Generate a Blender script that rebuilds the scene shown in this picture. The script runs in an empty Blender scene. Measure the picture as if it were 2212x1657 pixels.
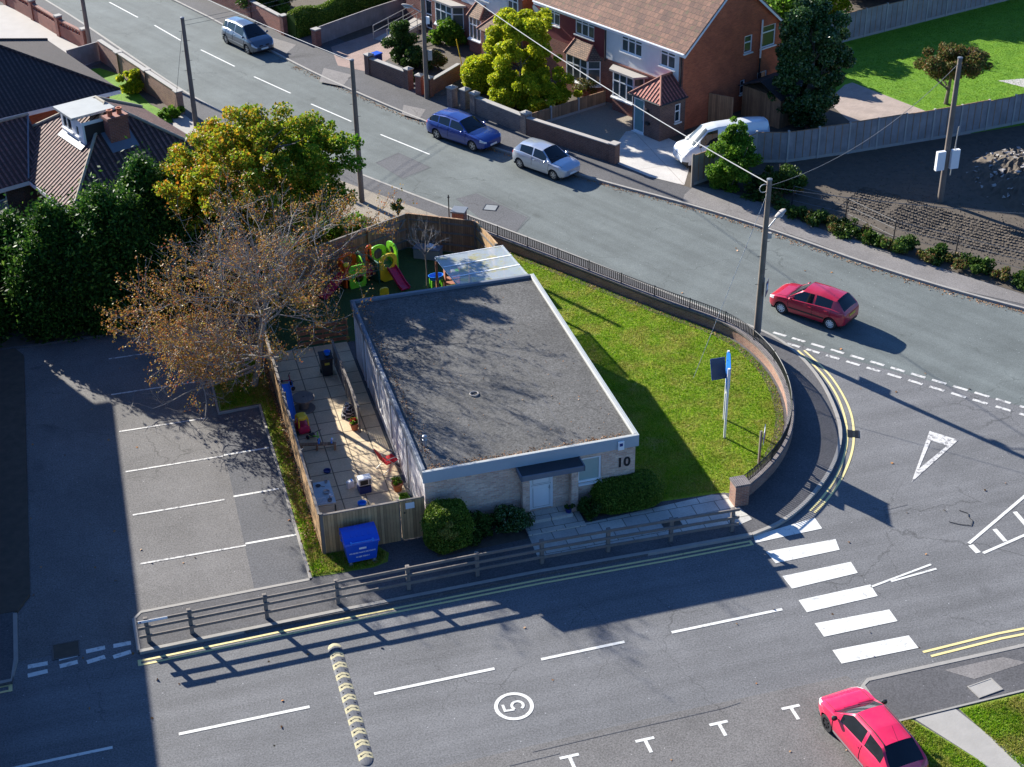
import bpy, math, random
import numpy as np
from mathutils import Vector, Matrix
R=math.radians
sc=bpy.context.scene
# ---------------------------------------------------------------- camera
CF=3330.0; CH=33.6
_pit,_rol,_yaw=R(31.41975),R(-1.05035),R(15.46961)
_cp,_sp=math.cos(_pit),math.sin(_pit)
_fw=Vector((math.sin(_yaw)*_cp,math.cos(_yaw)*_cp,-_sp)); _r=Vector((math.cos(_yaw),-math.sin(_yaw),0)); _u=_r.cross(_fw)
_R=math.cos(_rol)*_r+math.sin(_rol)*_u; _U=-math.sin(_rol)*_r+math.cos(_rol)*_u
cd=bpy.data.cameras.new('camera'); cam=bpy.data.objects.new('camera',cd); sc.collection.objects.link(cam)
m=Matrix((( _R.x,_U.x,-_fw.x,0),(_R.y,_U.y,-_fw.y,0),(_R.z,_U.z,-_fw.z,CH),(0,0,0,1)))
cam.matrix_world=m
cd.sensor_width=36; cd.lens=CF/2212*36; cd.clip_start=1; cd.clip_end=2000
sc.camera=cam
def G(x,y,z=0):
    """point of the ground (or of height z) seen at x,y of the survey photo"""
    d=_fw*CF+_R*(x-1106)-_U*(y-828.5); t=(z-CH)/d.z
    return (d.x*t,d.y*t)
# ---------------------------------------------------------------- light
SUN_EL=R(22.4); SUN_AZ=R(-63.2)      # direction the light travels over the ground
w=bpy.data.worlds.new('World'); sc.world=w; w.use_nodes=True
nt=w.node_tree; bg=nt.nodes['Background']
sky=nt.nodes.new('ShaderNodeTexSky'); sky.sky_type='NISHITA'; sky.sun_disc=False
sky.sun_elevation=SUN_EL
# sun stands at azimuth (towards it) = SUN_AZ+180, blender sky rotation counts clockwise from +Y
_to=SUN_AZ+math.pi
sky.sun_rotation=(math.pi/2-_to)%(2*math.pi)
sky.air_density=1.0; sky.dust_density=0.6; sky.ozone_density=3.0
tint=nt.nodes.new('ShaderNodeMixRGB'); tint.blend_type='MULTIPLY'; tint.inputs[0].default_value=1; tint.inputs[2].default_value=(.52,.80,1.22,1)   # white balance of the clear blue sky
nt.links.new(sky.outputs[0],tint.inputs[1]); nt.links.new(tint.outputs[0],bg.inputs[0]); bg.inputs[1].default_value=0.062
sd=bpy.data.lights.new('sun','SUN'); sd.energy=5.0; sd.angle=R(0.5); sd.color=(1,.955,.86)
so=bpy.data.objects.new('sun',sd); sc.collection.objects.link(so)
dv=Vector((math.cos(SUN_AZ)*math.cos(SUN_EL),math.sin(SUN_AZ)*math.cos(SUN_EL),-math.sin(SUN_EL)))
so.rotation_euler=dv.to_track_quat('-Z','Y').to_euler(); so.location=(0,80,60)
sc.view_settings.view_transform='Standard'; sc.view_settings.look='None'; sc.view_settings.exposure=1.45; sc.view_settings.gamma=1
sc.render.engine='CYCLES'
try:
    sc.cycles.max_bounces=6; sc.cycles.transparent_max_bounces=6; sc.cycles.caustics_reflective=False; sc.cycles.caustics_refractive=False
except Exception: pass
COL=sc.collection
rng=np.random.default_rng(7); random.seed(7)
# ---------------------------------------------------------------- materials
def _mat(name):
    m=bpy.data.materials.new(name); m.use_nodes=True; t=m.node_tree
    return m,t,t.nodes['Principled BSDF']
def N(t,typ,**k):
    n=t.nodes.new('ShaderNode'+typ)
    for a,b in k.items(): setattr(n,a,b)
    return n
def mix(t,fac,a,b,mode='MIX'):
    n=N(t,'MixRGB'); n.blend_type=mode
    for i,v in ((0,fac),(1,a),(2,b)):
        if isinstance(v,(int,float)): n.inputs[i].default_value=v
        elif isinstance(v,tuple): n.inputs[i].default_value=(*v,1) if len(v)==3 else v
        else: t.links.new(v,n.inputs[i])
    return n.outputs[0]
def noise(t,scale,detail=4,rough=.6,coord='Object',vec=None,dist=0):
    if vec is None: vec=N(t,'TexCoord').outputs[coord]
    n=N(t,'TexNoise'); n.inputs['Scale'].default_value=scale; n.inputs['Detail'].default_value=detail; n.inputs['Roughness'].default_value=rough; n.inputs['Distortion'].default_value=dist
    t.links.new(vec,n.inputs['Vector']); return n.outputs['Fac']
def ramp(t,fac,stops,interp='LINEAR'):
    n=N(t,'ValToRGB'); e=n.color_ramp.elements; n.color_ramp.interpolation=interp
    while len(e)<len(stops): e.new(.5)
    for i,(p,c) in enumerate(stops):
        e[i].position=p; e[i].color=(*c,1) if not isinstance(c,(int,float)) else (c,c,c,1)
    t.links.new(fac,n.inputs[0]); return n.outputs[0]
def bump(t,p,h,strength=.3,dist=.02):
    b=N(t,'Bump'); b.inputs['Strength'].default_value=strength; b.inputs['Distance'].default_value=dist
    t.links.new(h,b.inputs['Height']); t.links.new(b.outputs[0],p.inputs['Normal'])
def sc3(c,k): return tuple(min(1,x*k) for x in c)
def plain(name,c,rough=.6,metal=0,var=.12,scale=3,spec=.5,bmp=0,coat=0):
    m,t,p=_mat(name)
    f=noise(t,scale,5)
    t.links.new(mix(t,f,sc3(c,1-var),sc3(c,1+var)),p.inputs['Base Color'])
    p.inputs['Roughness'].default_value=rough; p.inputs['Metallic'].default_value=metal; p.inputs['Specular IOR Level'].default_value=spec
    if coat: p.inputs['Coat Weight'].default_value=coat; p.inputs['Coat Roughness'].default_value=.03
    if bmp: bump(t,p,noise(t,scale*8,3),bmp,.01)
    return m
def asphalt(name,c,grain=.35,patch=.16,tint=(1,1,1),gs=17,track=None):
    m,t,p=_mat(name)
    g=noise(t,gs,4,.8); g2=ramp(t,g,[(.34,1-grain),(.5,1),(.66,1+grain)])
    big=ramp(t,noise(t,.35,5,.6),[(.3,1-patch),(.7,1+patch)])
    med=ramp(t,noise(t,2.2,5,.65,dist=.6),[(.3,1-patch*.5),(.7,1+patch*.5)])
    st=ramp(t,noise(t,.9,6,.7,dist=1.2),[(.60,1),(.78,.86)])
    o=mix(t,1,tuple(a*b for a,b in zip(c,tint)),g2,'MULTIPLY'); o=mix(t,1,o,big,'MULTIPLY'); o=mix(t,1,o,med,'MULTIPLY'); o=mix(t,1,o,st,'MULTIPLY')
    if track is not None:   # long streaks polished by tyres, along the road
        mp=N(t,'Mapping'); mp.inputs['Rotation'].default_value=(0,0,R(track)); mp.inputs['Scale'].default_value=(16,.75,1)
        mp.vector_type='TEXTURE'; t.links.new(N(t,'TexCoord').outputs['Object'],mp.inputs[0])
        o=mix(t,1,o,ramp(t,noise(t,1,4,.6,vec=mp.outputs[0]),[(.35,.89),(.65,1.11)]),'MULTIPLY')
    ck=N(t,'TexVoronoi'); ck.feature='DISTANCE_TO_EDGE'; ck.inputs['Scale'].default_value=.23
    nn=N(t,'TexNoise'); nn.inputs['Scale'].default_value=1.4; nn.inputs['Detail'].default_value=6
    tc=N(t,'TexCoord').outputs['Object']; t.links.new(tc,nn.inputs['Vector'])
    vm=N(t,'VectorMath',operation='MULTIPLY_ADD'); t.links.new(nn.outputs['Color'],vm.inputs[0]); vm.inputs[1].default_value=(1.2,1.2,0); t.links.new(tc,vm.inputs[2]); t.links.new(vm.outputs[0],ck.inputs['Vector'])
    cm=mix(t,ramp(t,noise(t,.12,2),[(.50,0),(.56,1)]),(1,1,1),ramp(t,ck.outputs['Distance'],[(0,.62),(.006,1)]))
    o=mix(t,1,o,cm,'MULTIPLY')
    oil=ramp(t,noise(t,.55,2,.4,dist=.3),[(.70,1),(.80,.78)]); o=mix(t,1,o,oil,'MULTIPLY')
    sp=N(t,'TexVoronoi'); sp.inputs['Scale'].default_value=2.3; t.links.new(N(t,'TexCoord').outputs['Object'],sp.inputs['Vector'])
    d=ramp(t,sp.outputs['Distance'],[(0,1),(.035,1),(.05,0)])
    o=mix(t,d,o,sc3(c,2.6))
    t.links.new(o,p.inputs['Base Color']); p.inputs['Roughness'].default_value=.88; p.inputs['Specular IOR Level'].default_value=.25
    bump(t,p,g,.35,.008)
    return m
def brick(name,c1,c2,mortar,bw=.225,rh=.075,ms=.009,var=.25,off=.5,rough=.85,bmp=.5):
    m,t,p=_mat(name); uv=N(t,'TexCoord').outputs['UV']
    b=N(t,'TexBrick'); b.offset=off; t.links.new(uv,b.inputs['Vector'])
    for k,v in (('Color1',c1),('Color2',c2),('Mortar',mortar)): b.inputs[k].default_value=(*v,1)
    b.inputs['Scale'].default_value=1; b.inputs['Brick Width'].default_value=bw; b.inputs['Row Height'].default_value=rh; b.inputs['Mortar Size'].default_value=ms; b.inputs['Mortar Smooth'].default_value=.2; b.inputs['Bias'].default_value=0
    n1=ramp(t,noise(t,1.1,5,.6,'UV'),[(.3,1-var),(.7,1+var)]); n2=ramp(t,noise(t,14,2,.6,'UV'),[(.3,.88),(.7,1.12)])
    o=mix(t,1,b.outputs['Color'],n1,'MULTIPLY'); o=mix(t,1,o,n2,'MULTIPLY')
    t.links.new(o,p.inputs['Base Color']); p.inputs['Roughness'].default_value=rough
    inv=N(t,'Math',operation='SUBTRACT'); inv.inputs[0].default_value=1; t.links.new(b.outputs['Fac'],inv.inputs[1])
    bump(t,p,inv.outputs[0],bmp,.012)
    return m
def tiles(name,c1,c2,gap,tw=.3,th=.33,wave=0,var=.3,moss=None,rough=.85):
    m,t,p=_mat(name); uv=N(t,'TexCoord').outputs['UV']
    b=N(t,'TexBrick'); b.offset=.0 if wave else .5; t.links.new(uv,b.inputs['Vector'])
    for k,v in (('Color1',c1),('Color2',c2),('Mortar',gap)): b.inputs[k].default_value=(*v,1)
    b.inputs['Scale'].default_value=1; b.inputs['Brick Width'].default_value=tw; b.inputs['Row Height'].default_value=th; b.inputs['Mortar Size'].default_value=.016; b.inputs['Mortar Smooth'].default_value=.4
    n1=ramp(t,noise(t,.8,6,.65,'UV'),[(.3,1-var),(.7,1+var)])
    o=mix(t,1,b.outputs['Color'],n1,'MULTIPLY'); o=mix(t,1,o,ramp(t,noise(t,9,3,.6,'UV'),[(.3,.8),(.7,1.2)]),'MULTIPLY')
    h=None
    s=N(t,'SeparateXYZ'); t.links.new(uv,s.inputs[0])
    # course step: height falls towards the upper edge of each course
    fr=N(t,'Math',operation='FRACT'); dvv=N(t,'Math',operation='DIVIDE'); t.links.new(s.outputs[1],dvv.inputs[0]); dvv.inputs[1].default_value=th; t.links.new(dvv.outputs[0],fr.inputs[0])
    om=N(t,'Math',operation='SUBTRACT'); om.inputs[0].default_value=1; t.links.new(fr.outputs[0],om.inputs[1]); h=om.outputs[0]
    if wave:
        mu=N(t,'Math',operation='MULTIPLY'); t.links.new(s.outputs[0],mu.inputs[0]); mu.inputs[1].default_value=2*math.pi/tw
        si=N(t,'Math',operation='SINE'); t.links.new(mu.outputs[0],si.inputs[0])
        ad=N(t,'Math',operation='MULTIPLY_ADD'); t.links.new(si.outputs[0],ad.inputs[0]); ad.inputs[1].default_value=wave; t.links.new(om.outputs[0],ad.inputs[2]); h=ad.outputs[0]
        o=mix(t,ramp(t,si.outputs[0],[(0,1),(.35,0)]),o,sc3(c1,.25))
    if moss:
        o=mix(t,ramp(t,noise(t,2.5,6,.7,'UV'),[(.56,0),(.66,.8)]),o,moss)
    t.links.new(o,p.inputs['Base Color']); p.inputs['Roughness'].default_value=rough
    bump(t,p,h,.9,.04)
    return m
def leaf(name,stops,trans=.35,stops2=None,pos=None,rough=.5):
    """foliage: every leaf picks its own colour"""
    m,t,p=_mat(name)
    g=N(t,'NewGeometry'); r=g.outputs['Random Per Island']
    o=ramp(t,r,stops)
    if stops2:
        o2=ramp(t,r,stops2)
        f=noise(t,pos[0],3,.6)
        s=N(t,'SeparateXYZ'); t.links.new(N(t,'TexCoord').outputs['Object'],s.inputs[0])
        a=N(t,'Math',operation='MULTIPLY_ADD'); t.links.new(s.outputs[0],a.inputs[0]); a.inputs[1].default_value=pos[1]; t.links.new(f,a.inputs[2])
        o=mix(t,ramp(t,a.outputs[0],[(pos[2],0),(pos[3],1)]),o,o2)
    o=mix(t,1,o,ramp(t,noise(t,.9,3),[(.3,.75),(.7,1.2)]),'MULTIPLY')
    t.links.new(o,p.inputs['Base Color']); p.inputs['Roughness'].default_value=rough; p.inputs['Specular IOR Level'].default_value=.35 if rough<.4 else .12
    tr=N(t,'BsdfTranslucent'); t.links.new(o,tr.inputs[0])
    ms=N(t,'MixShader'); ms.inputs[0].default_value=trans
    t.links.new(p.outputs[0],ms.inputs[1]); t.links.new(tr.outputs[0],ms.inputs[2])
    t.links.new(ms.outputs[0],t.nodes['Material Output'].inputs[0])
    return m
def grassmat(name,c1,c2,dry=(.22,.17,.07),dryamt=.62,sc_=1.):
    m,t,p=_mat(name)
    a=ramp(t,noise(t,1.3*sc_,6,.65),[(.3,0.),(.7,1.)])
    o=mix(t,a,c1,c2); o=mix(t,1,o,ramp(t,noise(t,26,3,.7),[(.28,.45),(.5,1),(.75,1.5)]),'MULTIPLY')
    o=mix(t,ramp(t,noise(t,.8*sc_,7,.7,dist=1),[(dryamt,0),(dryamt+.12,.75)]),o,dry)
    t.links.new(o,p.inputs['Base Color']); p.inputs['Roughness'].default_value=.8; p.inputs['Specular IOR Level'].default_value=.2
    bump(t,p,noise(t,22,4,.7),.9,.05)
    return m
def wood(name,c,pw=.0,var=.3,rough=.8):
    m,t,p=_mat(name); uv=N(t,'TexCoord').outputs['UV']
    mp=N(t,'Mapping'); mp.inputs['Scale'].default_value=(14,1.2,1); t.links.new(uv,mp.inputs[0])
    n=noise(t,1,5,.65,vec=mp.outputs[0]); o=mix(t,n,sc3(c,1-var),sc3(c,1+var))
    o=mix(t,1,o,ramp(t,noise(t,1.3,4,.6,'UV'),[(.3,.78),(.7,1.18)]),'MULTIPLY')
    h=n
    if pw:
        s=N(t,'SeparateXYZ'); t.links.new(uv,s.inputs[0]); d=N(t,'Math',operation='DIVIDE'); t.links.new(s.outputs[0],d.inputs[0]); d.inputs[1].default_value=pw
        fr=N(t,'Math',operation='FRACT'); t.links.new(d.outputs[0],fr.inputs[0]); fl=N(t,'Math',operation='FLOOR'); t.links.new(d.outputs[0],fl.inputs[0])
        wn=N(t,'TexWhiteNoise',noise_dimensions='1D'); t.links.new(fl.outputs[0],wn.inputs['W'])
        o=mix(t,1,o,ramp(t,wn.outputs['Value'],[(0,.72),(1,1.25)]),'MULTIPLY')
        o=mix(t,ramp(t,fr.outputs[0],[(0,1),(.06,1),(.1,0)]),o,sc3(c,.2))
    t.links.new(o,p.inputs['Base Color']); p.inputs['Roughness'].default_value=rough
    bump(t,p,h,.4,.01)
    return m
def glassy(name,c=(.02,.028,.035),rough=.06):
    m,t,p=_mat(name); t.links.new(mix(t,noise(t,1.7,3),sc3(c,.5),sc3(c,1.8)),p.inputs['Base Color'])
    p.inputs['Roughness'].default_value=rough; p.inputs['Specular IOR Level'].default_value=.5; return m
def paint(name,c,metal=.0,rough=.35):
    m,t,p=_mat(name)
    t.links.new(mix(t,ramp(t,noise(t,1.5,5,.7),[(.35,0),(.75,.35)]),c,tuple(.75*x+.06 for x in c)),p.inputs['Base Color'])
    p.inputs['Metallic'].default_value=metal; p.inputs['Roughness'].default_value=rough; p.inputs['Coat Weight'].default_value=.8; p.inputs['Coat Roughness'].default_value=.06
    return m
def poly_sheet_mat(name):
    m,t,p=_mat(name)
    t.links.new(mix(t,ramp(t,noise(t,1.4,5,.7),[(.5,0),(.62,1)]),(.40,.44,.46),(.44,.41,.20)),p.inputs['Base Color'])
    p.inputs['Roughness'].default_value=.25; p.inputs['Alpha'].default_value=.56
    return m
def hump_mat(): pass
MT={}
MT['road_low']=asphalt('lower_asphalt',(.143,.142,.143),.42,.12,track=0)
MT['road_up']=asphalt('upper_asphalt',(.128,.143,.137),.26,.14,track=-64)
MT['park']=asphalt('car_park_asphalt',(.150,.142,.135),.45,.16)
MT['pave']=asphalt('pavement_asphalt',(.095,.092,.094),.35,.14)
MT['pave_l']=asphalt('pale_pavement_asphalt',(.19,.175,.165),.3,.14)
MT['patch']=asphalt('patch_asphalt',(.105,.105,.110),.4,.1)
MT['kerb']=plain('kerb_concrete',(.30,.28,.25),.85,var=.25,scale=2.5,bmp=.4)
MT['concrete']=plain('concrete',(.33,.31,.28),.85,var=.2,scale=1.6,bmp=.3)
MT['concrete_l']=plain('pale_concrete',(.36,.33,.30),.85,var=.15,scale=1.2,bmp=.3)
MT['white_line']=None
def linemat(name,c,wear=.62,w2=.7):
    m,t,p=_mat(name)
    g=noise(t,30,3,.7)
    o=mix(t,ramp(t,noise(t,5,6,.75,dist=.8),[(wear,0),(wear+.1,w2)]),c,(.13,.125,.13)); o=mix(t,1,o,ramp(t,g,[(.3,.88),(.7,1.06)]),'MULTIPLY')
    t.links.new(o,p.inputs['Base Color']); p.inputs['Roughness'].default_value=.7; return m
MT['white_line']=linemat('white_road_paint',(.68,.67,.62),.54,.5)
MT['worn_line']=linemat('worn_white_road_paint',(.60,.58,.54),.5,.9)
MT['yellow_line']=linemat('yellow_road_paint',(.72,.60,.26),.6)
MT['lawn']=grassmat('lawn_grass',(.15,.25,.006),(.26,.30,.020),(.36,.29,.10),.57)
MT['verge']=grassmat('verge_grass',(.14,.25,.016),(.25,.28,.04),(.33,.24,.08),.58,1.5)
MT['lush']=grassmat('bright_lawn_grass',(.085,.21,.008),(.16,.30,.016),(.24,.30,.04),.62,1.0)
MT['soil']=plain('soil',(.082,.064,.046),.95,var=.5,scale=3,bmp=.9)
MT['gravel']=plain('gravel',(.27,.225,.17),.95,var=.6,scale=16,bmp=1)
MT['field']=plain('distant_ground',(.09,.10,.05),.95,var=.4,scale=.3)
MT['bark']=plain('bark',(.15,.125,.10),.95,var=.35,scale=9,bmp=.6)
MT['twig']=plain('pale_twig',(.26,.23,.20),.9,var=.3,scale=9)
MT['pole']=wood('pole_timber',(.17,.135,.11),0,.4)
MT['black']=plain('black_plastic',(.018,.018,.02),.5)
MT['rubber']=plain('tyre_rubber',(.022,.022,.024),.8)
MT['iron']=plain('black_iron',(.02,.02,.023),.45)
MT['steel']=plain('galvanised_steel',(.42,.43,.43),.45,.6)
MT['alloy']=plain('alloy_wheel',(.5,.5,.5),.35,.7,var=.05)
MT['white']=plain('white_upvc',(.78,.79,.79),.35,var=.03)
MT['whitewood']=wood('white_painted_boards',(.66,.63,.62),.14,.1)
MT['glass']=glassy('window_glass')
MT['carglass']=glassy('car_glass',(.008,.011,.015),.05)
MT['screen_glass']=glassy('van_windscreen_glass',(.02,.03,.035),.075)
MT['lamp']=glassy('headlight_glass',(.55,.58,.6),.12)
MT['taillamp']=paint('tail_lamp',(.45,.015,.012))
MT['amber']=plain('plate_yellow',(.65,.43,.04),.5,var=.05)
MT['plate']=plain('plate_white',(.75,.75,.72),.5,var=.05)
MT['felt']=asphalt('roof_felt',(.097,.094,.089),.6,.22,gs=15)
MT['fascia']=plain('grey_fascia',(.34,.39,.42),.55,var=.10,scale=2)
MT['upstand']=plain('roof_edge_metal',(.42,.42,.39),.5,var=.18,scale=3)
MT['buff']=brick('buff_brick',(.70,.52,.38),(.52,.32,.24),(.52,.44,.37),var=.16)
MT['redb']=brick('red_brick',(.30,.085,.05),(.20,.055,.04),(.28,.2,.16),var=.2)
MT['gableb']=brick('orange_red_brick',(.50,.12,.045),(.38,.085,.035),(.33,.14,.08),var=.22,ms=.006)
MT['brownb']=brick('brown_brick',(.16,.075,.055),(.10,.05,.042),(.2,.16,.13),var=.2)
MT['greyb']=brick('grey_brown_brick',(.20,.15,.13),(.12,.10,.10),(.26,.23,.2),var=.25)
MT['wallb']=brick('garden_wall_brick',(.33,.165,.11),(.22,.105,.08),(.30,.25,.2),var=.25)
MT['coping']=brick('brick_on_edge_coping',(.13,.11,.11),(.09,.08,.085),(.25,.22,.2),bw=.075,rh=.5,ms=.008,off=0)
MT['tile_r']=tiles('brown_concrete_tiles',(.22,.105,.065),(.12,.058,.042),(.05,.03,.02),.30,.33,moss=(.10,.09,.04))
MT['tile_m']=tiles('small_brown_tiles',(.27,.16,.10),(.17,.105,.07),(.05,.03,.02),.17,.12)
MT['tile_red']=tiles('red_pantiles',(.42,.13,.10),(.34,.10,.08),(.08,.03,.02),.24,.3,wave=.9,var=.15)
MT['tile_d']=tiles('weathered_pantiles',(.21,.105,.085),(.13,.068,.058),(.03,.02,.02),.27,.34,wave=1.2,var=.3)
MT['ridge_tile']=plain('ridge_tile',(.30,.12,.08),.8,var=.25,scale=4)
MT['render_w']=plain('white_render',(.66,.66,.63),.9,var=.10,scale=3,bmp=.5)
MT['render_r']=plain('dark_red_render',(.17,.028,.030),.8,var=.2,scale=3,bmp=.5)
MT['fence_w']=wood('weathered_fence_boards',(.46,.28,.13),.11,.25)
MT['fence_d']=wood('brown_fence_boards',(.30,.17,.09),.11,.3)
MT['fence_g']=wood('grey_fence_boards',(.25,.23,.23),.0,.3)
MT['rail']=wood('weathered_rail',(.17,.145,.125),0,.35)
MT['timber_red']=wood('red_brown_timber',(.33,.12,.06),0,.25)
MT['slab']=brick('paving_slabs',(.52,.49,.42),(.42,.40,.36),(.15,.14,.12),bw=.9,rh=.6,ms=.018,off=.4,var=.15,bmp=.3)
MT['slab_y']=brick('yard_slabs',(.62,.48,.30),(.54,.42,.27),(.15,.12,.08),bw=.9,rh=.9,ms=.024,off=0,var=.14,bmp=.3)
MT['slab_c']=brick('concrete_slab_drive',(.50,.47,.43),(.45,.42,.39),(.3,.27,.24),bw=2.4,rh=2.4,ms=.02,off=0,var=.1)
MT['block']=brick('block_paving',(.34,.22,.18),(.28,.19,.16),(.2,.15,.12),bw=.2,rh=.1,ms=.008,var=.15)
MT['block_g']=brick('tan_block_paving',(.40,.31,.26),(.34,.27,.23),(.24,.2,.17),bw=.2,rh=.1,ms=.008,var=.15)
MT['astro']=grassmat('artificial_turf',(.05,.085,.025),(.06,.10,.03),(.07,.09,.03),.7)
MT['polycarb']=poly_sheet_mat('polycarbonate_sheet')
MT['binblue']=plain('blue_bin_plastic',(.012,.085,.52),.35,var=.08)
MT['blue']=plain('blue_plastic',(.02,.20,.70),.35,var=.06)
MT['navy']=plain('navy_plastic',(.015,.03,.16),.4)
MT['red']=plain('red_plastic',(.62,.015,.03),.4,var=.06)
MT['magenta']=plain('crimson_plastic',(.50,.012,.075),.4,var=.06)
MT['green']=plain('lime_plastic',(.20,.62,.03),.4,var=.06)
MT['yellow']=plain('yellow_plastic',(.85,.55,.02),.4,var=.06)
MT['orange']=plain('orange_plastic',(.80,.11,.015),.4,var=.06)
MT['dgreen']=plain('dark_green_plastic',(.01,.09,.06),.4)
MT['terracotta']=plain('terracotta',(.42,.13,.06),.8)
MT['creamhump']=plain('cream_rubber',(.42,.37,.22),.85,var=.6,scale=11)
MT['greyhump']=plain('black_rubber',(.07,.075,.09),.7,var=.2,scale=8)
MT['grey']=plain('grey_plastic',(.22,.23,.23),.6)
MT['dark']=plain('dark_interior',(.012,.012,.014),.9)
MT['darkfelt']=plain('dark_porch_felt',(.030,.034,.038),.8,var=.3,scale=5)
MT['lead']=plain('lead_flashing',(.13,.15,.18),.6,var=.2)
MT['red_cloth']=plain('red_cloth',(.7,.01,.02),.8,var=.1)
MT['wire']=plain('cable',(.12,.12,.12),.6)
MT['wire_w']=plain('pale_cable',(.45,.44,.42),.6)
MT['white_paint']=plain('white_paint',(.74,.74,.72),.5,var=.06)
MT['paper']=plain('paper',(.75,.75,.75),.8,var=.05)
# foliage
MT['l_autumn']=leaf('autumn_leaves',[(0,(.09,.19,.015)),(.35,(.26,.33,.02)),(.6,(.46,.40,.025)),(.82,(.52,.25,.02)),(1,(.40,.13,.02))],.42,
    [(0,(.04,.13,.010)),(.5,(.10,.24,.015)),(.9,(.22,.34,.02)),(1,(.42,.32,.03))],(.5,.09,.25,.95))
MT['l_rust']=leaf('rust_leaves',[(0,(.28,.10,.03)),(.4,(.38,.19,.035)),(.75,(.28,.24,.045)),(1,(.36,.08,.04))],.3)
MT['l_conifer']=leaf('conifer_sprays',[(0,(.012,.042,.008)),(.5,(.028,.085,.012)),(.85,(.08,.17,.02)),(1,(.17,.27,.04))],.3)
MT['l_holly']=leaf('holly_leaves',[(0,(.018,.052,.012)),(.6,(.05,.11,.024)),(.9,(.11,.18,.05)),(1,(.22,.28,.13))],.18,rough=.2)
MT['l_yellow']=leaf('yellow_green_leaves',[(0,(.18,.28,.015)),(.5,(.38,.44,.02)),(1,(.62,.56,.03))],.45)
MT['l_green']=leaf('mid_green_leaves',[(0,(.05,.13,.012)),(.6,(.11,.23,.02)),(1,(.22,.34,.03))],.4)
MT['l_dark']=leaf('dark_green_leaves',[(0,(.025,.06,.010)),(.6,(.055,.11,.018)),(1,(.11,.16,.03))],.28)
MT['l_box']=leaf('clipped_box_leaves',[(0,(.06,.12,.012)),(.6,(.14,.22,.025)),(1,(.26,.32,.05))],.32)
MT['l_gold']=leaf('golden_leaves',[(0,(.16,.19,.03)),(1,(.36,.33,.08))],.3)
MT['l_bronze']=leaf('bronze_leaves',[(0,(.05,.10,.02)),(.55,(.12,.13,.03)),(1,(.24,.11,.05))],.3)
MT['l_litter']=leaf('fallen_leaves',[(0,(.20,.10,.04)),(.5,(.36,.19,.08)),(1,(.45,.20,.08))],.1)
MT['l_grass']=leaf('grass_blades',[(0,(.09,.23,.004)),(.55,(.18,.34,.008)),(1,(.36,.42,.04))],.42,[(0,(.17,.22,.015)),(.5,(.32,.32,.05)),(1,(.48,.41,.14))],(.75,0,.46,.60))
MT['l_lush']=leaf('lush_grass_blades',[(0,(.09,.22,.008)),(1,(.19,.33,.02))],.4)
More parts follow.
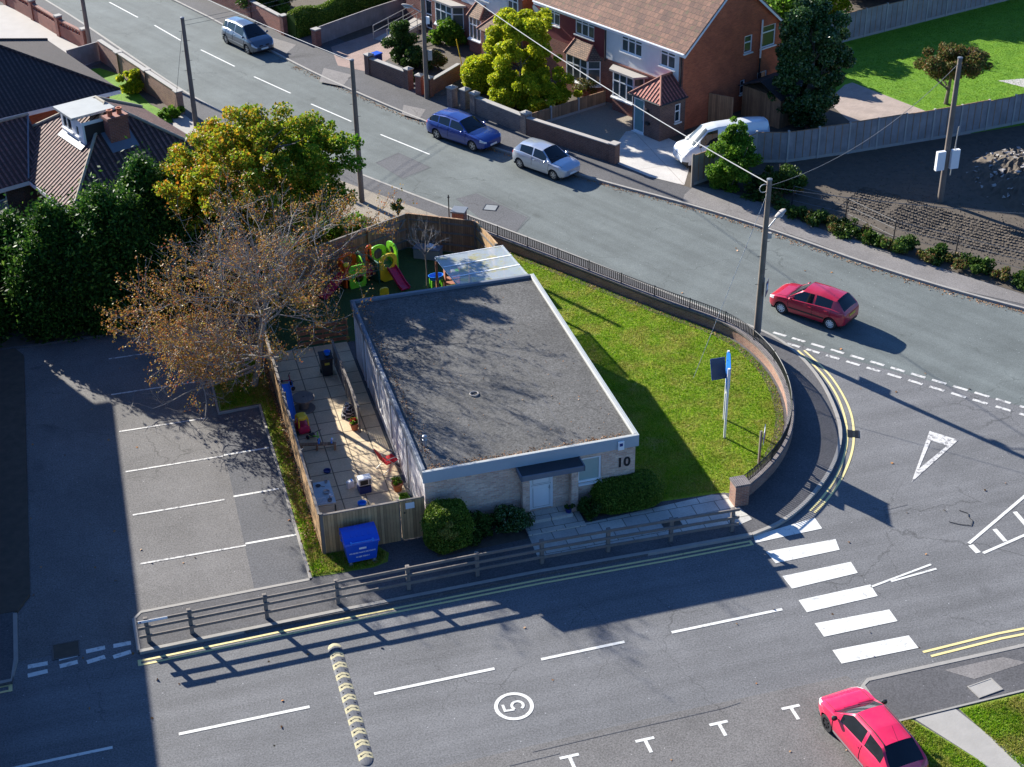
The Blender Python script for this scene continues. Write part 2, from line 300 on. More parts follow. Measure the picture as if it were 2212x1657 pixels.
# ---------------------------------------------------------------- mesh helpers
class MB:
    def __init__(s,M=None): s.v=[];s.f=[];s.mi=[];s.M=M
    def add(s,vs,fs,mi=0):
        b=len(s.v)
        if s.M is not None: vs=[tuple(s.M@Vector(v)) for v in vs]
        s.v+= [tuple(v) for v in vs]; s.f+=[tuple(b+i for i in f) for f in fs]; s.mi+=[mi]*len(fs); return s
    def box(s,x0,x1,y0,y1,z0,z1,mi=0):
        return s.add([(x0,y0,z0),(x1,y0,z0),(x1,y1,z0),(x0,y1,z0),(x0,y0,z1),(x1,y0,z1),(x1,y1,z1),(x0,y1,z1)],[(0,3,2,1),(4,5,6,7),(0,1,5,4),(1,2,6,5),(2,3,7,6),(3,0,4,7)],mi)
    def obox(s,p,q,wd,z0,z1,mi=0,off=0):
        """box standing along the plan segment p-q"""
        p=Vector((p[0],p[1]));q=Vector((q[0],q[1]));d=(q-p).normalized();n=Vector((-d.y,d.x)); a=n*(off-wd/2); b=n*(off+wd/2)
        c=[p+a,q+a,q+b,p+b]
        return s.add([(k.x,k.y,z) for z in (z0,z1) for k in c],[(0,3,2,1),(4,5,6,7),(0,1,5,4),(1,2,6,5),(2,3,7,6),(3,0,4,7)],mi)
    def prism(s,poly,z0,z1,mi=0,bottom=True):
        n=len(poly); a=sum(poly[i][0]*poly[(i+1)%n][1]-poly[(i+1)%n][0]*poly[i][1] for i in range(n))
        if a<0: poly=poly[::-1]
        vs=[(x,y,z0) for x,y in poly]+[(x,y,z1) for x,y in poly]
        fs=[tuple(range(n,2*n))]+[(i,(i+1)%n,n+(i+1)%n,n+i) for i in range(n)]
        if bottom: fs.append(tuple(range(n-1,-1,-1)))
        return s.add(vs,fs,mi)
    def sheet(s,poly,z,mi=0):
        n=len(poly); a=sum(poly[i][0]*poly[(i+1)%n][1]-poly[(i+1)%n][0]*poly[i][1] for i in range(n))
        if a<0: poly=poly[::-1]
        return s.add([(x,y,z) for x,y in poly],[tuple(range(n))],mi)
    def strip(s,pts,wd,z,mi=0,off=0,h=0):
        """flat ribbon (or low bar if h) following a plan polyline"""
        P=[Vector((p[0],p[1])) for p in pts]; L=[];Rr=[]
        for i,p in enumerate(P):
            d=(P[min(i+1,len(P)-1)]-P[max(i-1,0)]).normalized(); n=Vector((-d.y,d.x)); L.append(p+n*(off+wd/2)); Rr.append(p+n*(off-wd/2))
        k=len(P)
        if not h: return s.add([(q.x,q.y,z) for q in Rr]+[(q.x,q.y,z) for q in L],[(i,i+1,k+i+1,k+i) for i in range(k-1)],mi)
        vs=[(q.x,q.y,zz) for zz in (z,z+h) for q in Rr+L]; fs=[]
        for i in range(k-1):
            fs+=[(2*k+i,2*k+i+1,3*k+i+1,3*k+i),(i,i+1,2*k+i+1,2*k+i),(k+i+1,k+i,3*k+i,3*k+i+1)]
        fs+=[(0,2*k,3*k,k),(k-1,2*k-1,4*k-1,3*k-1)]
        return s.add(vs,fs,mi)
    def tube(s,pts,r,n=6,r2=None,mi=0,cap=True):
        P=[Vector(p) for p in pts]; k=len(P); r2=r if r2 is None else r2; vs=[];fs=[]
        up=Vector((0,0,1)); 
        for i,p in enumerate(P):
            d=(P[min(i+1,k-1)]-P[max(i-1,0)]); d=d.normalized() if d.length>1e-9 else up
            a=d.cross(up if abs(d.z)<.95 else Vector((1,0,0))).normalized(); b=d.cross(a); rr=r+(r2-r)*i/max(k-1,1)
            for j in range(n):
                t=2*math.pi*j/n; q=p+a*(rr*math.cos(t))+b*(rr*math.sin(t)); vs.append((q.x,q.y,q.z))
        for i in range(k-1):
            for j in range(n): fs.append((i*n+j,i*n+(j+1)%n,(i+1)*n+(j+1)%n,(i+1)*n+j))
        if cap: fs+=[tuple(range(n-1,-1,-1)),tuple((k-1)*n+j for j in range(n))]
        return s.add(vs,fs,mi)
    def lathe(s,prof,c=(0,0,0),n=16,axis='z',mi=0,caps=True):
        vs=[];fs=[];k=len(prof)
        for r,h in prof:
            for j in range(n):
                t=2*math.pi*j/n; a,b=r*math.cos(t),r*math.sin(t)
                q={'z':(a,b,h),'y':(a,h,b),'x':(h,a,b)}[axis]; vs.append((c[0]+q[0],c[1]+q[1],c[2]+q[2]))
        for i in range(k-1):
            for j in range(n): fs.append((i*n+j,i*n+(j+1)%n,(i+1)*n+(j+1)%n,(i+1)*n+j))
        if caps and prof[0][0]>1e-4: fs.append(tuple(range(n-1,-1,-1)))
        if caps and prof[-1][0]>1e-4: fs.append(tuple((k-1)*n+j for j in range(n)))
        return s.add(vs,fs,mi)
    def quad(s,a,b,c,d,mi=0): return s.add([a,b,c,d],[(0,1,2,3)],mi)
    def slab(s,pts,th,mi=0):
        """planar polygon (3D) given a thickness along its normal"""
        P=[Vector(p) for p in pts]; nn=Vector((0,0,0))
        for i in range(len(P)): nn+=P[i].cross(P[(i+1)%len(P)])
        nn.normalize()
        if nn.z<0: P=P[::-1]; nn=-nn
        n=len(P); vs=[tuple(p) for p in P]+[tuple(p-nn*th) for p in P]
        return s.add(vs,[tuple(range(n)),tuple(range(2*n-1,n-1,-1))]+[(i,n+i,n+(i+1)%n,(i+1)%n) for i in range(n)],mi)
    def build(s,name,mats,parent=None,smooth=False,local=False,bev=0):
        if not isinstance(mats,(list,tuple)): mats=[mats]
        me=bpy.data.meshes.new(name)
        root=parent
        while root is not None and root.parent is not None: root=root.parent
        off=Vector((0,0,0)) if (root is None or local) else root.location
        V=np.array(s.v,dtype=float)-np.array(off)
        me.from_pydata([tuple(v) for v in V],[],s.f)
        for m_ in mats: me.materials.append(MT[m_] if isinstance(m_,str) else m_)
        me.polygons.foreach_set('material_index',s.mi)
        if smooth: me.polygons.foreach_set('use_smooth',[True]*len(s.f))
        autouv(me)
        if smooth:
            try: me.set_sharp_from_angle(angle=R(38))
            except Exception: pass
        o=bpy.data.objects.new(name,me); COL.objects.link(o); o.parent=parent
        if bev:
            b=o.modifiers.new('bevel','BEVEL'); b.width=bev; b.segments=2; b.limit_method='ANGLE'; b.angle_limit=R(40)
        return o
def autouv(me):
    n=len(me.polygons)
    if n==0: return
    nl=len(me.loops); V=np.empty(len(me.vertices)*3); me.vertices.foreach_get('co',V); V=V.reshape(-1,3)
    Nn=np.empty(n*3); me.polygons.foreach_get('normal',Nn); Nn=Nn.reshape(-1,3)
    tot=np.empty(n,dtype=int); me.polygons.foreach_get('loop_total',tot); li=np.empty(nl,dtype=int); me.loops.foreach_get('vertex_index',li)
    NN=np.repeat(Nn,tot,axis=0); P=V[li]
    flat=np.abs(NN[:,2])>.985
    u=np.cross(np.array([0,0,1.]),NN); ln=np.linalg.norm(u,axis=1,keepdims=True); ln[ln<1e-6]=1; u=u/ln; u[flat]=(1,0,0)
    v=np.cross(NN,u); v[flat]=(0,1,0)
    uv=np.stack([(P*u).sum(1),(P*v).sum(1)],1)
    lay=me.uv_layers.new(name='UVMap'); lay.data.foreach_set('uv',uv.ravel())
def tag(o,label=None,cat=None,group=None,kind=None):
    if label: o['label']=label
    if cat: o['category']=cat
    if group: o['group']=group
    if kind: o['kind']=kind
    return o
def thing(name,label,cat,loc=(0,0,0),rz=0,group=None):
    o=bpy.data.objects.new(name,None); COL.objects.link(o); o.location=loc; o.rotation_euler=(0,0,rz); o.empty_display_size=.3
    return tag(o,label,cat,group)
def struct(mb,name,mat,**k): return tag(mb.build(name,mat,**k),kind='structure')
def copy_tree(o,loc,rz=None,label=None,parent=None):
    c=o.copy(); COL.objects.link(c); c.parent=parent
    if parent is None:
        c.location=loc
        if rz is not None: c.rotation_euler=(0,0,rz)
        if label: c['label']=label
    for ch in list(o.children): copy_tree(ch,None,parent=c)
    return c
def fr(ox,oy,oz,rz): return Matrix.Translation((ox,oy,oz))@Matrix.Rotation(rz,4,'Z')
def textmb(mb,txt,size,M,depth=.006,mi=0,bold=0,sx=1):
    cu=bpy.data.curves.new('t','FONT'); cu.body=txt; cu.size=size; cu.extrude=depth/2; cu.align_x='CENTER'; cu.align_y='CENTER'; cu.offset=bold; cu.resolution_u=3
    o=bpy.data.objects.new('t',cu); COL.objects.link(o); bpy.context.view_layer.update()
    dg=bpy.context.evaluated_depsgraph_get(); me=bpy.data.meshes.new_from_object(o.evaluated_get(dg))
    old=mb.M; mb.M=M@Matrix.Diagonal((sx,1,1,1)); mb.add([tuple(v.co) for v in me.vertices],[tuple(p.vertices) for p in me.polygons],mi); mb.M=old
    bpy.data.objects.remove(o); bpy.data.curves.remove(cu); bpy.data.meshes.remove(me)
# ---- foliage
def leaves(name,pts,size,mat,parent=None,aspect=1.,up=.0,seed=1,droop=None,extra=None,outward=None):
    r=np.random.default_rng(seed); n=len(pts); pts=np.asarray(pts,float)
    a=r.normal(size=(n,3)); a/=np.linalg.norm(a,axis=1,keepdims=True)
    if droop is not None:
        a=a*.55+np.array(droop); a/=np.linalg.norm(a,axis=1,keepdims=True)
    b=r.normal(size=(n,3)); 
    if up: # leaf plane tends to face up/outwards
        nn=r.normal(size=(n,3))*(1-up)+np.array([0,0,1.])*up
        if outward is not None: nn=nn+outward*up
        b=np.cross(nn,a)
    b-=(b*a).sum(1,keepdims=True)*a; b/=np.linalg.norm(b,axis=1,keepdims=True)+1e-9
    s=size*(.6+.8*r.random((n,1))); a=a*s*.5*aspect; b=b*s*.5
    V=np.empty((n,4,3)); V[:,0]=pts-a; V[:,1]=pts+b*.9; V[:,2]=pts+a; V[:,3]=pts-b*.9
    V=V.reshape(-1,3)
    off=np.array(parent.location) if parent is not None else 0
    V=V-off
    me=bpy.data.meshes.new(name)
    nv=len(V); me.vertices.add(nv); me.vertices.foreach_set('co',V.ravel()); me.loops.add(nv); me.loops.foreach_set('vertex_index',np.arange(nv,dtype=np.int32))
    me.polygons.add(n); me.polygons.foreach_set('loop_start',np.arange(0,nv,4,dtype=np.int32)); me.polygons.foreach_set('loop_total',np.full(n,4,dtype=np.int32))
    me.materials.append(MT[mat] if isinstance(mat,str) else mat); me.update(calc_edges=True); me.validate()
    o=bpy.data.objects.new(name,me); COL.objects.link(o); o.parent=parent; return o
def crown(c,rad,nc,cr,n,seed,shell=.55,flat=.8,zmin=None,skew=None):
    """points clustered in clumps spread through an ellipsoid"""
    r=np.random.default_rng(seed); d=r.normal(size=(nc,3)); d/=np.linalg.norm(d,axis=1,keepdims=True)
    q=d*(shell+(1-shell)*r.random((nc,1))**.7)*np.array(rad)*(.86+.28*r.random((nc,1)))+np.array(c)
    crs=cr*(.6+.8*r.random(nc)); w_=crs**2; idx=r.choice(nc,n,p=w_/w_.sum())
    e=r.normal(size=(n,3)); e/=np.linalg.norm(e,axis=1,keepdims=True); e*=(r.random((n,1))**.45)*crs[idx][:,None]; e[:,2]*=flat
    p=q[idx]+e
    if zmin is not None: p=p[p[:,2]>zmin]
    return p
def tree_limbs(mb,base,top,r0,nl,reach,seed,levels=3,n=6,rise=.5,tips=None,twig=.012,kids=4,low=.3,droop=0,keepoff=False):
    """trunk with limbs and branches that fork; tips collected"""
    r=random.Random(seed); base=Vector(base); top=Vector(top)
    def limb(p,d,L,rad,lv):
        pts=[p]; q=p.copy(); dd=d.normalized(); seg=4 if lv<levels else 3
        for i in range(seg):
            dd=(dd+Vector((r.uniform(-.25,.25),r.uniform(-.25,.25),r.uniform(-.12,.22)))).normalized(); q=q+dd*L/seg; pts.append(q.copy())
        mb.tube(pts,rad,n=max(3,n-lv),r2=max(rad*.45,twig*.6),cap=False)
        if tips is not None and lv>=levels-1: tips.extend([tuple(x) for x in pts[1:]])
        if lv<levels:
            for k in range(kids):
                i=r.randint(1,seg); pp=pts[i]; a=Vector((r.gauss(0,1),r.gauss(0,1),r.gauss(.15,.7))).normalized()
                nd=(dd*.75+a*.8).normalized(); limb(pp,nd,L*r.uniform(.45,.75),max(rad*.5,twig),lv+1)
    tp=[base+(top-base)*(i/5)+Vector((r.uniform(-1,1),r.uniform(-1,1),0))*r0*.5*(i>0) for i in range(6)]
    mb.tube(tp,r0,n=8,r2=r0*.35)
    for k in range(nl):
        f=r.uniform(low,1); p=base+(top-base)*f; th=2*math.pi*(k/nl)+r.uniform(-.4,.4)
        if keepoff and f<.45 and math.cos(th)>-.1 and math.sin(th)<.8: th=math.pi+r.uniform(-1.1,.9)
        el=rise*(.4+f*.9)-droop*(1-f)+r.uniform(-.15,.25)
        d=Vector((math.cos(th)*math.cos(el),math.sin(th)*math.cos(el),math.sin(el)))
        limb(p,d,reach*r.uniform(.65,1.05)*(1.05-.3*f),r0*.42*(1.1-.5*f),1)
# ================================================================ GROUND
def smooth_poly(pts,it=2):
    for _ in range(it):
        q=[pts[0]]
        for a,b in zip(pts[:-1],pts[1:]):
            q+=[(a[0]*.75+b[0]*.25,a[1]*.75+b[1]*.25),(a[0]*.25+b[0]*.75,a[1]*.25+b[1]*.75)]
        pts=q+[pts[-1]]
    return pts
PZ=.10
struct(MB().sheet([(-250,-60),(300,-60),(300,420),(-250,420)],-.03),'ground','field')
struct(MB().sheet([(-60,0),(90,0),(90,62),(24,66),(-60,66)],0),'lower_road','road_low')
Nk=[(-20,170),(6.28,110.66),(11.45,96.63),(13.95,90.48),(17.86,82.41),(21.2,76.4),(24.89,71.2),(28.07,67.3),(30.57,63.72),(32.08,61.2),(33.81,58.2),(36.25,54.7),(38.52,52.0),(50,38.5),(70,16)]
Nk=smooth_poly(Nk)
Sk=[(-22.5,164),(-2.78,113.75),(-.06,106.3),(2.6,98.4),(4.95,91.6),(6.9,87.2),(9.5,81.9),(12.5,76.5),(16.28,70.4),(19.35,65.6),(21.64,61.8),(23.9,57.9),(25.5,55.2),(26.6,53.4),(27.0,51.6),(26.98,49.46),(26.59,47.32),(25.99,45.36),(24.68,43.42),(22.92,41.75),(21.3,40.7),(19.97,40.35)]
Sks=smooth_poly(Sk)
# upper road sheet with its own surface, up to the give way line
gw=[(26.6,53.6),(27.6,52.2),(29.5,50.0),(31.8,47.4),(33.6,45.4),(40,38),(62,12)]
up=[p for p in Sks if p[1]>=53.5]
struct(MB().sheet(up+gw+Nk[::-1],.004),'upper_road','road_up')
struct(MB().sheet([(-5.5,41.15),(-1.63,41.15),(-1.63,42.35),(4.5,42.4),(4.42,54.4),(2.6,54.3),(2.6,62.2),(-5.5,62.2)],.004),'car_park','park')
# newer tarmac strip in the car park and the parking bays by the lower road
struct(MB().sheet([(2.45,42.45),(4.42,42.45),(4.3,54.3),(2.5,54.2)],.008),'car_park_patch','patch')
struct(MB().sheet([(-8,20),(20.1,20),(20.1,32.2),(19.9,32.7),(14,32.75),(4,32.55),(-8,32.5)],.006),'parking_bay_strip','park')
# raised blocks (pavement level)
blkS=[(-1.63,40.4)]+Sks[::-1]+[(-60,164),(-60,62.3),(2.62,62.3),(2.62,57.15),(2.6,54.25),(4.5,54.4),(4.42,42.4),(-1.45,42.35),(-1.66,42.1)]
struct(MB().prism(blkS,-.02,PZ),'pavement','pave')
struct(MB().prism(Nk+[(130,16),(130,170)],-.02,PZ),'north_pavement','pave')
struct(MB().prism([(-60,40.1),(-5.62,40.1),(-5.5,41.2),(-5.5,62.3),(-60,62.3)],-.02,PZ),'west_pavement','pave')
blkR=[(20.12,-5),(20.12,32.05),(20.4,32.25),(22.5,32.25),(25.99,32.25),(40,31.6),(60,25),(60,-5)]
struct(MB().prism(blkR,-.02,PZ),'east_pavement','pave')
# kerbs
kb=MB(); kb.strip([(p[0],p[1]) for p in Nk],.14,0,h=PZ+.015,off=-.02)
kb.strip(Sks,.14,0,h=PZ+.015,off=.02); kb.strip([(-1.6,40.4),(5,40.52),(12,40.55),(17,40.4),(19.97,40.35)],.14,0,h=PZ+.015)
kb.strip([(-1.63,40.45),(-1.66,42.1),(-1.4,42.4),(4.35,42.46)],.12,0,h=PZ+.012); kb.strip([(4.4,42.5),(4.3,54.35),(2.62,54.25),(2.62,57.2)],.09,0,h=PZ+.02)
kb.strip([(-5.5,43.6),(-5.5,41.2),(-5.65,40.2),(-12,40.0)],.13,0,h=PZ+.012); kb.strip([(20.12,28),(20.12,32.05),(20.4,32.25),(22.5,32.25),(25.99,32.25),(40,31.6)],.14,0,h=PZ+.012)
struct(kb,'kerb','kerb')
Z1=PZ+.004; Z2=PZ+.008
struct(MB().prism([(-60,43.7),(-5.42,43.7),(-5.0,44.5),(-4.95,61.5),(-5.3,62.2),(-60,62.2)],-.01,PZ+.02),'west_bed','soil')
# --- north side paving and gardens (all flat sheets)
def ds(pts): return [G(x,y) for x,y in pts]
O_=Vector((31.3,76.3)); E1=Vector((-.3942,.9190)); E2=Vector((.9190,.3942))
def T(t,d): q=O_+E1*t+E2*d; return (q.x,q.y)
struct(MB().sheet([T(60,-5.6),T(-2.9,-5.6),T(-6,-5.0),T(-6,60),T(60,60)],Z1),'garden_ground','soil')
struct(MB().sheet(ds([(1500,405),(1478,425),(1475,438),(1640,488),(1760,528),(1870,572),(2060,628),(2240,668),(2240,650),(2050,590),(1990,568),(1880,535),(1760,495),(1640,440),(1560,415)]),Z1+.004),'pale_footway','pave_l')
struct(MB().sheet(ds([(2260,655),(2050,588),(1990,566),(1880,533),(1760,493),(1600,428),(1520,400),(1660,340),(1800,318),(2100,232),(2300,180),(2600,300)]),Z1),'building_plot','soil')
gv=[T(-.25,-5.4),T(6.1,-5.4),T(6.1,0),T(-.2,0)]
struct(MB().sheet(gv,Z2),'gravel_drive','gravel')
struct(MB().sheet(ds([(1318,333),(1352,288),(1395,282),(1443,302),(1500,330),(1478,404),(1460,400),(1400,385),(1335,358)])[:],Z2+.004),'concrete_drive','slab_c')
struct(MB().sheet(ds([(730,145),(800,160),(855,120),(900,95),(905,70),(870,52),(715,105)]),Z2),'block_drive','block')
struct(MB().sheet([(41,70.6),(41,74.9),(41.17,78),(43.4,80.1),(44.0,80.3),(46.0,74.4),(46.6,70.9)],Z2),'garden_path','block_g')
struct(MB().sheet([(43.2,70.8),(60,71.6),(90,72),(90,98),(63,91.9),(46.7,87.1),(40,84.8)],Z1+.002),'back_lawn','lush')
struct(MB().sheet(ds([(2130+25,178),(2215,173),(2300,190),(2300,215)]),Z2+.004),'garden_step','slab_c')
# pavement crossovers / patches near the houses
cr=MB()
for q in ([(700,150),(760,165),(740,190),(690,180)],[(872,230),(920,240),(905,262),(868,250)],[(1180,320),(1235,340),(1195,360),(1150,338)],[(590,85),(640,100),(620,118),(575,105)]): cr.sheet(ds(q),Z1)
struct(cr,'pavement_patch','pave_l')
# --- top left gardens
struct(MB().sheet([(-30,120),(-5.2,113),(-.3,101.3),(.4,99.2),(-1.5,97.5),(-6,96),(-30,92)],Z1),'pale_forecourt','concrete_l')
def z1s(pts): return [G(x/4.681,y/4.681) for x,y in pts]
struct(MB().sheet(z1s([(860,720),(1010,705),(1215,770),(1390,950),(1530,1075),(1730,1180),(1760,1260),(1500,1260),(1100,1100),(900,900)]),Z2),'front_garden_lawn','lush')
struct(MB().sheet(z1s([(925,690),(1060,640),(1845,1165),(1735,1188),(1510,1060),(1370,900),(1215,770),(1010,705)]),Z2+.003),'flower_bed','soil')
struct(MB().sheet(z1s([(1740,1185),(1850,1165),(2010,1290),(2010,1480),(1800,1420),(1740,1250)]),Z2),'garden_slab','concrete')
struct(MB().sheet([(-40,62.4),(9,62.4),(12.8,67.5),(9,76),(-40,76)],PZ+.0015),'shrub_bed','soil')
struct(MB().sheet([(9.5,67.6),(13.3,66.6),(16.3,64.8),(17.3,66.6),(15.6,69.6),(11.6,75.6),(8.5,76)],Z2),'gravel_bed','gravel')
# --- south island
wall_in=[(18.0,64.6),(19.2,62.6),(21.0,59.6),(23.0,56.4),(24.2,54.7),(24.9,53.2),(25.15,51.0),(24.95,49.2),(24.45,47.4),(23.6,45.7),(22.5,44.4),(21.5,43.45),(20.5,42.75)]
wall_in=smooth_poly(wall_in,2)
struct(MB().sheet([(16.7,43.2),(20.0,43.0)]+wall_in[::-1]+[(16.9,64.9),(16.7,62)],Z1),'front_lawn','lawn')
bd=MB(); bd.strip(wall_in,.34,Z2+.001,off=-.16); struct(bd,'soil_edge','soil')
struct(MB().sheet([(12.25,41.25),(12.3,42.65),(15.3,42.75),(19.5,43.0),(20.0,42.85),(20.35,41.15),(19.7,40.95),(17,41.15)],Z2),'slab_path','slab')
struct(MB().sheet([(8.9,42.35),(12.25,42.45),(12.3,43.8),(8.75,43.8)],Z1),'planting_bed','soil')
struct(MB().sheet([(14.4,42.9),(17.5,43.1),(17.4,43.8),(14.4,43.8)],Z1),'planting_bed_east','soil')
struct(MB().sheet([(4.46,42.55),(5.1,42.5),(6.6,42.45),(7.15,42.62),(7.3,43.1),(7.0,43.6),(5.0,43.75),(5.05,58),(4.25,58),(2.68,57.1),(2.68,54.35),(4.36,54.45)],Z2),'verge','verge')
struct(MB().sheet([(4.83,43.9),(5.02,43.9),(5.05,57.8),(4.7,57.8)],Z2+.004),'leafy_strip','soil')
struct(MB().sheet([(5.1,43.8),(8.7,43.8),(8.7,58.4),(5.1,58.4)],Z1),'yard_paving','slab_y')
struct(MB().sheet([(5.1,58.4),(8.7,58.4),(16.5,57),(16.4,64.9),(13.3,66.6),(9,64.9),(5.2,62.5)],Z1),'play_turf','astro')
# --- south-east corner
struct(MB().sheet([(22.45,30.28),(26,30.35),(40,30.0),(40,0),(24.5,0),(23.0,27.5)],Z1),'east_verge','verge')
struct(MB().sheet([(20.2,30.3),(20.85,30.3),(21.9,28.2),(22.6,26),(22,0),(20.2,0)],Z1),'verge_strip','verge')
struct(MB().sheet([(20.95,30.25),(22.35,30.28),(22.9,28.4),(23.3,26.5),(24.5,20),(24.5,0),(22.3,0),(22.6,25),(21.9,28.2)],Z2),'concrete_path','concrete')
struct(MB().strip([(20.2,30.3),(26,30.4)],.07,Z2,h=.02),'path_edging','kerb')
struct(MB().sheet([(22.9,31.95),(25.0,31.95),(25.6,31.5),(23.6,31.3)],Z1),'pale_pavement_patch','pave_l')
# ================================================================ MARKINGS
L0=.010
def dash(mb,p,q,wd,z=L0):
    p=Vector(p);q=Vector(q);d=(q-p).normalized();n=Vector((-d.y,d.x))*wd/2
    mb.sheet([tuple(p-n),tuple(q-n),tuple(q+n),tuple(p+n)],z)
mb=MB()
for a,b in ((-6.7,-2.73),(-.74,3.3),(5.35,9.29),(10.85,13.71),(15.35,19.32)): dash(mb,(a,36.28),(b,36.3),.12)
struct(mb,'centre_line','white_line')
mb=MB()
for p,q in (((1.68,111.67),(3.37,107.49)),((4.33,105.39),(5.74,101.6)),((6.81,99.32),(8.52,95.43)),((9.44,93.18),(11.17,89.57)),((12.05,87.42),(13.82,83.9)),((15.03,81.43),(17.03,77.75))): dash(mb,p,q,.10)
struct(mb,'upper_centre_line','white_line')
mb=MB()
yl=[(-1.64,40.02),(5,40.16),(12,40.2),(16.5,40.1),(19.75,40.08)]
mb.strip(yl,.09,L0); mb.strip([(x,y-.2) for x,y in yl],.09,L0); mb.sheet([(-1.7,39.78),(-1.6,39.78),(-1.6,40.08),(-1.7,40.08)],L0+.004); mb.sheet([(19.74,39.84),(19.84,39.84),(19.84,40.12),(19.74,40.12)],L0+.004)
yc=[(27.17,51.93),(27.34,50.13),(27.22,48.54),(26.92,47.18),(26.38,45.61),(25.72,44.4),(24.7,43.0),(23.57,41.85),(22.6,41.12)]; yo=[(27.43,51.85),(27.60,49.93),(27.45,48.36),(27.12,46.8),(26.58,45.45),(25.86,44.15),(24.8,42.8),(23.68,41.68),(22.73,40.97)]
mb.strip(smooth_poly(yc),.09,L0); mb.strip(smooth_poly(yo),.09,L0)
mb.strip([(22.9,32.75),(25.5,32.85),(31,32.7)],.1,L0); mb.strip([(22.75,33.0),(25.5,33.1),(31,32.95)],.1,L0)
mb.strip([(-14,39.5),(-5.7,39.82)],.09,L0); mb.strip([(-14,39.78),(-5.75,40.08)],.09,L0); mb.sheet([(-5.75,39.76),(-5.63,39.76),(-5.63,40.14),(-5.75,40.14)],L0+.004)
struct(mb,'yellow_line','yellow_line')
mb=MB()
zs=[(1627,1158,1760,1119,1776,1142,1632,1173),(1654,1192,1805,1165,1814,1188,1676,1217),(1690,1245,1838,1214,1853,1238,1711,1272),(1725,1297,1880,1263,1896,1288,1743,1323),(1760,1347,1921,1317,1939,1342,1780,1376),(1798,1405,1963,1373,1984,1400,1818,1434)]
for i,a in enumerate(zs):
    q=[G(a[k],a[k+1]) for k in (0,2,4,6)]; mb.sheet(q,L0)
struct(mb,'zebra_crossing','white_line')
mb=MB()
A=[(31.78,46.98),(32.50,46.1),(33.0,45.5)];
s1=Vector((26.85,53.2)); 
def gwrow(p0,n,mb,skip=0):
    # two parallel rows of dashes across the mouth of the junction
    pass
rowA=[((26.80,53.72),(27.25,53.13)),((27.45,52.97),(27.89,52.46)),((28.05,52.30),(28.46,51.78))]
rowB=[((26.98,52.67),(27.43,52.13)),((27.55,51.93),(27.99,51.36))]
dA=Vector((31.99-28.05,47.1-52.3)); 
def row(p0,p1,n,ln,mb):
    p0=Vector(p0);p1=Vector(p1)
    for i in range(n):
        a=p0+(p1-p0)*(i/(n-1)); d=(p1-p0).normalized(); dash(mb,a,a+d*ln,.16)
row((26.82,53.70),(32.59,46.62),11,.62,mb); row((33.15,45.92),(37.5,40.6),8,.62,mb)
row((26.98,52.64),(31.66,46.86),9,.62,mb); row((32.24,46.16),(37.1,40.2),9,.62,mb)
struct(mb,'give_way_line','worn_line')
mb=MB()
o=[G(2008,931),G(2070,951),G(1969,1042)]; i_=[G(2011,952),G(2046,963),G(1985,1013)]
for k in range(3): mb.sheet([o[k],o[(k+1)%3],i_[(k+1)%3],i_[k]],L0)
struct(mb,'give_way_triangle','worn_line')
mb=MB()
def gz(X,Y): return G((1900+X/2.762)/1.1302,(950+Y/2.762)/1.1302)
for p,q,wd in ((gz(1285,1042),gz(1700,690),.12),(gz(1382,1107),gz(1720,960),.12),(gz(1298,1052),gz(1350,1105),.2),(gz(1458,945),gz(1532,1028),.17),(gz(1595,828),gz(1690,940),.17),(gz(625,1335),gz(1030,1183),.09),(gz(760,1298),gz(1066,1212),.09)): dash(mb,p,q,wd)
struct(mb,'junction_marking','white_line')
mb=MB()
for x0,y0,x1,y1 in ((60,1441,103,1433),(127,1424,168,1414),(186,1408,227,1399),(245,1396,283,1389),(60,1460,103,1450),(129,1440,168,1430),(188,1431,227,1419),(245,1420,283,1408)):
    dash(mb,G(x0,y0),G(x1,y1),.2)
struct(mb,'car_park_give_way_line','white_line')
mb=MB()
for x0,x1,y in ((-1.42,1.65,60.2),(-1.5,1.97,57.15),(-1.37,2.1,54.17),(-1.32,2.41,51.2),(-1.26,2.11,48.25),(-1.22,2.5,45.2)): dash(mb,(x0,y),(x1,y-.03),.09,.014)
struct(mb,'parking_bay_line','worn_line')
mb=MB()
for x0,x1,y in ((2.44,4.2,51.22),(2.46,4.16,48.32),(2.5,4.35,45.27)): dash(mb,(x0,y),(x1,y),.1,.014)
struct(mb,'repainted_bay_line','white_line')
mb=MB()
for x in (10.4,12.8,15.2,17.6): mb.sheet([(x-.3,31.86),(x+.3,31.86),(x+.3,31.97),(x-.3,31.97)],.014); mb.sheet([(x-.055,31.35),(x+.055,31.35),(x+.055,31.86),(x-.055,31.86)],.014)
struct(mb,'bay_corner_mark','white_line')
# ring with a 5
mb=MB(); vs=[];n=48
for k in range(n):
    a=2*math.pi*k/n
    for rr in (.50,.62): vs.append((9.41+rr*math.cos(a),34.46+rr*1.0*math.sin(a),L0))
mb.add(vs,[(2*k,2*k+1,2*((k+1)%n)+1,2*((k+1)%n)) for k in range(n)])
def arc(cx,cy,r,a0,a1,n=14): return [(cx+r*math.cos(R(a0+(a1-a0)*k/n)),cy+r*math.sin(R(a0+(a1-a0)*k/n))) for k in range(n+1)]
# glyph in own frame (x right, y up), then turned a quarter
gl=[]; g5=MB(fr(9.41,34.46,0,math.pi/2)@Matrix.Diagonal((.95,.95,1,1)))
g5.strip([(.17,.34),(-.13,.34)],.09,L0); g5.strip([(-.13,.385),(-.155,.03)],.09,L0+.001); g5.strip([(-.155,.03)]+arc(0.0,-.12,.19,115,-150),.095,L0+.002)
mb.v+=g5.v; b_=len(mb.v)-len(g5.v); mb.f+=[tuple(b_+i for i in f) for f in g5.f]; mb.mi+=g5.mi
struct(mb,'speed_roundel','white_line')
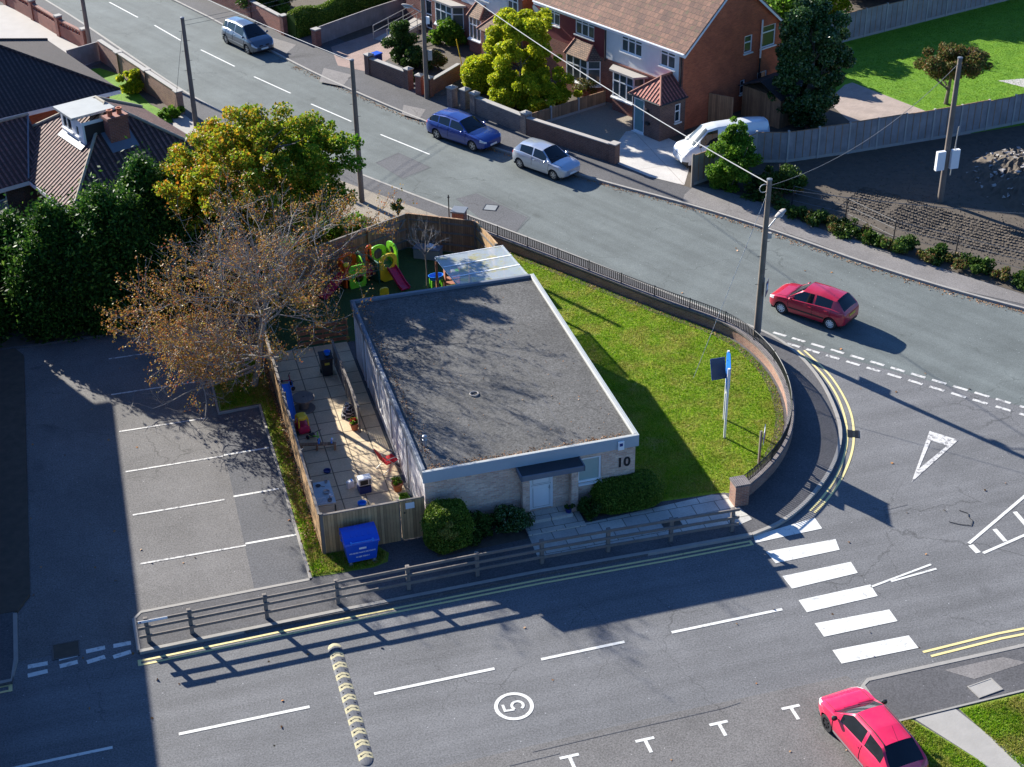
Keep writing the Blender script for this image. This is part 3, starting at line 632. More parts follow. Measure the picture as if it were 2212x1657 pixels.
# worn patches and sealed trench lines in the tarmac
mb=MB()
mb.sheet(ds([(812,352),(860,330),(928,362),(870,386)]),.008); mb.sheet(ds([(985,430),(1030,418),(1140,470),(1105,512),(1070,500)]),.008)
struct(mb,'road_repair_patch','patch')
mb=MB()
for poly in ([(812,352),(862,331),(930,362),(872,388),(812,352)],[(985,430),(1035,415),(1145,470),(1105,512)],[(1150,1625),(1330,1583),(1560,1531),(1600,1518)],[(1100,1655),(1210,1628)],[(1900,1105),(1960,1090)]):
    mb.strip(ds(poly),.025,.013)
struct(mb,'tarmac_seam','patch')
def manhole(nm,label,c,sz,mat,rz=0,z=.009,lines=True):
    t=thing(nm,label,'manhole cover',(c[0],c[1],z),rz)
    m=MB(); m.box(-sz[0]/2,sz[0]/2,-sz[1]/2,sz[1]/2,0,.012); m.build('cover',mat,t,local=True)
    f=MB(); 
    for a in (0,1): 
        f.box(-sz[0]/2-.04,sz[0]/2+.04,(a*2-1)*(sz[1]/2+.02)-.02,(a*2-1)*(sz[1]/2+.02)+.02,0,.02); f.box((a*2-1)*(sz[0]/2+.02)-.02,(a*2-1)*(sz[0]/2+.02)+.02,-sz[1]/2,sz[1]/2,0,.02)
    f.build('frame','iron' if lines else 'kerb',t,local=True)
manhole('manhole_cover','square iron manhole cover in the upper road near the brick gate pier',G(1060,449),(.62,.62),'grey',R(-30))
manhole('manhole_cover','dark rectangular manhole cover beside the car park entrance dashes',G(143,1405),(.8,.7),'soil')
manhole('manhole_cover','sunken pale concrete manhole cover in the pavement at the bottom right corner',G(2127,1492),(.85,.5),'concrete',R(8),PZ+.004,False)
manhole('manhole_cover','dark iron cover set in the slab path before the building',G(1450,1135),(.6,.4),'soil',0,PZ+.009)
t=thing('drain_grate','iron drain grating at the kerb where the yellow lines break','drain',(26.45,45.3,.006),R(65))
m=MB(); 
for k in range(7): m.box(-.24+.07*k,-.21+.07*k,-.2,.2,0,.02)
m.box(-.26,.28,-.22,-.2,0,.02); m.box(-.26,.28,.2,.22,0,.02); m.build('grate','iron',t,local=True); m=MB(); m.box(-.26,.28,-.22,.22,-.003,.003); m.build('pit','dark',t,local=True)
w1=MB(); w1.tube([(*gz(1150,897),.02),(*gz(1225,915),.02),(*gz(1300,922),.02),(*gz(1310,890),.02),(*gz(1282,862),.02),(*gz(1280,840),.02),(*gz(1220,820),.02)],.012,5)
tag(w1.build('loose_wire','black'),'thin black wire lying curled on the tarmac of the junction','wire')
# ================================================================ BUILDING HELPERS
def wallpanel(mb,M,L,H,openings=(),rev=.12,mi=0,z0=0,outer=True):
    """wall face in local x (length) / z, outward normal -y; openings (x0,x1,z0,z1) get reveals"""
    old=mb.M; mb.M=M
    xs=sorted({0,L,*[o[0] for o in openings],*[o[1] for o in openings]}); zs=sorted({z0,H,*[o[2] for o in openings],*[o[3] for o in openings]})
    for a,b in zip(xs[:-1],xs[1:]):
        for c,d in zip(zs[:-1],zs[1:]):
            mx,mz=(a+b)/2,(c+d)/2
            if any(o[0]<mx<o[1] and o[2]<mz<o[3] for o in openings): continue
            mb.quad((a,0,c),(b,0,c),(b,0,d),(a,0,d),mi)
    for a,b,c,d in openings:
        mb.quad((a,0,c),(a,rev,c),(a,rev,d),(a,0,d),mi); mb.quad((b,0,d),(b,rev,d),(b,rev,c),(b,0,c),mi)
        mb.quad((a,0,d),(a,rev,d),(b,rev,d),(b,0,d),mi); mb.quad((b,0,c),(b,rev,c),(a,rev,c),(a,0,c),mi)
    mb.M=old
def window(parent,M,x0,x1,z0,z1,cols=2,tr=None,sill=True,mat='white',curt=None,rev=.07,fw=.07,sillmat='white_paint',lab=None):
    f=MB(M); y0,y1=rev-.03,rev+.04
    f.box(x0,x1,y0,y1,z0,z0+fw); f.box(x0,x1,y0,y1,z1-fw,z1); f.box(x0,x0+fw,y0,y1,z0+fw,z1-fw); f.box(x1-fw,x1,y0,y1,z0+fw,z1-fw)
    for k in range(1,cols):
        xx=x0+(x1-x0)*k/cols; f.box(xx-fw*.5,xx+fw*.5,y0-.003,y1,z0+fw,z1-fw)
    if tr: zz=z0+(z1-z0)*tr; f.box(x0+fw,x1-fw,y0-.006,y1,zz-fw*.45,zz+fw*.45)
    w_=f.build('window',mat,parent)
    if lab: w_['label']=lab
    p=MB(M); p.box(x0+fw*.5,x1-fw*.5,rev+.005,rev+.018,z0+fw*.5,z1-fw*.5); p.build('pane',curt or 'glass',w_)
    if sill: s=MB(M); s.box(x0-.05,x1+.05,-.09,rev+.03,z0-.07,z0-.002); s.build('sill',sillmat,w_)
    return w_
MT['blind']=plain('pale_blinds_behind_glass',(.36,.43,.38),.15,var=.1,scale=2)
MT['curtain']=plain('net_curtain_behind_glass',(.075,.095,.095),.12,var=.6,scale=2.5)
# ================================================================ NURSERY BUILDING
nb=thing('single_storey_building','pale brick single storey building with flat grey felt roof and number 10 by its window','building',(12.8,50,PZ))
X0,X1,Y0,Y1,ZT=8.84,16.72,43.74,56.85,2.9
wl=MB()
op=[(12.70-X0,13.58-X0,.32,2.25),(14.50-X0,15.42-X0,1.15,2.22)]
wallpanel(wl,fr(X0,Y0,0,0),X1-X0,2.6,op,rev=.14,z0=.05)
wallpanel(wl,fr(X1,Y0,0,math.pi/2),Y1-Y0,2.6,[(3,4.6,1.2,2.2),(7,8.6,1.2,2.2)],rev=.14,z0=.05)
wallpanel(wl,fr(X1,Y1,0,math.pi),X1-X0,2.6,[(2.2,3.1,.15,2.2),(4.4,6.2,1.0,2.2)],z0=.05)
wl.build('wall','buff',nb)
wl=MB(); lo=[(2.3,2.6,.2,2.3),(5.1,5.4,.2,2.3),(7.4,7.7,.2,2.3),(10.2,10.5,.2,2.3)]
lo=[(Y1-46.75,Y1-46.35,.15,2.3),(Y1-49.6,Y1-49.2,.6,2.3),(Y1-51.9,Y1-51.5,.6,2.3),(Y1-54.9,Y1-54.4,.15,2.3)]
wallpanel(wl,fr(X0,Y1,0,-math.pi/2),Y1-Y0,2.6,lo,rev=.1,z0=.05)
sw=wl.build('side_wall','whitewood',nb)
for a,b,c,d in lo:
    pm=MB(fr(X0,Y1,0,-math.pi/2)); pm.box(a,b,.08,.1,c,d); pm.build('side_pane','glass',sw)
    for xx in (a-.09,b): pm=MB(fr(X0,Y1,0,-math.pi/2)); pm.box(xx,xx+.09,-.03,-.001,c-.05,d); pm.build('white_trim','white',sw)
window(nb,fr(X1,Y0,0,math.pi/2),3,4.6,1.2,2.2,3); window(nb,fr(X1,Y0,0,math.pi/2),7,8.6,1.2,2.2,3); window(nb,fr(X1,Y1,0,math.pi),4.4,6.2,1.0,2.2,3)
# roof: felt deck, upstand, fascia
rf=MB(); rf.box(X0-.02,X1+.02,Y0-.02,Y1+.02,2.6,2.80); roof=rf.build('roof','felt',nb)
up_=MB(); a=.2
ox0,ox1,oy0,oy1=X0-.06,X1+.06,Y0-.1,Y1+.08
up_.box(ox0,ox1,oy0,oy0+.12,2.57,2.90); up_.box(ox1-.15,ox1,oy0+.12,oy1,2.57,2.9); up_.build('roof_edge','upstand',nb,bev=.02)
up_=MB(); up_.box(ox0,ox1-.15,oy1-.18,oy1,2.57,2.92); up_.build('roof_edge','lead',nb,bev=.02)
up_=MB(); up_.box(ox0,ox0+.13,oy0+.12,oy1-.18,2.57,2.92); up_.build('roof_edge','lead',nb,bev=.02)
fs=MB(); fs.box(ox0-.02,ox1+.02,oy0-.03,oy0-.002,2.44,2.91); fs.build('fascia','fascia',nb)
fs=MB(); fs.box(ox1+.002,ox1+.028,oy0,oy1,2.5,2.91); fs.build('fascia','fascia',nb)
fs=MB(); fs.box(ox0-.028,ox0-.002,oy0,oy1,2.62,2.9); fs.build('fascia','lead',nb)
rg=MB(); k=24; rg.tube([(11.86+.16*math.cos(2*math.pi*i/k),48.27+.16*math.sin(2*math.pi*i/k),2.83) for i in range(k+1)],.022,6,cap=False); rg.build('roof_ring','concrete_l',roof)
fl=MB(); fl.lathe([(.06,2.79),(.06,3.02),(.085,3.03),(.09,3.08),(.06,3.1),(.06,3.16),(.09,3.17),(.085,3.24),(.03,3.27),(0,3.27)],(9.27,45.38,0),14); fl.build('flue_cap','steel',roof,smooth=True)
tx=MB(); 
for p,q in (((11.2,56.4),(11.5,44.2)),((14.2,56.5),(14.3,44.2))): tx.strip([p,((p[0]+q[0])/2+.02,50),q],.03,2.803)
tx.build('felt_seam','patch',roof)
# porch canopy, piers, steps, door
cn=MB(); cn.box(12.20,14.50,42.99,43.66,2.30,2.44); cn.build('porch_canopy','darkfelt',nb,bev=.01)
cn=MB(); cn.box(12.18,14.52,42.95,42.99,2.24,2.45); cn.box(12.16,12.20,42.95,43.66,2.24,2.45); cn.box(14.50,14.54,42.95,43.66,2.24,2.45); cn.build('canopy_fascia','lead',nb)
for x in (12.34,14.18):
    c_=MB(); c_.box(x,x+.26,43.42,43.737,.03,2.23); c_.build('brick_pier','buff',nb)
st=MB(); st.box(12.62,14.16,43.15,43.73,.02,.30); st.build('step','slab',nb)
st=MB(); st.box(12.30,14.46,42.55,43.40,.02,.17); st.build('step','slab',nb)
dM=fr(X0,Y0,0,0); d0,d1=12.70-X0,13.58-X0
df=MB(dM); df.box(d0,d0+.06,.03,.12,.32,2.25); df.box(d1-.06,d1,.03,.12,.32,2.25); df.box(d0+.06,d1-.06,.03,.12,2.19,2.25)
dr=df.build('door','white',nb)
dd=MB(dM); dd.box(d0+.062,d1-.062,.06,.10,.33,1.36); dd.box(d0+.062,d1-.062,.06,.10,1.38,2.185); dd.box(d0+.14,d1-.14,.052,.06,.42,1.26); dd.box(d0+.12,d1-.12,.052,.06,1.44,2.12); dd.build('door_leaf','white_paint',dr)
dl=MB(dM)
for z0,z1 in ((.42,1.26),(1.44,2.12)):
    dl.box(d0+.125,d0+.14,.050,.062,z0,z1); dl.box(d1-.14,d1-.125,.050,.062,z0,z1); dl.box(d0+.125,d1-.125,.050,.062,z0-.015,z0)
dl.box(d0+.062,d1-.062,.058,.062,1.36,1.38); dl.build('door_bead','grey',dr)
dh=MB(dM); dh.box(d1-.16,d1-.10,.02,.05,1.18,1.22); dh.box(d1-.14,d1-.11,.045,.06,1.1,1.3); dh.build('handle','steel',dr)
window(nb,dM,14.50-X0,15.42-X0,1.15,2.22,1,None,True,curt='blind',fw=.08)
sg=MB(); sg.box(13.72,14.06,43.725,43.737,1.72,1.98); sg=sg.build('notice','paper',nb)
al=MB(); al.box(15.98,16.22,43.54,43.608,2.42,2.80); al=al.build('alarm_box','white',nb,bev=.02); a2=MB(); a2.box(16.04,16.16,43.530,43.539,2.60,2.72); a2.build('alarm_badge','navy',al)
tn=MB(); textmb(tn,'10',.55,Matrix.Translation((16.27,43.73,1.74))@Matrix.Rotation(R(90),4,'X'),.02,bold=.014); tn.build('house_number','black',nb)
# small planter by the door
t=thing('plant_pot','small round pot of dark flowers beside the white front door','plant pot',(14.03,43.3,.30))
m=MB(); m.lathe([(.10,0),(.13,.18),(.15,.19),(.13,.16),(0,.15)],(0,0,0),12); m.build('pot','navy',t,local=True)
leaves('flowers',crown((14.03,43.3,.55),(.14,.14,.08),6,.08,160,3),.06,'l_dark',t)
# ================================================================ WOODEN FENCES
def board_fence(name,label,pts,h,mat,cat='fence',group=None,posts=True,cap=True,z=PZ,th=.03,post_h=.05,side=1,capmat=None,every=2.2,rails=True):
    t=thing(name,label,cat,(pts[0][0],pts[0][1],z),group=group)
    m=MB()
    for p,q in zip(pts[:-1],pts[1:]): m.obox(p,q,th,z,z+h)
    m.build('boards',mat,t)
    if cap:
        m=MB()
        for p,q in zip(pts[:-1],pts[1:]): m.obox(p,q,th+.06,z+h,z+h+.04)
        m.build('capping_rail',capmat or mat,t)
    if rails:
        for zz in (.35,.95,h-.3):
            m=MB()
            for p,q in zip(pts[:-1],pts[1:]): m.obox(p,q,.05,z+zz,z+zz+.08,off=side*(.025+th/2))
            m.build('rail','rail' if mat!='fence_g' else mat,t)
    if posts:
        for p,q in zip(pts[:-1],pts[1:]):
            p_=Vector(p);q_=Vector(q);L=(q_-p_).length;n=max(1,round(L/every)); dn=(q_-p_).normalized(); nn=Vector((-dn.y,dn.x))*side*(.05+th/2+.002)
            for i in range(n+1):
                if i==n and (q!=pts[-1]): continue
                c=p_+dn*(L*i/n)+nn; m=MB(fr(c.x,c.y,0,math.atan2(dn.y,dn.x))); m.box(-.05,.05,-.05,.05,z,z+h+post_h); m.build('post','concrete_l' if posts=='c' else ('rail' if mat!='fence_d' else 'fence_d'),t)
    return t
board_fence('timber_fence','tall weathered board fence between the yard and the car park verge',[(5.04,43.72),(5.10,58.4),(5.2,62.5)],1.72,'fence_w',side=-1,capmat='rail')
board_fence('timber_fence','short weathered board fence with a gate behind the blue wheeled bin',[(5.09,43.69),(7.86,43.69)],1.70,'fence_w',side=1,capmat='rail')
t=thing('yard_gate','wooden yard gate with a white notice at the corner of the brick building','gate',(7.9,43.69,PZ))
m=MB(); m.obox((7.92,43.69),(8.79,43.69),.035,PZ+.03,PZ+1.72); m.build('gate_leaf','fence_w',t)
m=MB(); m.obox((7.88,43.68),(8.78,43.68),.07,PZ+1.721,PZ+1.76); m.build('capping_rail','rail',t)
m=MB(); m.box(8.10,8.42,43.655,43.668,1.45,1.70); m.build('notice','paper',t)
m=MB(); m.lathe([(.0,-.02),(.03,-.02),(.03,.0)],(8.05,43.665,1.3),10,'y'); m.build('latch','iron',t)
board_fence('timber_fence','brown board fence with diagonal brace behind the climbing frames',[(5.2,62.55),(9.0,64.7),(13.35,66.75)],1.75,'fence_d',side=-1,every=2.6,capmat='rail')
t_=MB(); t_.tube([(12.0,66.0,.25),(13.2,66.6,1.6)],.045,4); t_.build('brace','rail',[o for o in COL.objects if o.get('label','').startswith('brown board fence')][0])
board_fence('timber_fence','dark board fence at the back corner of the play area by the brick gate pier',[(13.35,66.75),(16.25,64.9)],1.75,'fence_d',side=-1,every=1.6)
board_fence('timber_fence','short sunlit board fence running from the corner down to the clear canopy',[(16.3,64.8),(16.62,62.2)],1.75,'fence_w',side=-1,every=2.6)
# low rails between yard and play turf
t=thing('picket_rail','low red brown rail fence between the paved yard and the play turf','fence',(7.6,58.4,PZ))
for k in range(4):
    m=MB(); m.obox((6.6,58.4),(8.75,58.4),.03,PZ+.12+.26*k,PZ+.27+.26*k); m.build('rail','timber_red',t)
for x in (6.6,7.7,8.75): m=MB(); m.box(x-.04,x+.04,58.42,58.5,PZ,PZ+1.15); m.build('post','fence_d',t)
# lattice screen
t=thing('slatted_screen','waist high slatted timber screen standing along the middle of the yard','screen',(7.86,51.1,PZ))
m=MB()
for k in range(14): m.obox((7.86,51.12),(7.80,56.6),.02,PZ+.1+.075*k,PZ+.14+.075*k)
m.build('slats','rail',t)
for y in (51.1,53.8,56.6): m=MB(); m.box(7.80,7.88,y-.04,y+.04,PZ,PZ+1.18); m.build('post','rail',t)
m=MB(); m.obox((7.85,51.05),(7.80,56.65),.09,PZ+1.18,PZ+1.22); m.build('top_rail','rail',t)
# ================================================================ YARD THINGS
def pot(label,c,r,h,mat='terracotta',flow='l_green',n=260,seed=5,fl=None):
    t=thing('plant_pot',label,'plant pot',(c[0],c[1],PZ))
    m=MB(); m.lathe([(r*.62,0),(r*.92,h*.85),(r*1.02,h*.85),(r*1.04,h),(r*.9,h),(r*.88,h*.9),(0,h*.88)],(0,0,0),16); m.build('pot',mat,t,local=True,smooth=True)
    leaves('plant',crown((c[0],c[1],PZ+h*1.12),(r*.9,r*.9,h*.3),8,r*.4,n,seed),.07,flow,t)
    if fl: leaves('flowers',crown((c[0],c[1],PZ+h*1.35),(r*.7,r*.7,h*.15),6,r*.2,50,seed+1),.06,fl,t)
pot('terracotta pot with leafy plant and red flowers at the end of the slatted screen',(7.68,51.35),.2,.34,fl='red')
pot('terracotta pot of pale leaves below the red folded chair',(8.42,46.75),.22,.36)
pot('low green tub of leaves in the corner against the white side wall',(8.5,45.9),.2,.22,'green')
t=thing('folding_chair','bright red fabric folding chair leaning open against the white side wall','chair',(8.45,48.3,PZ),R(20))
m=MB(); m.slab([(-.28,-.25,.38),(.25,-.25,.42),(.25,.25,.42),(-.28,.25,.38)],.02); m.build('seat','red_cloth',t,local=True)
m=MB(); m.slab([(-.30,-.25,.42),(-.30,.25,.42),(-.5,.25,.95),(-.5,-.25,.95)],.02); m.build('backrest','red_cloth',t,local=True)
for y in (-.27,.27):
    for a_,b_ in (((-.5,y,.95),(.3,y,0)),((.28,y,.45),(-.45,y,0)),((-.3,y,.6),(.28,y,.6))): m=MB(); m.tube([a_,b_],.014,6); m.build('leg' if b_[2]==0 else 'armrest','steel',t,local=True)
t=thing('toy_microwave','white toy microwave with dark door on top of a blue crate','microwave',(7.25,47.15,PZ+.30),R(4))
m=MB(); m.box(-.25,.25,-.17,.17,0,.30); m.build('case','white',t,local=True,bev=.02)
m=MB(); m.box(-.2,.1,-.182,-.172,.05,.25); m.build('door','black',t,local=True)
m=MB(); m.box(.13,.22,-.18,-.172,.05,.25); m.build('control_panel','grey',t,local=True)
t=thing('plastic_crate','dark blue plastic crate under the white toy microwave','crate',(7.22,47.1,PZ),R(4))
m=MB(); m.box(-.22,.22,-.2,.2,0,.03); 
for a_ in (-1,1): m.box(-.22,.22,a_*.2-.015,a_*.2+.015,.03,.29); m.box(a_*.22-.015,a_*.22+.015,-.18,.18,.03,.29)
m.build('crate_body','navy',t,local=True)
t=thing('plastic_jug','white plastic water container standing beside the toy microwave','container',(6.75,47.45,PZ),R(20))
m=MB(); m.box(-.14,.14,-.08,.08,0,.30); m.build('body','white',t,local=True,bev=.03); m=MB(); m.lathe([(.03,.3),(.03,.35),(0,.35)],(.07,0,0),8); m.build('cap','blue',t,local=True)
m=MB(); m.tube([(-.1,0,.3),(-.09,0,.37),(.0,0,.37),(.02,0,.31)],.015,6); m.build('handle','white',t,local=True)
t=thing('toy_kitchen_table','pale blue painted play kitchen table by the front yard fence','table',(5.62,46.6,PZ))
leaves('leaf_debris',np.concatenate([np.stack([rng.uniform(9.0,9.0+.25,500)+abs(rng.normal(size=500))*.12,rng.uniform(44,56.5,500),np.full(500,2.815)],1),np.stack([rng.uniform(9,16.4,420),43.86+abs(rng.normal(size=420))*.14,np.full(420,2.815)],1),np.stack([rng.uniform(9,16.4,160),rng.uniform(44,56.5,160),np.full(160,2.815)],1)]),.05,'l_litter',nb,up=.85,seed=3)['kind']='stuff'
MT['paleblue']=plain('pale_blue_paint',(.42,.52,.55),.6,var=.2,scale=5)
m=MB(); m.box(-.42,.34,-.75,.72,.55,.6); m.build('tabletop','paleblue',t,local=True)
for x,y in ((-.38,-.7),(.3,-.7),(-.38,.67),(.3,.67)): m=MB(); m.box(x-.03,x+.03,y-.03,y+.03,0,.55); m.build('leg','paleblue',t,local=True)
m=MB(); m.box(-.40,.32,-.73,-.71,.15,.5); m.build('front_panel','paleblue',t,local=True)
def pan(label,c,r,h,mat,handle=True,hz=0):
    t=thing('toy_pan',label,'pan',c,hz); m=MB(); m.lathe([(r*.8,0),(r,h),(r*.94,h),(r*.75,.01),(0,.01)],(0,0,0),14); m.build('bowl',mat,t,local=True,smooth=True)
    if handle: m=MB(); m.tube([(r,0,h*.8),(r+.16,0,h*.95)],.01,5); m.build('handle','black',t,local=True)
zt=PZ+.602
pan('round steel bowl in the middle of the play kitchen table',(5.72,46.55,zt),.13,.07,'steel',False)
pan('dark frying pan with handle on the play kitchen table',(5.5,47.05,zt),.1,.03,'iron',True,R(-30))
pan('small steel pot at the far corner of the play kitchen table',(5.82,47.18,zt),.06,.1,'steel',False)
pan('small white bowl near the front of the play kitchen table',(5.85,46.28,zt),.08,.06,'white',False)
pan('grey saucepan near the front edge of the play kitchen table',(5.75,46.0,zt),.09,.08,'grey',True,R(80))
t=thing('dish_rack','white wire rack on the end of the play kitchen table','rack',(5.5,46.02,zt))
m=MB()
for k in range(7): m.tube([(-.18+.05*k,-.12,.01),(-.18+.05*k,.12,.01),(-.18+.05*k,.12,.1)],.006,4)
m.tube([(-.18,.12,.1),(.12,.12,.1)],.006,4); m.tube([(-.18,-.12,.02),(.12,-.12,.02)],.006,4); m.build('wires','white',t,local=True)
t=thing('cable_drum_table','round wooden cable drum used as a table in the shaded yard','table',(6.0,53.5,PZ))
m=MB(); m.lathe([(.46,0),(.46,.04),(.2,.04),(.2,.52),(.46,.52),(.46,.57),(.05,.57),(.05,.54),(0,.54)],(0,0,0),26); m.build('drum','rail',t,local=True)
t=thing('toy_car','yellow roofed pink ride-in toy car parked against the yard fence','toy car',(5.65,51.9,PZ),R(100))
m=MB(); 
def loft(mb,secs,n=14,mi=0,capends=True):
    """secs: (x, halfwidth, z0, z1, power) superellipse rings along x"""
    vs=[];fs=[]
    for x,w_,a,b,pw in secs:
        for j in range(n):
            th=2*math.pi*j/n; c,s_=math.cos(th),math.sin(th)
            vs.append((x,w_*math.copysign(abs(c)**(2/pw),c),(a+b)/2+(b-a)/2*math.copysign(abs(s_)**(2/pw),s_)))
    k=len(secs)
    for i in range(k-1):
        for j in range(n): fs.append((i*n+j,i*n+(j+1)%n,(i+1)*n+(j+1)%n,(i+1)*n+j))
    if capends: fs+=[tuple(range(n-1,-1,-1)),tuple((k-1)*n+j for j in range(n))]
    mb.add(vs,fs,mi)
loft(m,[(-.42,.12,.12,.3,3),(-.38,.22,.08,.42,4),(-.1,.24,.07,.45,4),(.1,.24,.07,.42,4),(.3,.22,.08,.38,4),(.42,.12,.12,.28,3)]); m.build('body','magenta',t,local=True,smooth=True)
m=MB(); loft(m,[(-.34,.1,.68,.76,3),(-.28,.2,.66,.82,4),(.0,.21,.7,.84,4),(.14,.15,.70,.78,3)]); m.build('roof','yellow',t,local=True,smooth=True)
for x,y in ((-.32,.2),(-.32,-.2),(.12,.19),(.12,-.19)): m=MB(); m.tube([(x,y,.35),(x*.9,y*.9,.74)],.03,6); m.build('pillar','yellow',t,local=True)
for x,y in ((-.27,.23),(-.27,-.23),(.28,.22),(.28,-.22)): m=MB(); m.lathe([(0,-.03),(.09,-.03),(.09,.03),(0,.03)],(x,y,.09),12,'y'); m.build('wheel','black',t,local=True)
t=thing('low_bench','low wooden balance bench lying across the shaded yard','bench',(6.0,50.4,PZ),R(-27+13))
m=MB(); m.box(-.7,.75,-.09,.09,.22,.26); m.build('seat','fence_d',t,local=True)
for x in (-.6,.0,.7): m=MB(); m.box(x-.025,x+.025,-.14,.14,0,.22); m.build('leg','fence_d',t,local=True)
for i,(x,lb) in enumerate(((.1,'small blue toy disc wheel on the middle of the low bench'),(.6,'small blue toy disc wheel at the right end of the low bench'))):
    q=Matrix.Rotation(R(-14),4,'Z')@Vector((x,0,0)); t=thing('toy_disc',lb,'toy',(6.0+q.x,50.4+q.y,PZ+.262),R(60)); m=MB(); m.lathe([(0,-.012),(.12,-.012),(.12,.012),(0,.012)],(0,0,.12),14,'y'); m.build('disc','blue',t,local=True); m=MB(); m.lathe([(0,-.02),(.03,-.02),(.03,.02),(0,.02)],(0,0,.12),10,'y'); m.build('hub','navy',t,local=True)
def trike(label,c,rz,mat):
    t=thing('toy_scooter',label,'scooter',(c[0],c[1],PZ),rz)
    for x,y in ((.3,0),(-.22,.14),(-.22,-.14)): m=MB(); m.lathe([(0,-.02),(.09,-.02),(.09,.02),(0,.02)],(x,y,.09),12,'y'); m.build('wheel','black',t,local=True)
    m=MB(); m.tube([(.3,0,.09),(.25,0,.5)],.018,6); m.tube([(.28,0,.25),(-.22,0,.14)],.025,6); m.tube([(-.22,-.14,.09),(-.22,.14,.09)],.015,6); m.build('frame',mat,t,local=True)
    m=MB(); m.tube([(.25,-.18,.5),(.24,0,.52),(.25,.18,.5)],.014,6); m.build('handlebar','black',t,local=True)
    m=MB(); m.box(-.25,-.02,-.08,.08,.17,.21); m.build('seat','black',t,local=True,bev=.02)
trike('blue toy tricycle by the fence beyond the cable drum table',(5.55,54.9),R(30),'blue')
trike('crimson toy tricycle by the fence under the bare tree',(5.5,55.6),R(-20),'magenta')
trike('green toy tricycle between the toy car and the low bench',(6.0,51.1),R(-60),'green')
t=thing('toy_slide','blue plastic slide standing on its side against the yard fence','slide',(5.4,53.3,PZ))
m=MB(); 
pr=[(-.75,.08),(-.5,.14),(0,.45),(.5,.85),(.8,.95)]
for (a_,za),(b_,zb) in zip(pr[:-1],pr[1:]):
    m.slab([(-.16,a_,za),(.16,a_,za),(.16,b_,zb),(-.16,b_,zb)],.03)
    for s_ in (-1,1): m.slab([(s_*.17,a_,za),(s_*.17,b_,zb),(s_*.17,b_,zb+.12),(s_*.17,a_,za+.12)],.02)
m.build('chute','blue',t,local=True)
t=thing('wheelie_bin','black wheeled bin with a yellow label in the yard under the tree','bin',(7.38,55.9,PZ))
m=MB(); m.add([(-.2,-.22,.05),(.2,-.22,.05),(.2,.2,.05),(-.2,.2,.05),(-.26,-.28,.9),(.26,-.28,.9),(.26,.28,.9),(-.26,.28,.9)],[(0,3,2,1),(4,5,6,7),(0,1,5,4),(1,2,6,5),(2,3,7,6),(3,0,4,7)]); m.build('body','black',t,local=True,bev=.02)
m=MB(); m.slab([(-.28,-.31,.92),(.28,-.31,.92),(.28,.3,1.0),(-.28,.3,1.0)],.05); m.build('lid','black',t,local=True)
m=MB(); m.box(-.1,.1,-.285,-.272,.62,.72); m.build('label','amber',t,local=True)
for x in (-.22,.22): m=MB(); m.lathe([(0,-.03),(.09,-.03),(.09,.03),(0,.03)],(x,.22,.09),10,'x'); m.build('wheel','rubber',t,local=True)
t=thing('blue_basket','blue toy basket resting on the lid of the black wheeled bin','basket',(7.45,55.85,PZ+1.0)); m=MB(); m.lathe([(.11,0),(.14,.16),(.13,.16),(.10,.02),(0,.02)],(0,0,0),10); m.build('basket','blue',t,local=True)
m=MB(); m.lathe([(.30,0),(.27,.2),(.22,.42),(.1,.6),(.03,.62),(0,.6)],(0,0,0),9); 
m.v=[(x+random.uniform(-.05,.05),y+random.uniform(-.05,.05),z+random.uniform(-.03,.03)*(z>0)) for x,y,z in m.v]; m.v=[(x+7.62,y+52.4,z+PZ) for x,y,z in m.v]
MT['zebra']=brick('striped_black_cover',(.02,.02,.025),(.03,.03,.035),(.5,.5,.5),bw=.5,rh=.16,ms=.02,off=.3,var=.1)
tag(m.build('covered_bundle','zebra',smooth=False),'black and white striped plastic cover heaped beside the slatted screen','cover')
m=MB(); m.lathe([(.15,0),(.17,.14),(.155,.14),(.14,.02),(0,.02)],(6.95,46.2,PZ),14); tag(m.build('toy_tub','blue'),'small round blue tub on the slabs inside the front yard fence','tub')
m=MB(); m.lathe([(.13,0),(.15,.08),(.12,.08),(.10,.02),(0,.02)],(6.1,48.75,PZ),12); tag(m.build('toy_bowl','navy'),'dark blue bowl on the shaded slabs in front of the low bench','bowl')
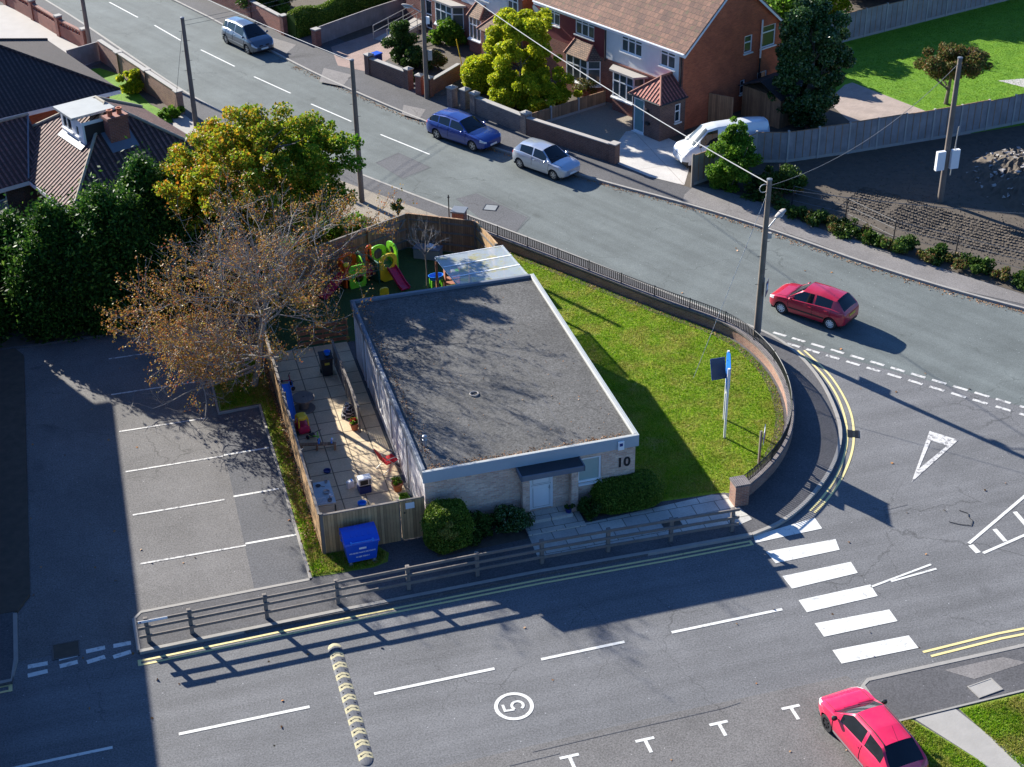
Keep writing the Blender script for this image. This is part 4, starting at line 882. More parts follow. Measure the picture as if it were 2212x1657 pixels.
# ================================================================ PLAY AREA
def archpanel(mb,w_,h,M,hole=None,th=.07,top='arch',hs=10):
    """upright play panel in local x/z with an arched top and an optional round hole"""
    n=12; ot=[(-w_/2,0)]+([( -w_/2,h)]+[(w_/2,h)] if top!='arch' else [(w_/2*math.cos(math.pi-math.pi*i/n),h-w_/2*.6+w_/2*.6*math.sin(math.pi*i/n)) for i in range(n+1)])+[(w_/2,0)]
    old=mb.M; mb.M=M
    if hole:
        cx,cz,r1,r2=hole; k=24; inn=[(cx+r1*math.cos(2*math.pi*i/k),cz+r2*math.sin(2*math.pi*i/k)) for i in range(k)]
        # project ring rays to outline
        def hit(a):
            dx,dz=math.cos(a),math.sin(a); best=None
            for p,q in zip(ot,ot[1:]+ot[:1]):
                ex,ez=q[0]-p[0],q[1]-p[1]; det=-dx*ez+dz*ex
                if abs(det)<1e-9: continue
                t_=(-(p[0]-cx)*ez+(p[1]-cz)*ex)/det; u_=(dx*(p[1]-cz)-dz*(p[0]-cx))/det
                if t_>0 and -1e-6<=u_<=1+1e-6 and (best is None or t_<best): best=t_
            return (cx+dx*best,cz+dz*best) if best else (cx+dx*r1*1.1,cz+dz*r2*1.1)
        ou=[hit(2*math.pi*i/k) for i in range(k)]
        vs=[(x,y,z) for y in (-th/2,th/2) for x,z in inn+ou]; fs=[]
        for i in range(k):
            j=(i+1)%k; fs+=[(i,j,k+j,k+i),(2*k+i,3*k+i,3*k+j,2*k+j),(i,2*k+i,2*k+j,j),(k+i,k+j,3*k+j,3*k+i)]
        mb.add(vs,fs)
    else:
        k=len(ot); vs=[(x,y,z) for y in (-th/2,th/2) for x,z in ot]
        mb.add(vs,[tuple(range(k)),tuple(range(2*k-1,k-1,-1))]+[(i,k+i,k+(i+1)%k,(i+1)%k) for i in range(k)])
    mb.M=old
def slide(t,x,y,z,rz,L,mat):
    m=MB(fr(x,y,0,rz)); pr=[(0,z),(.15*L,z*.93),(.75*L,z*.25),(.92*L,.10),(L,.08)]
    for (a_,za),(b_,zb) in zip(pr[:-1],pr[1:]):
        m.slab([(a_,-.19,za),(a_,.19,za),(b_,.19,zb),(b_,-.19,zb)],.05)
        for s_ in (-1,1): m.slab([(a_,s_*.19,za-.02),(b_,s_*.19,zb-.02),(b_,s_*.19,zb+.1),(a_,s_*.19,za+.1)],.035)
    m.build('slide',mat,t,local=True)
def frame_panel(t,nm,mat,w_,h,x,y,rz,hole=None,top='arch'):
    m=MB(); archpanel(m,w_,h,fr(x,y,0,rz),hole,top=top); m.build(nm,mat,t,local=True,bev=.015)
g1=thing('climbing_frame','yellow and lime green plastic climbing frame with orange arch and crimson slide','climbing frame',(11.55,63.95,PZ),R(18))
frame_panel(g1,'front_panel','yellow',.82,1.25,0,-.42,0,(0,.86,.23,.26))
frame_panel(g1,'side_panel','green',.86,1.5,.45,.0,R(90),(0,1.1,.2,.2)); frame_panel(g1,'side_panel','dgreen',.84,.95,-.45,0,R(90),None,'flat')
frame_panel(g1,'back_panel','green',.8,1.3,0,.44,0,(0,.9,.2,.25))
frame_panel(g1,'arch_panel','orange',.55,1.5,-.52,.30,R(35),(0,1.08,.17,.28))
m=MB(); m.box(-.42,.42,-.38,.4,.52,.58); m.build('platform','dgreen',g1,local=True)
slide(g1,.1,-.45,.58,R(-90),1.15,'magenta')
g2=thing('climbing_frame','lime green and orange plastic climbing frame with crimson slide under the tree','climbing frame',(10.0,63.7,PZ),R(12))
frame_panel(g2,'front_panel','green',.72,1.05,.05,-.42,0,(.1,.42,.18,.2),'flat'); frame_panel(g2,'side_panel','green',.84,1.2,.43,0,R(90),(0,.8,.2,.25)); frame_panel(g2,'side_panel','orange',.84,1.2,-.43,0,R(90),(0,.8,.2,.25)); frame_panel(g2,'back_panel','orange',.8,1.3,0,.44,0,(0,.9,.22,.22))
m=MB(); m.tube([(.42,-.42,1.05),(.42,-.2,1.28),(.42,.2,1.32),(.42,.44,1.1)],.06,8); m.build('handrail','dgreen',g2,local=True,smooth=True)
m=MB(); loft(m,[(-.12,.05,.0,.05,2),(-.1,.1,-.06,.1,2),(0,.13,-.1,.14,2),(.1,.1,-.06,.1,2),(.12,.05,0,.05,2)],12); m.v=[(x-.4,y-.4,z+1.15) for x,y,z in m.v]; m.build('finial','yellow',g2,local=True,smooth=True)
m=MB(); m.box(-.4,.4,-.38,.4,.5,.56); m.build('platform','orange',g2,local=True)
slide(g2,-.45,-.1,.6,R(205),1.35,'magenta')
t=thing('play_tunnel','crimson plastic crawl tunnel joining the two climbing frames','tunnel',(10.75,64.1,PZ),R(15))
m=MB(); m.lathe([(.27,-.42),(.32,-.38),(.32,-.1),(.29,-.05),(.29,.05),(.32,.1),(.32,.38),(.27,.42),(.23,.42),(.23,-.42),(.27,-.42)],(0,0,.42),18,'x'); m.build('tube','magenta',t,local=True,smooth=True)
m=MB(); m.box(-.35,.35,-.2,.2,0,.14); m.build('base','black',t,local=True)
g1.scale=(1.12,)*3; g2.scale=(1.1,)*3
m=MB(); archpanel(m,.42,.85,fr(11.02,61.3,PZ,R(8)),None,.1); tag(m.build('yellow_board','yellow',bev=.02),'yellow rounded plastic board standing alone behind the roof edge','play board')
t=thing('storage_chest','grey storage chest with rumpled pale sheet by the back fence','chest',(14.0,65.3,PZ),R(-32))
m=MB(); m.box(-.65,.65,-.3,.3,0,.5); m.build('chest','grey',t,local=True,bev=.02); m=MB(); m.box(-.68,.68,-.33,.33,.5,.56); m.build('lid','lead',t,local=True,bev=.02)
m=MB(); loft(m,[(-.25,.1,.55,.6,2),(-.1,.22,.55,.72,2),(.1,.2,.55,.68,2),(.25,.08,.55,.6,2)],9); m.v=[(x+.15,y,z) for x,y,z in m.v]; m.build('sheet','paper',t,local=True)
t=thing('sand_table','blue plastic water tub on a wooden stand beside the canopy post','play table',(13.65,62.2,PZ),R(5))
m=MB(); m.lathe([(.2,.42),(.27,.62),(.3,.62),(.22,.40),(.2,.42)],(0,0,0),18); m.lathe([(0,.43),(.22,.43)],(0,0,0),18); m.v=[(x*1.25,y*.85,z) for x,y,z in m.v]; m.build('tub','blue',t,local=True,smooth=True)
for x,y in ((-.25,-.15),(.25,-.15),(-.25,.15),(.25,.15)): m=MB(); m.box(x-.03,x+.03,y-.03,y+.03,0,.42); m.build('leg','green',t,local=True)
t=thing('toy_rack','wooden rack with green and white trays beneath the clear canopy','rack',(14.35,61.9,PZ))
for z in (.25,.5,.75): m=MB(); m.box(-.35,.35,-.16,.16,z,z+.03); m.build('shelf','timber_red',t,local=True)
for x in (-.35,.35): m=MB(); m.box(x-.02,x+.02,-.17,.17,0,.95); m.build('upright','timber_red',t,local=True)
for k,(x,mt) in enumerate(((-.2,'dgreen'),(.05,'white'),(.24,'green'))): m=MB(); m.box(x-.09,x+.09,-.14,.14,.782,.88); m.build('tray',mt,t,local=True,bev=.01)
# clear canopy
t=thing('clear_canopy','translucent corrugated plastic canopy on timber posts behind the flat roof','canopy',(15.2,59.2,PZ))
cz0,cz1=2.62,2.5; cA=(13.55,57.05,2.66); cB=(16.7,57.35,2.66); cC=(16.55,60.9,2.42); cD=(13.3,60.7,2.42)
m=MB(); m.slab([cA,cB,cC,cD],.02); m.build('sheet','polycarb',t)
def lp(a,b,f): return tuple(a[i]+(b[i]-a[i])*f for i in range(3))
for f in (0,.33,.66,1.):
    m=MB(); g0,g1_=max(0,f-.012),min(1,f+.012); up3=lambda v: (v[0],v[1],v[2]+.010); m.slab([up3(lp(cA,cD,g0)),up3(lp(cB,cC,g0)),up3(lp(cB,cC,g1_)),up3(lp(cA,cD,g1_))],.006); m.build('glazing_bar','white',t)
for f in (.01,.5,.99): m=MB(); p,q=lp(cA,cB,f),lp(cD,cC,f); m.tube([(p[0],p[1],p[2]-.06),(q[0],q[1],q[2]-.06)],.04,4); m.build('rafter','white' if f!=.5 else 'timber_red',t)
for p in (lp(cA,cD,.95),lp(cB,cC,.95),lp(cD,cC,.5)): m=MB(); m.box(p[0]-.05,p[0]+.05,p[1]-.1,p[1],PZ,2.3); m.build('post','timber_red',t)
# young bare tree in the play area
def sapling(label,base,h,seed,spread=1.1,group=None):
    t=thing('young_tree',label,'tree',(base[0],base[1],PZ),group=group)
    m=MB(); r=random.Random(seed); bx,by=base; top=h*.55
    m.tube([(bx,by,PZ),(bx+.03,by,top*.5),(bx,by+.02,top)],.035,6,r2=.028); m.build('trunk','bark',t)
    m=MB()
    def br(p,d,L,rad,lv):
        q=p+d*L; mid=p+d*L*.5+Vector((r.uniform(-.05,.05),r.uniform(-.05,.05),.02)); m.tube([p,mid,q],rad,4,r2=rad*.5,cap=False)
        if lv<3:
            for k in range(3): nd=(d+Vector((r.gauss(0,.45),r.gauss(0,.45),r.gauss(.1,.3)))).normalized(); br(p+(q-p)*r.uniform(.4,1),nd,L*.65,rad*.55,lv+1)
    for k in range(9):
        a_=2*math.pi*k/9; br(Vector((bx,by,top-r.uniform(0,.4))),Vector((math.cos(a_)*.7,math.sin(a_)*.7,.9)).normalized(),spread*r.uniform(.6,.9),.018,0)
    m.build('branches','twig',t); return t
sapling('young leafless tree standing on the turf beside the clear canopy',(13.2,62.2),3.6,4,1.15)
# ================================================================ CURVED WALL WITH RAILING
def arclen(pts):
    P=[Vector(p) for p in pts]; s=[0]
    for a,b in zip(P[:-1],P[1:]): s.append(s[-1]+(b-a).length)
    return P,s
def at(P,s,d):
    for i in range(len(s)-1):
        if s[i+1]>=d or i==len(s)-2:
            f=(d-s[i])/(s[i+1]-s[i]); return P[i]+(P[i+1]-P[i])*f,(P[i+1]-P[i]).normalized()
wc=[(16.45,67.2),(17.9,64.95),(19.3,62.75),(21.15,59.75),(23.15,56.55),(24.4,54.85),(25.15,53.3),(25.42,51.0),(25.2,49.1),(24.68,47.25),(23.8,45.5),(22.7,44.15),(21.6,43.2),(20.55,42.5)]
wc=smooth_poly(wc,2)
WH=.50
wt=thing('brick_boundary_wall','long curving red brick wall topped with black railings round the front lawn','wall',(20.4,42.4,PZ))
m=MB(); m.strip(wc,.24,PZ-.05,h=WH-.05); m.build('wall','wallb',wt)
m=MB(); m.strip(wc,.30,PZ+WH-.05,h=.09); m.build('coping','coping',wt)
m=MB(); m.box(20.02,20.56,42.02,42.56,PZ-.02,PZ+.88); m.build('end_pier','wallb',wt); m=MB(); m.box(19.99,20.59,41.99,42.59,PZ+.88,PZ+.96); m.build('pier_cap','coping',wt)
zt=PZ+WH+.04; P_,S_=arclen(wc); LT=S_[-1]-.1
m=MB(); m.tube([(p.x,p.y,zt+.46) for p in P_],.022,5); m.build('top_rail','iron',wt); m=MB(); m.tube([(p.x,p.y,zt+.07) for p in P_],.016,5); m.build('bottom_rail','iron',wt)
npan=round(LT/1.9)
for i in range(npan):
    d0=.1+i*(LT-.1)/npan; d1=.1+(i+1)*(LT-.1)/npan; c,_=at(P_,S_,d0)
    m=MB(); m.box(c.x-.022,c.x+.022,c.y-.022,c.y+.022,zt,zt+.51); m.build('railing_post','iron',wt)
    m=MB(); nb_=round((d1-d0)/.115)
    for k in range(1,nb_):
        c,_=at(P_,S_,d0+(d1-d0)*k/nb_); m.box(c.x-.015,c.x+.015,c.y-.015,c.y+.015,zt+.07,zt+.46)
    m.build('railing_bars','iron',wt)
t=thing('gate_pier','brick gate pier with dark flat cap and iron post beside the pavement','gate pier',(16.2,67.75,PZ),R(-30))
m=MB(); m.box(-.3,.3,-.3,.3,0,1.05); m.build('pier','redb',t,local=True); m=MB(); m.box(-.36,.36,-.36,.36,1.05,1.13); m.build('cap','lead',t,local=True)
m=MB(); m.tube([(-.5,-.1,0),(-.5,-.1,1.9)],.03,6); m.tube([(-.5,-.1,1.75),(-.5,-.1,1.8)],.06,6); m.tube([(-.5,-.1,.5),(-1.0,-.3,.15)],.02,5); m.build('iron_post','iron',t,local=True)
# ================================================================ POST AND RAIL FENCE
t=thing('post_and_rail_fence','long three rail grey timber fence along the kerb of the lower road','fence',(-1.25,40.72,PZ))
px=[-1.25,.15,2.64,5.06,7.52,9.96,12.3,14.72,17.05,19.35]; py=[40.78,40.8,40.84,40.88,40.92,40.95,40.95,40.9,40.82,40.72]
for x,y in zip(px,py): m=MB(); m.box(x-.07,x+.07,y-.06,y+.06,PZ,PZ+1.02); m.build('post','rail',t,bev=.01)
for z in (.28,.60,.90):
    for i in range(len(px)-1):
        e0=-.28 if i==0 else .004; e1=.22 if i==len(px)-2 else 0
        if z==.28 and 4<=i: pass
        zj=random.uniform(-.02,.02); m=MB(); m.obox((px[i]-(-e0 if i==0 else 0)+(.004 if i else 0),py[i]-.085),(px[i+1]+e1,py[i+1]-.085),.045,PZ+z+zj,PZ+z+.10+zj); m.build('rail','rail',t)
m=MB(); m.box(-1.5,-.55,40.655,40.668,PZ+.91,PZ+1.0); m.build('name_plate','white',t); 
m=MB(); m.box(-1.46,-1.40,40.650,40.656,PZ+.925,PZ+.985); m.build('name_plate_mark','navy',t)
# ================================================================ SPEED HUMP
t=thing('speed_hump','cream and black rubber speed hump bolted across the lower road','speed hump',(4.55,36.2,0))
y0=33.28; n=22; ln=(39.02-y0)/n; wv=.225
def hseg(y,l,mat,end=0):
    m=MB(fr(0,y,0,0)); prof=[(-wv,.006),(-wv*.8,.025),(-wv*.4,.043),(0,.048),(wv*.4,.043),(wv*.8,.025),(wv,.006)]
    if end==0:
        vs=[];ch=.09
        for x,z in prof:
            c=ch*(1-abs(x)/wv); vs.append((x,c,z)); 
        for x,z in prof:
            c=ch*(1-abs(x)/wv); vs.append((x,l+c-.006,z))
        k=7; m.add(vs+[(x,yy,.002) for yy in (0,l) for x in (-wv,wv)],[(i,i+1,k+i+1,k+i) for i in range(6)]+[tuple(range(6,-1,-1)),tuple(range(7,14))])
    else:
        vs=[];K=8
        for j in range(K+1):
            f=math.cos(j/K*math.pi/2); yy=end*l*math.sin(j/K*math.pi/2)
            for x,z in prof: vs.append((x*max(f,.02),yy,.006+(z-.006)*max(f,.02)))
        m.add(vs,[(j*7+i,j*7+i+1,(j+1)*7+i+1,(j+1)*7+i) for j in range(K) for i in range(6)])
    m.v=[(x+4.55,yy,z) for x,yy,z in m.v]
    o=m.build('segment',mat,t,smooth=False)
    if end==0 and mat=='creamhump':
        m=MB(); m.tube([(4.55-wv*.8,y+l*.5+.02,.026),(4.55-wv*.4,y+l*.5+.06,.044),(4.55,y+l*.5+.10,.048),(4.55+wv*.4,y+l*.5+.06,.044),(4.55+wv*.8,y+l*.5+.02,.026)],.008,4); m.build('chevron_groove','greyhump',o)
    if end==0:
        m=MB()
        for x in (-.13,.13): m.lathe([(.026,.0),(.026,.049),(0,.049)],(4.55+x,y+l*.5+.045,0),8)
        m.build('bolt_holes','black',o)
for i in range(1,n-1): hseg(y0+i*ln,ln,'creamhump' if i%2 else 'greyhump')
hseg(y0+ln+.09,ln+.08,'greyhump',-1); hseg(y0+(n-1)*ln+.005,ln,'creamhump',1)
# ================================================================ SOLAR SIGN AND SMALL SIGN
sg=thing('road_sign','tall twin post roadside sign with blue edge and ribbed solar panel on the lawn','sign',(21.46,46.4,PZ))
pa,pb=(21.46,46.42),(21.97,47.68)
for p in (pa,pb): m=MB(); m.tube([(p[0],p[1],PZ),(p[0],p[1],PZ+3.16)],.05,10); m.build('post','white_paint',sg,smooth=True)
m=MB(); m.tube([(pb[0],pb[1],PZ+1.2),(pa[0],pa[1],PZ+2.2)],.035,8); m.build('cross_brace','white_paint',sg)
m=MB(); m.obox((21.485,46.48),(21.945,47.62),.13,PZ+2.2,PZ+3.12); m.build('sign_board','blue',sg); m=MB(); m.obox((21.50,46.52),(21.93,47.58),.012,PZ+2.25,PZ+3.07,off=-.073); m.build('sign_face','white_paint',sg)
m=MB(); m.slab([(21.02,46.95,PZ+2.40),(21.62,46.95,PZ+2.40),(21.62,47.22,PZ+3.20),(21.02,47.22,PZ+3.20)],.04); sp=m.build('solar_panel','navy',sg)
m=MB()
for k in range(14):
    x=21.06+.040*k; m.tube([(x,46.945,PZ+2.44),(x,47.19,PZ+3.18)],.011,4)
m.build('panel_ribs','grey',sp)
t=thing('garden_sign','small white posted sign standing inside the curved railings','sign',(22.0,44.35,PZ))
m=MB(); m.box(21.96,22.04,44.31,44.39,PZ,PZ+1.5); m.build('post','rail',t); m=MB(); m.obox((22.05,44.2),(22.35,44.75),.02,PZ+.95,PZ+1.5); m.build('board','paper',t)
m=MB(); m.obox((22.065,44.24),(22.345,44.71),.012,PZ+1.0,PZ+1.2,off=-.018); m.build('board_print','magenta',t)
# ================================================================ WASTE BIN
t=thing('waste_container','large blue four wheeled recycling container with white lettering by the board fence','bin',(6.28,43.02,PZ),R(2))
MTb='binblue'
m=MB(); w0,w1,d0_,d1_=.50,.60,.30,.40
m.add([(-w0,-d0_,.17),(w0,-d0_,.17),(w0,d0_,.17),(-w0,d0_,.17),(-w1,-d1_,.98),(w1,-d1_,.98),(w1,d1_,.98),(-w1,d1_,.98)],[(0,3,2,1),(4,5,6,7),(0,1,5,4),(1,2,6,5),(2,3,7,6),(3,0,4,7)]); body=m.build('body',MTb,t,local=True,bev=.025)
m=MB(); m.box(-.63,.63,-.44,.44,.98,1.04); m.build('rim',MTb,t,local=True,bev=.01)
m=MB(); 
prof=[(-.46,1.04),(-.44,1.10),(-.25,1.20),(.05,1.28),(.30,1.29),(.44,1.22),(.46,1.05)]
k=len(prof); vs=[(x,y,z) for x in (-.62,.62) for y,z in prof]; m.add(vs,[(i,i+1,k+i+1,k+i) for i in range(k-1)]+[tuple(range(k-1,-1,-1)),tuple(range(k,2*k))]); lid=m.build('lid',MTb,t,local=True,bev=.015)
m=MB(); m.tube([(-.38,-.47,1.13),(.38,-.47,1.13)],.022,8); m.box(-.42,-.36,-.49,-.40,1.07,1.16); m.box(.36,.42,-.49,-.40,1.07,1.16); m.build('lid_handle','blue',lid,local=True)
for x in (-.3,-.1,.1,.3): m=MB(); m.slab([(x-.03,-.24,1.22),(x+.03,-.24,1.22),(x+.03,.26,1.31),(x-.03,.26,1.31)],.03); m.build('lid_rib',MTb,lid,local=True)
for x in (-.63,.63): m=MB(); m.lathe([(0,-.03),(.05,-.03),(.05,.03),(0,.03)],(x,0,1.0),12,'x'); m.build('lifting_trunnion',MTb,t,local=True)
tl=math.atan2(.10,.81)
FM=Matrix.Translation((0,-.352,.62))@Matrix.Rotation(R(90)+tl,4,'X')
m=MB(); textmb(m,'WILTSHIRE WASTE RECYCLING',.085,FM@Matrix.Translation((0,-.02,.012)),.004,bold=.002,sx=.78); m.build('lettering','white',body,local=True)
m=MB(); textmb(m,'01380 730411',.085,FM@Matrix.Translation((.02,-.22,.012)),.004,bold=.002); m.build('phone_number','white',body,local=True)
m=MB(FM@Matrix.Translation((.02,.17,.008))); m.box(-.13,.13,-.04,.04,0,.008); m.build('sticker','paper',body,local=True)
for x in (-.42,.42):
    for y in (-.24,.24):
        m=MB(); m.box(x-.03,x+.03,y-.04,y+.04,.10,.17); cst=m.build('castor','steel',t,local=True); m=MB(); m.lathe([(0,-.022),(.075,-.022),(.075,.022),(0,.022)],(x,y,.077),12,'y'); m.build('castor_wheel','lead',cst,local=True)
# ================================================================ POLES AND CABLES
def pole(label,x,y,h,lean=(0,0),r=.15,steps=True):
    t=thing('utility_pole',label,'utility pole',(x,y,PZ if y>44 else 0))
    m=MB(); m.tube([(x,y,0),(x+lean[0]*.5,y+lean[1]*.5,h*.5),(x+lean[0],y+lean[1],h)],r,12,r2=r*.7); m.build('pole','pole',t,smooth=True)
    tp=(x+lean[0],y+lean[1],h); m=MB(); m.lathe([(r*.8,h-.04),(r*.8,h+.02),(0,h+.05)],(tp[0],tp[1],0),10); m.build('cap','lead',t)
    if steps:
        for k in range(7):
            z=h*.35+k*(h*.62/7); f=z/h; sx=1 if k%2 else -1
            m=MB(); m.tube([(x+lean[0]*f,y+lean[1]*f,z),(x+lean[0]*f+sx*.26,y+lean[1]*f+.02,z)],.012,4); m.build('step_iron','iron',t)
    return t,tp
pl1,T1=pole('bare topped pole with step irons on the gravel between the autumn tree and the road',12.19,72.55,7.75)
pl2,T2=pole('pole with thin side wires behind the autumn tree by the garden wall',5.08,85.88,6.5)
pl0,T0=pole('dark pole at the top left beside the pierced brick wall',-.12,101.15,8.0)
pl3,T3=pole('pole with street lamp at the junction railings beside the red car','25',53.48,7.5) if False else pole('pole with street lamp at the junction railings beside the red car',25.95,53.55,7.45,(.08,.05))
pl4,T4=pole('pole with street lamp and grey boxes on the far pavement by the gate piers',18.82,85.91,8.6)
pl5,T5=pole('pole carrying a white box on the building plot at the right',40.42,63.4,7.75,r=.16,steps=False)
def lamp(t,x,y,z,dx,dy,ln=1.0):
    m=MB(); m.tube([(x,y,z),(x+dx*ln*.5,y+dy*ln*.5,z+.22),(x+dx*ln,y+dy*ln,z+.42)],.028,8); a=m.build('lamp_arm','steel',t,smooth=True)
    M=Matrix.Translation((x+dx*(ln+.2),y+dy*(ln+.2),z+.47))@Matrix.Rotation(math.atan2(dy,dx),4,'Z')@Matrix.Rotation(R(-14),4,'Y')
    m=MB(M); loft(m,[(-.32,.05,-.03,.05,2.5),(-.25,.10,-.05,.08,2.5),(.1,.14,-.05,.10,2.5),(.28,.11,-.03,.08,2.5),(.35,.04,-.01,.05,2.5)],12); h=m.build('lamp_head','concrete_l',t,smooth=True)
    m=MB(M); loft(m,[(-.15,.06,-.10,-.04,2.5),(0,.11,-.12,-.04,2.5),(.2,.08,-.10,-.03,2.5)],10); m.build('lamp_bowl','lamp',h,smooth=True)
lamp(pl3,T3[0]-.03,T3[1],5.05,.86,.5,.85); lamp(pl4,18.82,85.91,5.3,-.97,.2,.7)
m=MB(); m.box(18.94,19.14,85.7,85.9,4.7,5.1); m.build('equipment_box','white',pl4); m=MB(); m.box(18.95,19.2,85.7,85.86,2.5,3.1); m.build('meter_box','concrete_l',pl4)
m=MB(); m.box(26.09,26.28,53.5,53.65,4.75,5.0); m.build('equipment_box','concrete_l',pl3)
m=MB(); m.box(26.08,26.14,53.52,53.60,.2,2.9); m.build('cable_cover','lead',pl3)
m=MB(); m.obox((26.08,53.25),(26.42,53.75),.02,2.1,2.75); m.build('pole_notice','lead',pl3); m=MB(); m.obox((26.1,53.2),(26.2,53.34),.03,2.45,2.7); m.build('small_notice','paper',pl3)
m=MB(); k=16; m.tube([(T3[0]+.2*math.cos(2*math.pi*i/k)-.2,T3[1]+.05,7.05+.18*math.sin(2*math.pi*i/k)) for i in range(k+1)],.02,5,cap=False); m.build('cable_loop','wire_w',pl3)
m=MB(); m.box(39.75,40.2,63.1,63.3,2.0,3.0); m.build('white_box','white',pl5); m=MB(); m.box(40.55,41.0,63.1,63.3,2.0,3.0); m.build('white_box','white',pl5); m=MB(); m.tube([(40.7,63.25,1.6),(40.8,63.25,4.2)],.03,6); m.build('conduit','steel',pl5)
def cable(nm,label,a,b,sag,r,mat='wire',n=24):
    pts=[]
    for i in range(n+1):
        f=i/n; pts.append((a[0]+(b[0]-a[0])*f,a[1]+(b[1]-a[1])*f,a[2]+(b[2]-a[2])*f-4*sag*f*(1-f)))
    m=MB(); m.tube(pts,r,5,cap=False); return tag(m.build(nm,mat),label,'cable')
cable('overhead_cable','thick pale twisted cable from the junction pole up past the houses',(T3[0],T3[1],7.25),(T4[0],T4[1],8.4),.45,.021,'wire_w',40)
cable('overhead_cable','pale cable slung from the gravel pole over the grey car to the top left',(T1[0],T1[1],7.7),(T0[0],T0[1],7.9),.35,.016,'wire_w')
cable('overhead_cable','thin sagging wire from the junction pole to the pole with the white box',(T3[0],T3[1],7.15),(T5[0],T5[1],7.5),.9,.014)
cable('overhead_cable','thin dark wire running off right from the junction pole over the bramble strip',(T3[0],T3[1],7.1),(47,44,7.0),.6,.014)
cable('overhead_cable','upper of two thin wires leaving the pole behind the autumn tree',(T2[0],T2[1],6.3),(20.5,96.5,5.4),.3,.010)
cable('overhead_cable','lower of two thin wires leaving the pole behind the autumn tree',(T2[0],T2[1],6.05),(20.5,96.5,5.1),.3,.010)
cable('stay_wire','thin stay wire from the junction pole down into the front lawn',(T3[0],T3[1],7.0),(21.95,50.95,PZ),0,.011,'wire_w')
cable('stay_wire','thin stay wire beside the pole behind the autumn tree',(T2[0],T2[1],6.2),(4.0,87.6,PZ),0,.011)
# ================================================================ CARS
def interp(tab,x):
    if x<=tab[0][0]: return tab[0][1]
    for (a,u),(b,v) in zip(tab[:-1],tab[1:]):
        if x<=b:
            f=(x-a)/(b-a); return u+(v-u)*f
    return tab[-1][1]
def smoothtab(tab,x,wd=.10):
    return sum(interp(tab,x+d*wd) for d in (-1,-.5,0,.5,1))/5
def wheel(t,x,y,r,wd,rimmat,sp,side):
    m=MB(); m.lathe([(r*.66,-wd/2),(r*.93,-wd/2),(r,-wd*.35),(r,wd*.35),(r*.93,wd/2),(r*.66,wd/2)],(x,y,r),22,'y',caps=False); w_=m.build('wheel','rubber',t,local=True,smooth=True)
    yy=y+side*(wd/2-.012)
    m=MB(); m.lathe([(0,-.02),(r*.66,-.02),(r*.66,.0),(0,.0)],(x,y+side*wd*.1,r),22,'y'); 
    m.build('brake_disc','dark',w_,local=True)
    m=MB(); k=22; rr0,rr1=r*.57,r*.68; vs=[]
    for i in range(k):
        a=2*math.pi*i/k
        for rr in (rr0,rr1):
            vs.append((x+rr*math.cos(a),yy,r+rr*math.sin(a)))
    m.add(vs,[(2*i,2*i+1,2*((i+1)%k)+1,2*((i+1)%k)) for i in range(k)])
    for i in range(sp):
        a=2*math.pi*i/sp+.3; d=Vector((math.cos(a),0,math.sin(a))); n=Vector((-math.sin(a),0,math.cos(a))); c=Vector((x,yy,r)); hw=.034 if sp<8 else .028
        p=[c+d*r*.1-n*hw,c+d*r*.1+n*hw,c+d*rr0*1.03+n*hw*.8,c+d*rr0*1.03-n*hw*.8]
        m.add([tuple(q) for q in p]+[tuple(q-Vector((0,side*.02,0))) for q in p],[(0,1,2,3),(7,6,5,4),(0,4,5,1),(1,5,6,2),(2,6,7,3),(3,7,4,0)])
    m.lathe([(0,-.015),(r*.2,-.01),(r*.2,.006),(0,.01)],(x,yy,r),12,'y')
    m.build('rim',rimmat,w_,local=True)
